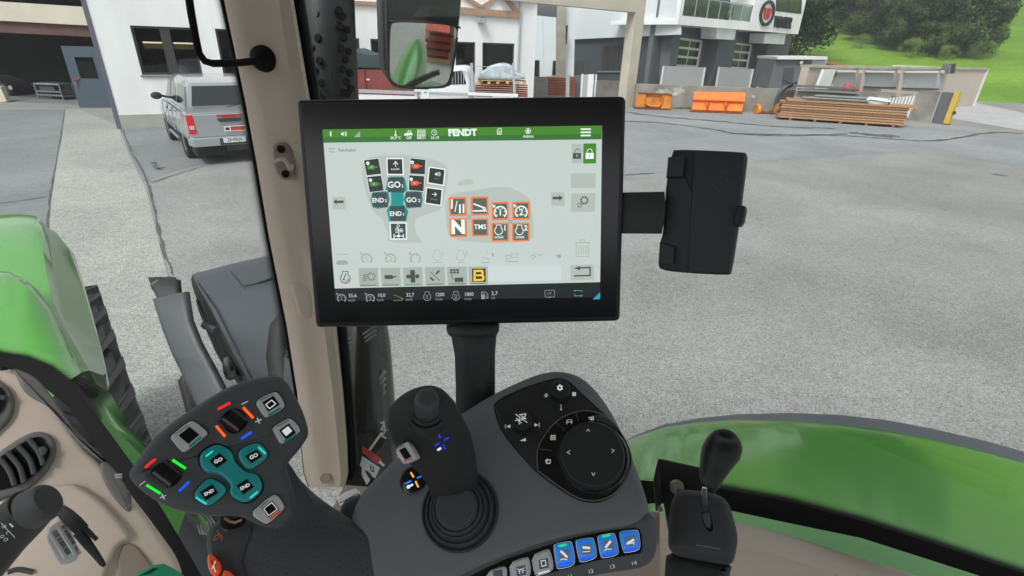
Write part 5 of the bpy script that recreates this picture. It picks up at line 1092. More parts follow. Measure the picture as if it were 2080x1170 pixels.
a.line(Z4([(262,938),(345,1075)]),1,'icon_grey'); a.line(Z4([(312,915),(400,1060)]),1.2,'icon_grey'); a.build('barcode',kt)
b=MB(True,50); b.limb([(122,1034,.58,10,.6),(135,1046,.57,13,.6),(152,1062,.56,14,.6),(168,1078,.56,13,.6)],'black_grip',14,3.0); b.limb([(166,1068,.56,5,.8),(180,1080,.56,5,.8),(190,1090,.56,4.5,.8),(197,1096,.56,4,.8)],'black_grip',10); b.limb([(160,1080,.56,11,.6),(178,1105,.56,9,.6),(196,1128,.56,7,.6),(208,1145,.56,5.5,.6),(213,1150,.56,3,.6)],'black_grip',12,3.0); kk=b.build('ignition_key'); setp(kk,'black two pronged key fob beside the barcode tag','key')
# ======================= MONITOR =======================
d_=[ray(600,205),ray(1272,197),ray(1258,652),ray(640,665)]
A3=Matrix((-d_[1],d_[2],-d_[3])).transposed(); zz=A3.inverted()@(-d_[0]); q=[d_[0],d_[1]*zz[0],d_[2]*zz[1],d_[3]*zz[2]]; s=.33/(q[1]-q[0]).length
Q=[CAM+v*s for v in q]
mt=thing('touchscreen_monitor','large black framed touchscreen showing a light joystick assignment page on a thick black stem','monitor',(Q[2]+Q[3])/2)
MP=Pl(Q[0],(Q[1]-Q[0]).cross(Q[3]-Q[0]),Q[1]-Q[0])
b=MB(True,40); b.puff(MP,[(602,208),(606,203),(612,202),(1262,195),(1269,198),(1272,205),(1260,643),(1258,650),(1250,653),(650,666),(643,664),(640,656)],0,.03,.0035,'bezel_black',seg=5); b.build('housing',mt)
b=MB(True,40); b.puff(Pl(MP.o-MP.n*.028,MP.n,MP.u),[(680,260),(1200,255),(1190,600),(700,610)],0,.03,.01,'black_plastic',ch=1); b.build('back_housing',mt)
b=MB(); b.add([MP.at(x,y,.0004) for x,y in ((612,212),(1262,205),(1250,643),(650,656))],[[0,1,2,3]],'gloss_black'); b.flat=True; b.build('front_glass',mt)
# screen content
S={}
def E_(n,r,g,bb,s=1.34): emis(n,(r,g,bb),s); S[n]=1
E_('s_bg',172,182,178); E_('s_bg2',180,190,190); E_('s_green',60,118,34); E_('s_green2',44,100,44); E_('s_shape',160,168,162); E_('s_btn',156,164,158); E_('s_btn2',148,156,148)
E_('s_dark',36,42,42); E_('s_dark2',52,64,68); E_('s_teal',22,128,124); E_('s_white',212,222,216); E_('s_ink',62,70,66); E_('s_faint',138,148,142); E_('s_orange',206,112,58); E_('s_tile',76,86,80); E_('s_fgreen',60,130,50); E_('s_forange',208,84,40)
E_('s_yellow',204,184,60); E_('s_black',20,26,26); E_('s_grey',128,136,134); E_('s_cyan',30,140,166); E_('s_txt',168,178,174); E_('s_tealtxt',70,130,130); E_('s_limegrey',96,110,60); E_('s_brown',70,40,14); E_('s_peach',206,170,140)
a=Art(MP,.0006,.00004)
sc0=[(655,263),(1223,255),(1219,573),(680,586)]
a.poly([(655,263),(1223,255),(1219,604),(681,611)],'s_black')
a.poly(sc0,'s_bg')
a.poly([(655,263),(1223,255),(1222,283),(657,290)],'s_green'); a.poly([(656,279),(1222,272),(1222,283),(657,290)],'s_green2')
z5=lambda pts:T(640,240,5.319,pts); z6=lambda pts:T(900,240,5.318,pts); z7=lambda pts:T(660,440,6.157,pts); z8=lambda pts:T(940,440,6.157,pts)
o1=lambda z,x,y: z([(x,y)])[0]
# top bar icons
def speaker(z,x,y,s,m):
    a.poly(z([(x-14*s,y-8*s),(x-4*s,y-8*s),(x+6*s,y-20*s),(x+6*s,y+20*s),(x-4*s,y+8*s),(x-14*s,y+8*s)]),m)
    c=o1(z,x+8*s,y); a.circ(c[0],c[1],3.2*s*.9,m,-60,60,inner=2.2*s*.9,n=8); a.circ(c[0],c[1],5.4*s*.9,m,-55,55,inner=4.4*s*.9,n=8)
a.line(z5([(158,160),(178,182),(168,196),(168,142),(178,155),(158,180)]),1,'s_white'); speaker(z5,300,170,1.3,'s_white')
a.poly(z5([(418,206),(488,206),(488,140)]),'s_faint'); 
a.line(z5([(870,135),(870,180)]),1.6,'s_white'); a.circ(*o1(z5,870,182),2.2,'s_white')
a.poly(z5([(965,170),(985,160),(1000,162),(1003,135),(1035,135),(1040,155),(1055,172),(1050,188),(1030,182),(1005,190),(965,188)]),'s_white'); a.poly(z5([(1010,142),(1028,142),(1032,160),(1008,162)]),'s_green')
a.line(z5([(1108,128),(1190,128),(1190,190),(1108,190)]),1,'s_white',True)
for i in range(4):
    for j in range(3): a.poly(z5([(1116+i*18,138+j*17),(1128+i*18,138+j*17),(1128+i*18,148+j*17),(1116+i*18,148+j*17)]),'s_white',up=False)
c=o1(z5,1288,155); a.circ(*c,5.6,'s_white',inner=4.6); a.line([(c[0],c[1]-3.5),c,(c[0]+2,c[1]+2)],.9,'s_white')
for (x,t) in ((872,'30,9°C'),(1014,'Off'),(1150,'08/31'),(1294,'16:19')): c=o1(z5,x,215 if x<1100 else 213); a.text(t,c[0],c[1],5.6,'s_white',bold=.01)
a.text('FENDT',940,270,12.5,'s_white',bold=.05,sx=1.05,shear=-.05); a.line([(903,270.5),(976,269.5)],.5,'s_green2')
a.line(z6([(585,175),(585,130),(600,113),(630,113),(630,175)]),1,'s_white',True); 
for k in range(3): a.line(z6([(594,140+k*12),(622,140+k*12)]),.9,'s_white')
c=o1(z6,918,140); a.circ(*c,5.5,'s_white',inner=4.4); a.circ(c[0],c[1]-1,2.2,'s_white'); a.circ(c[0],c[1]+3,3,'s_white',0,180,n=8); c=o1(z6,920,198); a.text('Admin',c[0],c[1],5.6,'s_white',bold=.01)
for k in range(3): a.poly(z6([(1485,113+k*34),(1594,112+k*34),(1594,128+k*34),(1485,129+k*34)]),'s_white',up=False)
# subtitle
a.line(z5([(158,332),(212,332)]),.9,'s_ink'); a.line(z5([(158,362),(214,368)]),.9,'s_ink'); a.line(z5([(158,325),(158,338)]),.9,'s_ink'); a.line(z5([(212,362),(212,374)]),.9,'s_ink')
c=o1(z5,350,348); a.text('Fahrhebel',c[0],c[1],6.2,'s_ink')
# joystick silhouette
a.poly(z5([(520,480),(560,430),(700,405),(900,395),(1100,410),(1300,450),(1400,500),(1440,560),(1430,700),(1390,900),(1370,980),(1250,1030),(1120,1070),(1080,1100),(1080,1180),(1100,1250),(1150,1330),(1150,1345),(780,1345),(800,1250),(760,1180),(740,1090),(640,1020),(590,930),(540,750),(505,600)]),'s_shape',ch=1)
def tile(z,q,m,border=None,bm='s_white'):
    if border:
        cx=sum(p[0] for p in q)/4; cy=sum(p[1] for p in q)/4; a.poly(z([(cx+(x-cx)*border,cy+(y-cy)*border) for x,y in q]),bm)
    a.poly(z(q),m)
a.poly(z5([(765,775),(790,650),(820,630),(950,630),(975,660),(1000,775),(960,805),(955,925),(1010,1000),(990,1110),(800,1110),(778,990),(825,930),(825,805)]),'s_teal')
a.poly(z5([(602,880),(625,795),(740,785),(795,800),(810,880),(790,960),(680,980),(625,960)]),'s_teal'); a.poly(z5([(955,880),(985,790),(1100,785),(1160,800),(1166,880),(1150,960),(1000,975)]),'s_teal')
def cyl(x,y,m,n):
    a.poly(z5([(x-42,y-18),(x+30,y-24),(x+42,y-12),(x+42,y+14),(x+30,y+24),(x-36,y+24)]),m); a.line(z5([(x+42,y),(x+72,y-2)]),1.6,m); c=o1(z5,x+62,y-1); a.circ(*c,1.6,m); c=o1(z5,x,y); a.text(n,*c,4.2,'s_white'); c=o1(z5,x-36,y-42); a.circ(*c,3.4,'s_white'); a.line([(c[0]-1.6,c[1]),(c[0]+1.6,c[1])],.8,'s_ink')
tile(z5,[(532,456),(688,436),(720,602),(562,620)],'s_dark',1.05); cyl(610,530,'s_fgreen','4')
tile(z5,[(568,636),(718,620),(748,782),(595,800)],'s_dark',1.05); cyl(640,712,'s_fgreen','3')
tile(z5,[(1036,434),(1196,450),(1190,608),(1030,600)],'s_dark',1.05); cyl(1090,520,'s_forange','5')
tile(z5,[(1022,616),(1184,628),(1176,790),(1018,778)],'s_dark',1.05); cyl(1080,702,'s_forange','5')
tile(z5,[(788,444),(946,444),(952,604),(794,602)],'s_dark',1.14); a.line(z5([(877,525),(877,470)]),1.3,'s_white'); a.line(z5([(852,500),(877,470),(902,500)]),1.3,'s_white'); c=o1(z5,872,552); a.text('Achslift',*c,4.2,'s_white',sx=.95)
tile(z5,[(1243,536),(1402,560),(1386,720),(1228,694)],'s_dark',1.14); speaker(z5,1318,605,1.2,'s_white'); c=o1(z5,1318,655); a.text('Horn',*c,3,'s_grey',rot=-6)
tile(z5,[(1214,755),(1372,775),(1358,936),(1200,912)],'s_dark',1.14); a.line(z5([(1272,822),(1316,822)]),1.2,'s_white'); a.line(z5([(1298,804),(1316,822),(1298,842)]),1.2,'s_white'); c=o1(z5,1290,875); a.text('Always',*c,3.4,'s_grey',rot=-6)
tile(z5,[(798,640),(962,640),(968,804),(796,800)],'s_dark2'); c=o1(z5,862,722); a.text('GO',*c,12,'s_white',bold=.02); c=o1(z5,950,736); a.text('1',*c,7,'s_white',bold=.02)
tile(z5,[(628,804),(786,800),(794,964),(632,960)],'s_dark2'); c=o1(z5,690,888); a.text('END',*c,8.8,'s_white',bold=.02,sx=.95); c=o1(z5,772,892); a.text('2',*c,5.6,'s_white',bold=.02)
tile(z5,[(988,800),(1148,796),(1150,962),(990,960)],'s_dark2'); c=o1(z5,1048,885); a.text('GO',*c,9.6,'s_white',bold=.02); c=o1(z5,1132,890); a.text('2',*c,6,'s_white',bold=.02)
tile(z5,[(814,950),(978,946),(984,1108),(826,1110)],'s_dark2'); c=o1(z5,880,1032); a.text('END',*c,9,'s_white',bold=.02,sx=.95); c=o1(z5,964,1038); a.text('1',*c,6,'s_white',bold=.02)
tile(z7,[(832,84),(1018,84),(1022,268),(842,268)],'s_dark2',1.15); c=o1(z7,925,112); a.circ(*c,3,'s_white',inner=2)
for k in range(4): a.line(z7([(892,142+k*18),(922,136+k*18)]),1,'s_white')
a.line(z7([(925,140),(935,200),(930,235)]),1.6,'s_white'); c=o1(z7,965,168); a.circ(*c,4,'s_white',inner=3.2); c=o1(z7,962,170); a.circ(*c,1.8,'s_white'); a.line(z7([(875,238),(995,238)]),1.6,'s_white'); a.line(z7([(875,215),(875,262)]),1.8,'s_white'); a.line(z7([(992,215),(992,262)]),1.8,'s_white'); c=o1(z7,932,238); a.circ(*c,2.8,'s_white')
# arrows
a.poly(z5([(200,850),(340,850),(345,985),(205,985)]),'s_btn'); a.poly(z5([(212,902),(248,872),(248,890),(322,888),(322,915),(248,916),(248,934)]),'s_ink')
a.poly(z6([(1160,800),(1305,800),(1305,945),(1165,945)]),'s_btn'); a.poly(z6([(1178,848),(1248,848),(1248,832),(1288,860),(1250,892),(1250,876),(1178,876)]),'s_ink')
# right cluster
a.poly(z6([(150,735),(170,690),(230,665),(325,662),(330,715),(250,720)]),'s_shape',ch=1)
a.poly(z6([(20,840),(300,780),(600,740),(720,745),(850,810),(930,860),(950,950),(980,1200),(960,1330),(500,1350),(60,1300),(40,1100)]),'s_shape',ch=1)
def otile(z,x0,y0,x1,y1):
    p=z([(x0-5,y0-5),(x1+5,y1+5)]); a.rect(*p[0],*p[1],'s_orange',2.5); p=z([(x0+16,y0+14),(x1-16,y1-14)]); a.rect(*p[0],*p[1],'s_tile',1)
otile(z6,70,858,258,1048); a.line(z6([(100,880),(100,970)]),3.6,'s_white'); a.line(z6([(155,895),(132,1008)]),1.8,'s_white'); a.line(z6([(186,935),(186,1020)]),3.6,'s_white'); a.line(z6([(224,930),(224,1018)]),3.4,'s_white')
otile(z6,305,852,490,1042); a.line(z6([(335,925),(450,968)]),3,'s_white'); a.line(z6([(330,1000),(466,998)]),3,'s_white'); c=o1(z6,446,975); a.circ(*c,3.2,'s_white'); a.circ(*c,1.2,'s_tile')
def gauge(cx,cy,r,n,mw,mt_,z,bold=.02,tk=6):
    c=o1(z,cx,cy); a.circ(*c,r,mw,-50,230,inner=r*.8,n=24)
    for i in range(6): an=math.radians(-40+i*52); a.line([(c[0]+r*.6*math.cos(an),c[1]-r*.6*math.sin(an)),(c[0]+r*.8*math.cos(an),c[1]-r*.8*math.sin(an))],r*.13,mw)
    if n: a.text(n,c[0],c[1]+r*.05,r*.95,mt_,bold=bold)
    a.line([(c[0]-r*1.15,c[1]-r*1.15),(c[0]-r*.85,c[1]-r*.85)],r*.2,mw); a.line([(c[0]-r*1.15,c[1]-r*.8),(c[0]-r*.85,c[1]-r*.85),(c[0]-r*.8,c[1]-r*1.15)],r*.1,mw)
otile(z6,528,908,705,1092); gauge(618,1015,13,'1','s_white','s_white',z6)
otile(z6,748,905,932,1088); gauge(842,1012,13,'2','s_white','s_white',z6)
otile(z7,1566,22,1780,242); c=o1(z7,1672,132); a.text('N',*c,26,'s_white',bold=.05)
otile(z8,118,24,322,232); c=o1(z8,220,124); a.text('TMS',*c,9.4,'s_white',bold=.02)
def engine(z,cx,cy,r,m,n=None,lw=1.6):
    c=o1(z,cx,cy); a.circ(*c,r,m,-235,55,inner=r-lw,n=24); a.line([(c[0]-r*.55,c[1]-r*.75),(c[0]-r*.55,c[1]-r*1.35),(c[0]+r*.55,c[1]-r*1.35),(c[0]+r*.55,c[1]-r*.75)],lw*.8,m)
    if n: a.text(n,c[0],c[1],r*1.1,m,bold=.01)
for (cx,n,x0) in ((448,'1',362),(706,'2',616)):
    otile(z8,x0,78,x0+212,295); engine(z8,cx,170,8.6,'s_white'); c=o1(z8,cx+78,138); a.text(n,*c,10,'s_white',bold=.03); c=o1(z8,cx+6,248); a.text('n/min',*c,5.6,'s_white',bold=.015)
for z,x,y in ((z6,285,1066),(z6,725,1112)): c=o1(z,x,y); a.circ(*c,4.2,'s_grey',inner=2.2)
# right column
a.rect(*z6([(1380,285)])[0],*z6([(1490,490)])[0],'s_btn',1); a.rect(*z6([(1503,280)])[0],*z6([(1638,492)])[0],'s_green',1.5)
for (x,m,hm,op) in ((1435,'s_ink','s_bg',1),(1570,'s_white','s_green',0)):
    c=o1(z6,x,382); a.rect(c[0]-8,c[1],c[0]+8,c[1]+11.5,m); a.circ(c[0]+(1 if op else 0),c[1]-3,5.6,m,0,180,inner=4.4,n=12); a.line([(c[0]-5.0,c[1]),(c[0]-5.0,c[1]-3)],1.2,m); 
    if not op: a.line([(c[0]+5.0,c[1]),(c[0]+5.0,c[1]-3)],1.2,m)
    a.circ(c[0],c[1]+4.5,1.2,hm); a.line([(c[0],c[1]+4.5),(c[0],c[1]+8)],1,hm)
a.rect(*z6([(1370,600)])[0],*z6([(1632,752)])[0],'s_btn',1); a.rect(*z6([(1372,812)])[0],*z6([(1628,1005)])[0],'s_btn',1)
for (x,y,r) in ((1512,885,7.2),(1462,938,4)):
    c=o1(z6,x,y); a.circ(*c,r,'s_ink',inner=r*.72)
    for i in range(8): an=math.pi/4*i+.3; a.line([(c[0]+r*math.cos(an),c[1]+r*math.sin(an)),(c[0]+r*1.18*math.cos(an),c[1]+r*1.18*math.sin(an))],r*.28,'s_ink')
a.line(z8([(1395,315),(1575,312)]),1.4,'s_faint'); a.line(z8([(1402,320),(1404,488),(1555,486),(1560,320)]),1.2,'s_faint'); a.line(z8([(1455,300),(1455,280),(1510,280),(1510,300)]),1.1,'s_faint')
for k in range(4): a.line(z8([(1435+k*32,350),(1435+k*31,460)]),1.3,'s_faint')
a.rect(*z8([(1335,590)])[0],*z8([(1620,775)])[0],'s_btn',1); a.line(z8([(1440,625),(1575,620),(1575,718),(1380,724)]),3,'s_ink'); a.poly(z8([(1375,630),(1452,602),(1452,655)]),'s_ink')
# faint row
for x in (540,835,1140): gauge(x+10,512,11,{540:'1',835:'2',1140:None}[x],'s_faint','s_faint',z7,0)
a.line(z7([(170,458),(315,456)]),1.4,'s_faint'); a.poly(z7([(175,550),(200,530),(300,528),(325,555),(318,585),(180,588)]),'s_faint',ch=1)
for (x,n) in ((1420,'1'),(1705,'2')): engine(z7,x,480,9,'s_faint',None,1.0); c=o1(z7,x+72,445); a.text(n,*c,8,'s_faint'); a.line(z7([(x-30,556),(x+55,554)]),1.2,'s_faint')
a.line(z8([(240,490),(340,515)]),1.2,'s_faint'); a.line(z8([(235,556),(335,556)]),1.4,'s_faint'); a.line(z8([(305,410),(305,450)]),1,'s_faint'); a.rect(*z8([(362,440)])[0],*z8([(390,478)])[0],'s_faint')
for (x0,x1,y0) in ((535,595,470),(600,690,450)): a.line(z8([(x0,y0),(x1,y0),(x1-8,y0+40),(x0+8,y0+42)]),1.2,'s_faint',True)
a.line(z8([(540,545),(685,542)]),1.6,'s_faint'); a.line(z8([(835,480),(880,460),(900,490),(860,515)]),1.4,'s_faint'); a.line(z8([(905,450),(950,470),(985,455)]),1.2,'s_faint'); c=o1(z8,1190,478); a.circ(*c,4,'s_faint'); a.line(z8([(1135,475),(1170,470)]),1.4,'s_faint')
# bottom tabs
tabs=[(452,704),(728,978),(998,1246),(1268,1520),(1540,1788)]
a.poly(z7([(1990,600),(2940,592),(2940,772),(2000,790)]),'s_bg2')
for i,(x0,x1) in enumerate(tabs): a.rect(*z7([(x0,625-i*4)])[0],*z7([(x1,848-i*4)])[0],'s_btn2',0); a.line(z7([(x0+30,836-i*5),(x1-30,833-i*5)]),1.4,'s_teal' if i==2 else 's_ink')
a.line(z7([(215,845),(415,842)]),1.6,'s_peach'); engine(z7,295,750,10.5,'s_ink',None,1.8); a.line(z7([(305,690),(270,765),(290,765)]),2,'s_ink'); a.line(z7([(295,790),(330,770),(330,745)]),1.6,'s_ink')
for k in range(4): a.line(z7([(512,715+k*22),(560,700+k*22)]),1.3,'s_ink')
a.line(z7([(575,695),(610,682),(650,700),(662,730),(640,765),(595,768),(572,730),(575,695)]),1.4,'s_ink')
a.poly(z7([(775,708),(868,706),(884,722),(884,745),(868,756),(778,755)]),'s_ink'); a.line(z7([(884,730),(925,728)]),1.8,'s_ink'); c=o1(z7,900,728); a.circ(*c,1.8,'s_ink')
c=[z7([(1085,645),(1155,645)]),]; a.rect(*z7([(1088,645)])[0],*z7([(1155,800)])[0],'s_ink',2.5); p=o1(z7,1068,725); a.circ(*p,4.4,'s_ink'); p=o1(z7,1178,722); a.circ(*p,4.2,'s_ink')
a.line(z7([(1335,665),(1450,775)]),1.2,'s_ink'); a.line(z7([(1410,690),(1440,660)]),3.6,'s_ink'); a.line(z7([(1340,740),(1375,770)]),3.8,'s_ink'); a.line(z7([(1440,660),(1455,645)]),1.2,'s_ink')
for i in range(3):
    for j in range(2): a.rect(*z7([(1578+i*39,634+j*30)])[0],*z7([(1610+i*39,658+j*30)])[0],'s_ink')
a.line(z7([(1595,700),(1610,750),(1622,765)]),1.4,'s_ink'); a.rect(*z7([(1635,738)])[0],*z7([(1742,790)])[0],'s_ink')
a.rect(*z8([(80,605)])[0],*z8([(320,810)])[0],'s_btn2'); a.rect(*z8([(122,628)])[0],*z8([(292,788)])[0],'s_brown'); a.line(z8([(155,655),(155,770)]),4.4,'s_yellow'); a.line(z8([(150,656),(245,654),(252,665),(252,690),(240,705)]),4.4,'s_yellow'); a.line(z8([(180,708),(248,710)]),3.8,'s_yellow'); a.line(z8([(248,708),(262,725),(262,748),(250,764),(155,768)]),4.4,'s_yellow'); a.line(z8([(105,812),(300,810)]),1.4,'s_ink')
# status line
for (x,n) in ((255,'1'),(606,'2')): gauge(x,990,9,n,'s_grey','s_grey',z7,.0)
for (x,t,u) in ((392,'55,6','km/h'),(742,'10,0','km/h'),(1092,'32,7','km/h'),(1455,'1200','1/min'),(1810,'1800','1/min')):
    c=o1(z7,x,955-(x-392)*.012); a.text(t,*c,7.2,'s_txt',bold=.005,sx=.92); c=o1(z7,x-12,1012-(x-392)*.012); a.text(u,*c,5,'s_grey',sx=.95)
a.line(z7([(895,945),(1000,985)]),1.4,'s_limegrey'); a.line(z7([(890,1015),(1000,1010)]),1.4,'s_limegrey'); c=o1(z7,995,992); a.circ(*c,2,'s_limegrey')
engine(z7,1302,970,7.6,'s_grey','1',1.1); engine(z7,1652,966,7.6,'s_grey','2',1.1)
a.rect(*z8([(235,905)])[0],*z8([(282,995)])[0],'s_grey',1); a.rect(*z8([(243,915)])[0],*z8([(275,938)])[0],'s_black'); a.line(z8([(290,910),(315,930),(320,985),(300,985),(298,950)]),1.1,'s_grey'); c=o1(z8,398,925); a.text('2,7',*c,7.4,'s_txt',bold=.005); c=o1(z8,385,982); a.text('l/h',*c,5,'s_grey')
a.line(z8([(1012,888),(1128,886),(1126,968),(1016,970)]),.9,'s_grey',True); c=o1(z8,1068,928); a.text('UT',*c,5,'s_grey'); a.line(z8([(1055,976),(1085,976)]),1,'s_grey')
a.line(z8([(1365,892),(1460,890),(1462,905)]),1.5,'s_tealtxt'); a.line(z8([(1375,935),(1375,955),(1470,953)]),1.5,'s_tealtxt'); a.poly(z8([(1358,892),(1382,878),(1382,905)]),'s_tealtxt'); a.poly(z8([(1476,953),(1452,940),(1452,968)]),'s_tealtxt')
a.poly(z8([(1592,998),(1685,994),(1685,910)]),'s_cyan')
a.build('screen',mt)
b=MB(True,50); b.limb([(960,640,.60,50,.6),(962,664,.59,50,.6),(963,680,.585,46,.6),(965,720,.585,41,.6),(966,780,.585,40,.6),(966,830,.585,40,.6),(964,900,.59,44,.6)],'black_plastic',28,3.2); b.limb([(961,655,.585,52,.65),(961,662,.583,54,.65),(962,674,.58,52,.65),(962,682,.58,47,.65)],'black_plastic',28,3.2); b.build('stem',mt)
# ======================= PHONE HOLDER =======================
Z9=lambda pts:T(1240,280,3.9,pts)
ho=thing('phone_holder','black clamping phone holder on a flat arm at the right edge of the screen','phone holder',P(1420,550,.53))
hp_=facing(1420,430,.535,4,-8)
b=MB(True,50); b.puff(hp_,Z9([(490,98),(505,90),(660,90),(1060,108),(1078,125),(1078,150),(1010,700),(950,1075),(930,1090),(590,1072),(400,1050),(372,1010),(385,830),(412,760),(440,300)]),0,.022,.004,'holder_black',ch=1,seg=4); b.build('body',ho)
b=MB(True,50); b.puff(hp_,Z9([(662,112),(1050,128),(1062,150),(998,660),(940,1070),(612,1062),(640,500)]),.003,.004,.0015,'holder_black'); b.build('cover',ho)
for q in ([(455,150),(590,150),(575,310),(440,315)],[(388,825),(510,862),(500,1000),(378,1005)]):
    b=MB(True,50); b.puff(hp_,Z9(q),.006,.008,.002,'holder_black'); b.build('clip',ho)
b=MB(True,50); b.puff(hp_,Z9([(1000,535),(1068,535),(1070,560),(1045,698),(975,695),(975,650)]),.012,.03,.003,'grey_tractor_dark',ch=1); b.build('clamp',ho)
b=MB(True,50); b.puff(facing(1300,430,.545,2,0),Z9([(30,432),(430,425),(440,600),(405,760),(30,758)]),0,.012,.002,'black_plastic'); b.build('arm',ho)
a=Art(hp_,.0034,.0001); 
for q in ([(875,262),(905,278)],[(915,335),(940,362)],[(790,362),(838,395)],[(838,440),(842,445)]): a.line(Z9(q),.5,'vent_grey')
a.build('scratch',ho)
# ======================= ARMREST CONSOLE =======================
Z8=lambda pts:T(960,740,3.655,pts)
con=thing('armrest_console','dark grey armrest control console with rotary dial, knobs and a row of lit buttons','control console',P(1100,1150,.5))
CP=facing(1150,940,.50,13,2)
b=MB(True,50); b.puff(CP,[(700,1090),(712,1030),(735,990),(765,962),(800,925),(860,885),(935,835),(1000,795),(1060,766),(1105,750),(1140,747),(1180,758),(1212,786),(1245,832),(1276,895),(1302,965),(1322,1025),(1322,1052),(1300,1078),(1255,1088),(1180,1100),(1090,1122),(1000,1150),(920,1182),(870,1215),(850,1280),(780,1280)],0,.055,.012,'console_grey',ch=2,seg=6); b.build('housing',con)
# button fascia below the crease
FPn=Pl(CP.at(1150,1090,-.001),(CP.n+U*-.22+R*.04).normalized())
b=MB(True,50); b.puff(FPn,[(850,1175),(900,1150),(1000,1112),(1100,1084),(1200,1064),(1295,1050),(1318,1040),(1332,1052),(1340,1085),(1335,1130),(1322,1148),(1300,1158),(1240,1166),(1180,1178),(1120,1200),(1060,1240),(860,1300)],0,.05,.007,'head_grey',ch=1,seg=5); b.build('button_fascia',con)
Z9b=lambda pts:T(940,1000,4.522,pts)
a=Art(FPn,.0005,.0002); a.poly(Z9b([(60,775),(200,700),(400,610),(600,545),(800,480),(1000,420),(1200,378),(1400,345),(1580,325),(1625,340),(1645,400),(1650,520),(1630,560),(1450,590),(1240,625),(1060,670),(880,720),(700,775),(500,850),(60,900)]),'deep_black'); a.build('button_recess',con)
btns=[([(225,735),(370,680),(400,700),(400,800),(230,850)],0),([(432,655),(580,600),(605,620),(622,720),(600,790),(470,830),(450,800)],1),([(635,590),(770,530),(800,545),(828,660),(820,720),(690,765),(665,745)],2),([(838,500),(860,480),(980,455),(1005,480),(1028,620),(1010,670),(890,700),(865,685)],3),([(1040,460),(1060,440),(1180,422),(1202,440),(1228,560),(1215,605),(1095,640),(1072,620)],4),([(1240,420),(1260,400),(1375,380),(1398,395),(1428,530),(1415,575),(1295,600),(1270,585)],5),([(1440,380),(1465,362),(1590,350),(1612,365),(1628,480),(1612,530),(1500,552),(1478,540)],6)]
for q,k in btns:
    m_='btn_white' if k<3 else 'btn_blue'
    cx=sum(p[0] for p in q)/len(q); cy=sum(p[1] for p in q)/len(q)
    b=MB(True,50); b.puff(FPn,Z9b([(cx+(x-cx)*1.08,cy+(y-cy)*1.08) for x,y in q]),.0012,.001,.0004,'icon_grey',ch=1); b.puff(FPn,Z9b([(cx+(x-cx)*1.03,cy+(y-cy)*1.03) for x,y in q]),.0016,.001,.0004,'deep_black',ch=1); b.puff(FPn,Z9b(q),.005,.005,.0018,m_,ch=1); bo=b.build('lit_button' if k>2 else 'white_button',con)
    a=Art(FPn,.0052,.0001); r_=lambda pts:Z9b([(cx+x,cy+y) for x,y in pts])
    if k>2:
        a.poly(r_([(-70,80),(65,55),(70,85),(-62,110)]),'bl_glow' if 'bl_glow' in M else (emis('bl_glow',(20,90,240),1.0) and 'bl_glow'),ch=1)
        a.poly(r_([(-50,-38),(38,-52),(48,38),(-42,52)]),'icon_bg')
        if k in (3,5): a.poly(r_([(-62,-92),(22,-108),(26,-84),(-58,-66)]),'gr_glow' if 'gr_glow' in M else (emis('gr_glow',(30,210,130),1.0) and 'gr_glow'),ch=1)
        if k==3: a.line(r_([(-32,-32),(22,18)]),4.6,'icon_white'); a.line(r_([(-38,44),(0,36),(22,44)]),1.6,'icon_white')
        if k==4: a.line(r_([(-32,-18),(28,-12)]),4.6,'icon_white'); a.line(r_([(-34,24),(30,18)]),1.6,'icon_white')
        if k==5: a.line(r_([(-22,18),(20,-34)]),4.6,'icon_white'); a.line(r_([(-38,46),(-5,34),(28,36)]),1.6,'icon_white')
        if k==6: a.line(r_([(-26,22),(28,-10)]),4.4,'icon_white'); a.line(r_([(-38,30),(34,16)]),1.8,'icon_white'); a.line(r_([(26,16),(30,34)]),1.6,'icon_white')
    else:
        a.poly(r_([(-48,-30),(36,-48),(46,40),(-38,58)]),'ink2' if 'ink2' in M else (mat('ink2',(86,92,110),.5,var=0) and 'ink2'))
        if k==2: a.line(r_([(-26,-20),(14,-28),(22,20),(-18,30)]),1.4,'icon_white',True); a.poly(r_([(-56,92),(50,62),(54,76),(-50,106)]),'icon_white')
        if k==1: 
            a.line(r_([(-16,30),(-12,-6),(8,-12),(16,24)]),1.3,'icon_white')
            for (x,y) in ((-34,-14),(-30,8),(26,-24),(32,0)): a.line(r_([(x,y),(x*.65,y*.65)]),1.2,'icon_white')
    a.build('icon',bo)
a=Art(FPn,.0003,.0001)
for t,x,y in (('12',1175,727),('13',1372,684),('14',1572,651),('11',985,772)): c=o1(Z9b,x,y); a.text(t,*c,7.4,'icon_grey',rot=12,sx=1.15)
a.build('marking',con)
# black control panel
pan=Z8([(158,320),(170,285),(230,240),(400,165),(600,105),(680,110),(740,145),(850,250),(1000,390),(1100,510),(1170,640),(1185,740),(1145,850),(1080,940),(1000,1005),(900,1028),(780,1005),(640,925),(490,815),(400,725),(260,560),(190,440)])
b=MB(True,50); b.puff(CP,pan,.0012,.003,.001,'deep_black',sm=3); cx=sum(p[0] for p in pan)/len(pan); cy=sum(p[1] for p in pan)/len(pan)
b.puff(CP,[(cx+(x-cx)*.982,cy+(y-cy)*.982) for x,y in pan],.002,.003,.0015,'black_plastic',sm=3); cpn=b.build('control_panel',con)
arc=Z8([(485,780),(482,640),(540,520),(640,410),(780,350),(900,352),(1000,395),(1090,490),(1160,620),(1180,735),(1140,840),(1080,930),(1000,990),(900,1012),(780,990),(640,905),(500,800)])
b=MB(True,50); b.puff(CP,arc,.0032,.002,.001,'gloss_black',sm=3); b.tube([CP.at(x,y,.0034) for x,y in smooth(arc,3)],.0006,'vent_grey',6,False); b.build('button_ring',con)
a=Art(CP,.0034,.0001)
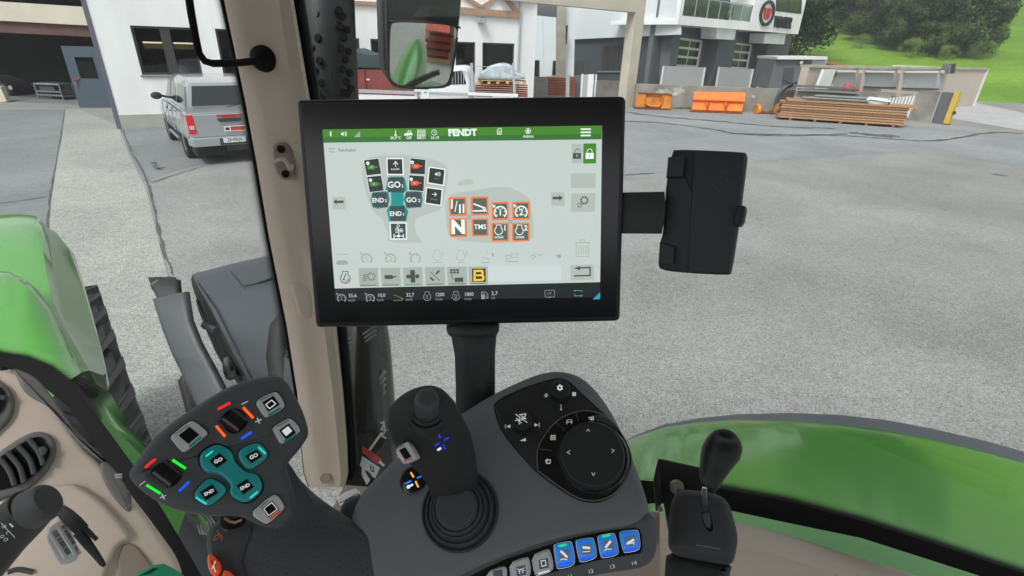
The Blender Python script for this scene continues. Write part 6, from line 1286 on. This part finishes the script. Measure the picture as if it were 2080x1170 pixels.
for q in ([(618,430),(685,495)],[(770,362),(786,425)],[(500,632),(590,640)]): a.line(Z8(q),.9,'vent_grey')
a.poly(Z8([(905,378),(960,370),(1020,410),(1085,500),(1060,515),(1000,470),(955,440),(920,425)]),'dark_grey_plastic')  # painted reflection: lighter grey patch on the glossy ring
a.line(Z8([(1045,520),(1060,515),(1072,525)]),1,'icon_grey')
I='icon_grey'
a.line(Z8([(700,445),(700,415)]),1.2,I); a.line(Z8([(735,442),(735,412)]),1.2,I); a.line(Z8([(695,432),(740,428)]),1.2,I); a.line(Z8([(705,415),(728,413)]),1,I)
for i in range(3):
    for j in range(3): p=Z8([(578+i*14,528+j*13),(588+i*14,538+j*13)]); a.rect(*p[0],*p[1],I)
a.line(Z8([(548,715),(548,738),(575,738),(577,712),(555,712)]),1.8,I); a.poly(Z8([(535,722),(556,702),(558,724)]),I)
a.line(Z8([(858,400),(900,396)]),1.6,I); a.line(Z8([(868,412),(896,410)]),2.4,I); a.line(Z8([(880,395),(885,425)]),1.2,I); a.line(Z8([(888,390),(900,420)]),1,I)
def tri(z,p,m): a.poly(z(p),m)
tri(Z8,[(252,465),(282,452),(282,480)],I); a.line(Z8([(245,453),(245,480)]),1.1,I); tri(Z8,[(458,442),(490,456),(460,468)],I); a.line(Z8([(494,440),(496,472)]),1.1,I); tri(Z8,[(350,573),(396,552),(396,576)],I)
c=o1(Z8,546,238); 
for i in range(6): an=i*math.pi/3; a.line([(c[0]+1.8*math.cos(an),c[1]+1.8*math.sin(an)),(c[0]+4.4*math.cos(an),c[1]+4.4*math.sin(an))],1,I)
a.circ(*c,2,I,inner=1.2)
c=o1(Z8,752,230); 
for i in range(4): an=i*math.pi/2+.8; a.circ(c[0]+2.6*math.cos(an),c[1]+2.6*math.sin(an),2.3,I)
a.line(Z8([(656,308),(656,345)]),1,I); c=o1(Z8,656,345); a.circ(*c,1.6,I)
a.build('marking',cpn)
def knob(cx,cy,r,h,mtop,name,prof=None,z=Z8):
    c=o1(z,cx,cy); k=CP.mpp(*c)*r/3.655; base=CP.at(*c,0); top_c=CP.at(*c,h); base=top_c-CP.n*(h-.001)
    b=MB(True,40); b.lathe(base,CP.n,[(k*1.06,0),(k*1.03,h*.15),(k*.98,h*.8),(k*.95,h*.93),(k*.88,h),(k*.3,h-.0002)],mtop,48); return b.build(name,con)
kn=knob(648,185,76,.014,'black_plastic','rotary_knob'); a=Art(CP,.0154,.0001); c=o1(Z8,648,174); a.circ(*c,5,'icon_white',inner=2.4)
for i in range(6): an=i*math.pi/3+.5; a.line([(c[0]+4.5*math.cos(an),c[1]+4.5*math.sin(an)),(c[0]+6*math.cos(an),c[1]+6*math.sin(an))],2,'icon_white')
a.build('marking',kn)
kn=knob(366,420,76,.014,'black_plastic','rotary_knob'); a=Art(CP,.0154,.0001); a.line(Z8([(318,370),(405,432)]),1.2,'icon_white'); a.line(Z8([(345,375),(395,368),(385,400),(360,380)]),1.4,'icon_white'); a.line(Z8([(370,400),(400,405)]),1.2,'icon_white'); a.line(Z8([(315,418),(375,412)]),1.3,'icon_white'); a.line(Z8([(345,398),(345,445)]),1.2,'icon_white'); a.line(Z8([(325,400),(362,438)]),1.2,'icon_white'); a.build('marking',kn)
c=o1(Z8,893,690); k=CP.mpp(*c)*272/3.655; b0=CP.at(*c,.004)
b=MB(True,40); b.lathe(b0-CP.n*.003,CP.n,[(k*1.0,0),(k*.99,.005),(k*.93,.008),(k*.9,.009)],'gloss_black',64); dl=b.build('rotary_dial',con)
c=o1(Z8,889,660); k=CP.mpp(*c)*229/3.655; tp_=CP.at(*c,.022)
b=MB(True,40); b.lathe(tp_-CP.n*.02,CP.n,[(k*1.07,0),(k*1.06,.008),(k*1.02,.016),(k*1.0,.0185),(k*.975,.0198),(k*.95,.02),(k*.93,.0193),(k*.2,.0193)],'black_plastic',64); b.build('dial_cap',dl)
a=Art(CP,.0216,.0001)
for q in ([(846,497),(858,482),(870,499)],[(724,640),(702,653),(724,668)],[(1030,630),(1052,641),(1032,656)],[(884,804),(897,828),(908,806)]): a.line(Z8(q),1.0,'icon_grey')
a.build('marking',dl)
# left console side pieces (seam panels toward the grip)
SP=facing(790,1090,.515,8,0)
b=MB(True,50); b.puff(SP,[(690,1022),(715,1004),(738,1003),(765,1032),(800,1068),(835,1110),(860,1160),(870,1240),(700,1240),(680,1100)],0,.04,.006,'console_grey',ch=2); b.build('side_panel',con)
a=Art(SP,.0004,.0002); a.line([(690,1022),(725,1003),(748,1020),(768,1038),(800,1070),(832,1108),(850,1140),(856,1170)],1.5,'deep_black'); a.line([(700,1038),(730,1027),(752,1032),(768,1038)],1.0,'head_grey'); a.line([(735,1067),(770,1066),(800,1071)],1.2,'deep_black'); a.build('seam',con)
# oval textured pad
b=MB(True,50); b.puff(SP,[(770,1088),(790,1082),(812,1092),(830,1115),(842,1150),(850,1200),(760,1200),(755,1120)],.002,.004,.001,'rubber_grip',ch=2); b.build('textured_pad',con)
# ======================= MULTIFUNCTION LEVER =======================
Z3=lambda pts:T(240,750,3.343,pts)
ml=thing('multifunction_lever','wide grey multifunction lever head with teal GO and END buttons and lit rockers','control lever',P(560,1120,.42))
HP=facing(440,915,.40,6,2)
head=Z3([(60,700),(110,630),(200,500),(300,400),(450,290),(650,160),(800,85),(950,45),(1060,30),(1130,50),(1190,130),(1260,260),(1305,400),(1300,455),(1240,540),(1170,620),(1150,660),(1175,740),(1210,860),(1215,960),(1170,1050),(1090,1085),(1020,1080),(930,1040),(850,1000),(760,995),(650,1000),(540,985),(400,960),(280,910),(160,830),(80,750)])
b=MB(True,60); b.puff(HP,head,.002,.03,.0085,'head_grey',ch=2,seg=6); b.build('head',ml)
a=Art(HP,.0022,.0001); 
LED={}
def led(n,rgb):
    if n not in M: emis(n,rgb,1.3)
    return n
def bar(p,q,w,m): a.line(Z3([p,q]),w,m)
for q1,q2,w_,m_ in (((682,270),(756,230),5.5,led('led_red',(255,26,30))),((852,262),(914,328),5.5,led('led_orange',(255,92,24))),((668,388),(724,454),5.5,'led_orange'),((840,470),(902,430),5.5,led('led_blue',(24,80,250))),((187,664),(250,612),5.5,'led_red'),((372,618),(455,672),5.5,led('led_green',(20,230,50))),((196,788),(284,842),5.5,'led_green'),((416,826),(478,768),5.5,'led_blue')):
    a=Art(HP,.0022,.0001); bar(q1,q2,w_,m_); a.build('indicator_light',ml)
a=Art(HP,.0022,.0001)
bar((840,238),(880,218),2,'icon_grey'); bar((146,788),(182,762),2,'icon_grey')
for (x,y) in ((952,350),(305,865)): bar((x-20,y+8),(x+20,y-8),2.2,'icon_grey'); bar((x-8,y-18),(x+8,y+18),2.2,'icon_grey')
a.build('marking',ml)

def hbtn(q,m,h=.0055,bev=.0016,name='button',ch=1):
    cx=sum(p[0] for p in q)/len(q); cy=sum(p[1] for p in q)/len(q)
    b=MB(True,50); b.puff(HP,Z3([(cx+(x-cx)*1.05,cy+(y-cy)*1.05) for x,y in q]),.0025,.001,.0004,'deep_black',ch=ch); b.puff(HP,Z3(q),h,.005,bev,m,ch=ch); return b.build(name,ml)
def rocker(q,r):
    bo=hbtn(q,'deep_black',.0028,.0006,'rocker_switch',2); cx=sum(p[0] for p in q)/4; cy=sum(p[1] for p in q)/4
    b=MB(True,60); c0=HP.at(*o1(Z3,cx,cy),.0035); axx=(HP.at(*o1(Z3,cx+50,cy+38))-HP.at(*o1(Z3,cx,cy))).normalized(); 
    ay=HP.n.cross(axx).normalized(); rows=[]
    for i in range(9):
        t=math.pi*i/8; rows.append([c0+axx*(k_*.0076)+ay*(math.cos(t)*.0074)+HP.n*(math.sin(t)*.0045) for k_ in (-1,-.9,.9,1)])
    b.loft(rows,'gloss_black'); b.flat=True; b.build('roller',bo)
rocker([(680,335),(800,245),(905,355),(775,462)],0); rocker([(195,715),(312,615),(462,700),(345,828)],0)
def scr(bo,q,h,extra):
    global a
    a=Art(HP,h,.0001); a.poly(Z3(q),'deep_black'); extra(); a.build('label_screen',bo)
b1=hbtn([(355,465),(365,445),(480,352),(520,350),(612,425),(600,450),(460,562),(430,562),(362,480)],'btn_white'); scr(b1,[(410,450),(485,390),(552,445),(477,508)],.0057,lambda:(a.poly(Z3([(478,520),(562,452),(568,468),(486,535)]),'teal'),bar((385,442),(475,380),1.5,'ink')))
b1=hbtn([(938,225),(955,200),(1060,150),(1090,158),(1135,232),(1128,265),(1020,325),(990,320),(945,250)],'btn_white'); scr(b1,[(978,225),(1055,180),(1097,240),(1020,290)],.0057,lambda:(a.line(Z3([(1002,240),(1042,210),(1070,235),(1028,268)]),2.2,'icon_white',True),a.poly(Z3([(1018,305),(1100,258),(1106,270),(1026,320)]),'teal'),bar((965,210),(1050,170),1.5,'ink')))
b1=hbtn([(1050,402),(1062,385),(1150,333),(1185,335),(1242,402),(1235,430),(1122,507),(1095,497),(1056,420)],'btn_white'); scr(b1,[(1093,415),(1160,368),(1207,430),(1140,480)],.0057,lambda:(a.poly(Z3([(1110,420),(1155,386),(1182,420),(1140,455)]),'icon_white'),a.poly(Z3([(1124,485),(1206,436),(1212,448),(1132,500)]),'teal'),bar((1078,390),(1150,350),1.5,'ink')))
b1=hbtn([(915,975),(925,955),(1030,862),(1080,845),(1135,925),(1126,955),(1022,1052),(992,1048),(920,1000)],'btn_white'); scr(b1,[(978,945),(1045,893),(1092,950),(1020,1007)],.0057,lambda:(a.line(Z3([(988,947),(1043,905),(1080,950),(1022,994)]),1.6,'icon_white',True),a.poly(Z3([(1026,1008),(1100,955),(1108,968),(1036,1022)]),'orange_btn'),bar((958,940),(1015,895),1.3,'ink')))
for q,lab,sq,hl in (([(550,600),(570,560),(640,515),(690,510),(750,538),(782,575),(788,620),(830,665),(880,703),(930,703),(968,738),(985,800),(960,850),(890,902),(840,905),(772,868),(755,830),(768,795),(740,755),(690,715),(650,705),(600,705),(560,665)],'GO',[(618,622),(690,568),(742,620),(670,672)],((598,590),(640,558))),
    ([(815,565),(845,530),(930,497),(975,505),(1022,565),(1012,605),(930,670),(895,682),(858,665),(820,610)],'GO',[(862,590),(940,545),(978,590),(905,640)],((955,530),(998,572))),
    ([(512,840),(590,752),(630,738),(700,768),(738,810),(728,845),(645,918),(600,930),(525,885)],'END',[(555,835),(640,780),(680,840),(595,892)],((530,872),(598,914)))):
    bo=hbtn(q,'teal',.0062,.0022,'teal_button',2)
    def ex_():
        cx=sum(p[0] for p in sq)/4; cy=sum(p[1] for p in sq)/4; c=o1(Z3,cx,cy); a.text(lab,*c,8 if lab=='GO' else 7,'icon_white',rot=32,bold=.03); bar(*hl,4,'tl_highlight' if 'tl_highlight' in M else (emis('tl_highlight',(60,220,205),.9) and 'tl_highlight'))  # bar is a painted highlight on the teal button edge
    scr(bo,sq,.0064,ex_)
    if q[0]==(550,600):
        sq2=[(803,790),(875,745),(922,800),(850,852)]; a=Art(HP,.0064,.0001); a.poly(Z3(sq2),'deep_black'); c=o1(Z3,862,798); a.text('END',*c,7,'icon_white',rot=32,bold=.03); bar((898,872),(945,835),4,'tl_highlight'); a.build('label_screen',bo)  # second painted highlight bar, beside the lower END
# grip body under the head
b=MB(True,60); b.puff(facing(640,1110,.455,15,10),[(540,905),(575,905),(595,940),(640,983),(668,1003),(700,1024),(745,1056),(786,1088),(822,1130),(840,1170),(845,1260),(470,1260),(440,1180),(450,1080),(500,1030)],0,.08,.03,'rubber_grip',ch=2,seg=8,rad=True); b.build('grip_body',ml)
gq=facing(455,1130,.425,10,-10); b=MB(True,50); b.puff(gq,[(415,1088),(426,1068),(450,1050),(490,1050),(515,1070),(500,1110),(490,1150),(520,1200),(520,1260),(440,1260),(422,1140)],0,.04,.005,'dark_grey_plastic',ch=1); tb_=b.build('thumb_rest',ml)
a=Art(gq,.0003,.0001); c=(443,1094); a.circ(*c,9,'cr_or' if 'cr_or' in M else (mat('cr_or',(200,120,96),.5,var=0) and 'cr_or'),-30,210,inner=7); a.line([(437,1098),(450,1088)],1.8,'cr_or'); a.line([(441,1078),(447,1086)],2,'cr_or'); a.line([(451,1072),(460,1078)],5,'console_grey'); a.build('cruise_symbol',tb_)
for k,q in enumerate(([(421,1126),(430,1124),(447,1142),(447,1160),(436,1172),(424,1160),(420,1140)],[(451,1160),(460,1156),(480,1172),(490,1200),(470,1220),(450,1190)])):
    b=MB(True,50); b.puff(gq,q,.008,.008,.002,'orange_btn',ch=1); bo=b.build('orange_button',ml)
    if k==0: a=Art(gq,.0083,.0001); a.line([(428,1138),(438,1158)],1.6,'ink'); a.line([(438,1140),(430,1156)],1.6,'icon_white'); a.line([(434,1150),(438,1162)],1.8,'icon_white'); a.build('icon',bo)
b=MB(True,50); b.limb([(474,1046,.44,22,1),(474,1056,.44,24,1),(474,1066,.44,20,1)],'deep_black',20); b.tube([P(*p,.43) for p in ((456,1052),(466,1059),(478,1062),(492,1056))],.0012,'brass' if 'brass' in M else (mat('brass',(130,100,70),.4,metal=.6,var=0) and 'brass'),6); b.build('lever_neck',ml)
# ======================= CROSS GATE JOYSTICK =======================
Z7=lambda pts:T(740,750,3.1625,pts)
js=thing('joystick','black cross lever joystick with thumb stick and blue lit cross on a ribbed rubber boot','joystick',P(934,1040,.5))
c=o1(Z7,615,905); k=CP.mpp(*c)/3.1625; bc=CP.at(*c,.0)
b=MB(True,40); b.lathe(bc-CP.n*.002,CP.n,[(247*k,0),(246*k,.004),(236*k,.006),(226*k,.005),(222*k,.004),(214*k,.009),(200*k,.012),(190*k,.010),(186*k,.010),(178*k,.015),(166*k,.018),(158*k,.017),(152*k,.021),(142*k,.023),(134*k,.022),(126*k,.028),(110*k,.03)],'boot_rubber',64); b.build('rubber_boot',js)
def sm_st(st,n=4): return smooth(st,n,False)
stn=[(600,900,.500,150,.9,-98),(592,840,.495,148,.9,-98),(580,770,.485,152,.85,-99),(562,690,.475,166,.8,-99),(528,610,.465,190,.72,-99),(476,520,.455,226,.66,-98),(430,430,.445,246,.62,-96),(398,350,.437,244,.6,-94),(382,280,.43,226,.6,-92),(384,215,.425,196,.6,-90),(398,160,.424,140,.55,-88),(412,125,.426,86,.45,-88),(420,106,.43,30,.3,-88)]
b=MB(True,60); b.limb([(T(740,750,3.1625,[(x,y)])[0]+(z,h/3.1625,kk_,an)) for x,y,z,h,kk_,an in sm_st(stn)],'black_grip',36,2.3); b.build('grip',js)
JP=facing(*o1(Z7,400,420),.405,12,0)
# thumb stick
c=o1(Z7,402,285); k=JP.mpp(*c)/3.1625; p0=JP.at(*c,-.010)
ax_=(JP.n+U*.35).normalized()
b=MB(True,50); b.lathe(p0,ax_,[(140*k,-.007),(132*k,.001),(120*k,.0035),(116*k,.0025),(110*k,.002),(106*k,.0065),(98*k,.0075),(94*k,.006),(90*k,.0105),(82*k,.0115),(78*k,.010),(74*k,.014)],'black_plastic',40); b.build('stick_gaiter',js)
b=MB(True,50); b.lathe(p0,ax_,[(84*k,.006),(83*k,.012),(78*k,.0145),(80*k,.0165),(81*k,.0205),(76*k,.0235),(64*k,.0255),(42*k,.0262),(20*k,.0260)],'dark_grey_plastic',40); b.build('thumb_stick',js)
JQ=facing(*o1(Z7,262,538),.415,0,-15)
b=MB(True,50); b.puff(JQ,Z7([(190,512),(270,465),(285,470),(335,562),(330,578),(258,612),(240,600)]),.001,.012,.0012,'btn_white',ch=1); wb_=b.build('white_button',js)
a=Art(JQ,.0013,.0001); a.poly(Z7([(222,520),(262,500),(302,560),(262,582)]),'deep_black'); a.line(Z7([(258,590),(308,572)]),3,'pinkbar' if 'pinkbar' in M else (mat('pinkbar',(220,110,104),.5,var=0) and 'pinkbar')); a.line(Z7([(212,508),(252,486)]),1.5,'ink'); a.build('label_screen',wb_)
JB=facing(*o1(Z7,497,470),.4035,0,10); a=Art(JB,.0,.0002)
emis('led_deep',(10,50,230),1.0); emis('led_warm',(255,170,70),1.2); emis('led_sky',(30,120,250),1.1); emis('led_white',(220,220,255),1.1)
def zb(p,q,w,m): a.line(Z7([p,q]),w,m)
zb((478,422),(488,440),3.6,'led_deep'); zb((515,455),(540,440),3.6,'led_deep'); zb((455,490),(480,475),3.6,'led_deep'); zb((505,488),(518,512),3.6,'led_deep'); zb((472,518),(488,508),4.6,'led_white'); a.build('lit_cross',js)
c=o1(Z7,314,716); k=CP.mpp(*c)/3.1625; b=MB(True,40); b.lathe(CP.at(*c,.0),CP.n,[(84*k,-.001),(84*k,.0016),(78*k,.0022),(20*k,.0021)],'gloss_black',40); dd=b.build('indicator_disc',con)
a=Art(CP,.0024,.0001); zb((300,665),(316,692),3.4,'led_warm'); zb((330,722),(346,755),3.4,'led_warm'); zb((265,735),(300,718),3.2,'led_sky'); zb((342,698),(366,688),3.2,'led_sky'); zb((284,757),(310,742),4.2,'led_white'); c=o1(Z7,284,756); a.circ(*c,3.6,'led_white'); a.build('lit_cross',dd)
# ======================= SHIFT LEVER (right) =======================
Z2=lambda pts:T(1260,820,3.3425,pts)
sv=thing('shift_lever','black gear style lever with glossy knob standing in a textured black box','lever',P(1430,1160,.5))
XP=facing(1430,1060,.52,6,0)
b=MB(True,50); b.puff(facing(1390,970,.60,0,0),Z2([(255,375),(268,372),(545,432),(640,580),(700,760),(700,900),(330,900),(290,660),(240,730),(225,520)]),0,.012,.003,'grey_tractor_dark'); b.build('mount_plate',sv)
b=MB(True,50); b.puff(facing(1350,985,.59),Z2([(222,520),(255,378),(288,655),(262,720),(240,730)]),.002,.02,.002,'black_plastic'); b.build('bracket',sv)
b=MB(True,50); b.lathe(facing(1375,990,.585).at(1375,990),XP.n,[(.008,0),(.008,.004),(.003,.006)],'chrome',16); b.build('bolt',sv); b=MB(True,50); b.lathe(facing(1341,1034,.55).at(1341,1034),XP.n,[(.003,0),(.003,.003)],'chrome',12); b.build('bolt',sv)
b=MB(True,60); b.puff(XP,Z2([(345,650),(375,585),(430,572),(560,580),(690,615),(735,660),(765,740),(795,850),(803,920),(790,1000),(768,1095),(640,1075),(480,1050),(320,1010),(320,860),(330,740)]),0,.05,.012,'box_black',ch=2,seg=6,rad=True); bxx=b.build('lever_box',sv)
b=MB(True,60); b.puff(facing(1420,1150,.53),Z2([(310,1000),(480,1040),(640,1070),(765,1090),(745,1160),(735,1290),(290,1290),(300,1120)]),0,.05,.008,'black_plastic',ch=1); b.build('lever_base',sv)
a=Art(XP,.0003,.0001); a.poly(Z2([(540,640),(560,630),(585,650),(615,760),(632,830),(628,872),(600,868),(570,835),(555,770)]),'deep_black',ch=1); a.poly(Z2([(555,725),(598,715),(618,800),(610,848),(585,840),(565,800)]),'grey_tractor',ch=1)
for i in range(10): a.circ(*o1(Z2,522+i*17+random.uniform(-3,3),960+i*3),.6,'icon_grey')
a.build('slot',bxx)
b=MB(True,50); st2=[o1(Z2,576,735)+(.512,),o1(Z2,570,680)+(.50,),o1(Z2,565,630)+(.49,),o1(Z2,572,570)+(.475,)]; b.limb([(x,y,z,7.5 if i<2 else (6 if i==2 else 5),1) for i,(x,y,z) in enumerate(st2)],'chrome',18); b.build('lever_shaft',sv)
kst=[(600,560,.47,50,.9,115),(600,540,.468,64,.9,115),(618,480,.46,78,.9,112),(648,400,.45,100,.9,108),(682,330,.442,118,.9,104),(705,270,.437,112,.9,100),(712,225,.433,92,.85,98),(712,195,.431,68,.75,96),(712,178,.430,40,.5,95),(712,172,.430,12,.5,95)]
b=MB(True,60); b.limb([(o1(Z2,x,y)+(z,h/3.3425,k_,an)) for x,y,z,h,k_,an in kst],'knob_gloss',32,2.8); b.build('knob',sv)
# ---------------- things behind the seat that the wing mirror shows ----------------
def refl(px,py):
    p=MIR.at(px,py,.0012); d=(p-CAM).normalized(); n=MIR.n; return p,(d-2*d.dot(n)*n)
def rg(px,py,h=0):
    p,d=refl(px,py); return p+d*((h-p.z)/d.z)
def rt_(px,py,t): p,d=refl(px,py); return p+d*t
B0=rg(890,128); hd=(rg(890,60)-rg(890,128)); p,d=refl(890,128); out=V((d.x,d.y,0)).normalized(); dist=((B0-p).dot(out)); p2,d2=refl(890,62); hS=p2.z+d2.z/V((d2.x,d2.y)).length*dist
sdv=V((out.y,-out.x,0)); q1=rg(866,128); q2=rg(915,128); wS=abs((q2-q1).dot(sdv)); c0=B0-sdv*wS/2
ts=thing('roof_tile_stack','tall stack of red corrugated roof sheets, seen in the wing mirror','roof sheets',B0)
nL=11
for i in range(nL):
    b=MB(); z0=.08+(hS-.08)*i/nL; z1=z0+(hS-.08)/nL*.86; n_=22; prof=[]
    for k in range(n_+1):
        u=wS*k/n_; z=z0+(.25 if k%2 else .0)*(z1-z0); prof.append((u,z))
    o_=random.uniform(-.05,.05); rows=[[c0+sdv*(u+o_)+out*dd+V((0,0,z)) for u,z in prof]+[c0+sdv*(u+o_)+out*dd+V((0,0,z+(z1-z0)*.7)) for u,z in prof[::-1]] for dd in (0,1.7)]
    b.loft(rows,'brick_red' if i%3 else 'brick_dark',True,True); b.build('sheet_layer',ts)
b=MB(); b.box8(c0,sdv*wS,out*1.7,V((0,0,.08)),'pallet_wood'); b.build('pallet',ts)
b=MB(True,60); rows=[]
for y,x0,x1,t in ((184,786,850,2.9),(165,794,860,3.1),(140,802,866,3.4),(115,812,868,3.8),(98,822,866,4.1),(86,832,861,4.4),(79,841,853,4.5)):
    rows.append([rt_(x0+(x1-x0)*k/8,y,t-.4*math.sin(math.pi*k/8)) for k in range(9)])
b.loft(rows,'fender_green'); b.flat=True; b.build('fuel_tank_side',tr)
op=wallpl(V((-30,-26,0)),V((60,-20,0)))
t=thing('opposite_hall','dark green grey hall across the yard, seen only in mirror and paint reflections','building',op.w(0,0,0))
b=MB(); b.pbox(op,-5,90,-.1,5,-1,0,'container_green'); b.build('wall',t)
for k in range(12):
    b=MB(); b.pbox(op,2+k*7,5+k*7,1.5,4.2,0,.1,'panel_grey' if k%3==0 else 'window_dark'); b.build('window',t)
b=MB(); b.pbox(op,-5,90,5.0,5.4,-1.5,.4,'galv'); b.build('roof_edge',t)

# thin summer haze between the cab and the far wood
hm=bpy.data.materials.new('haze'); hm.use_nodes=True; nt=hm.node_tree; nt.nodes.remove(nt.nodes['Principled BSDF']); pv=nt.nodes.new('ShaderNodeVolumePrincipled'); pv.inputs['Color'].default_value=(.9,.95,.97,1); pv.inputs['Density'].default_value=.0013; nt.links.new(pv.outputs[0],nt.nodes['Material Output'].inputs['Volume']); M['haze']=hm
b=MB(); b.box8(V((-395,-290,-1.4)),V((790,0,0)),V((0,780,0)),V((0,0,170)),'haze'); hz_=b.build('haze'); setp(hz_,kind='stuff'); hz_['label']='thin pale haze over the yard and wood'
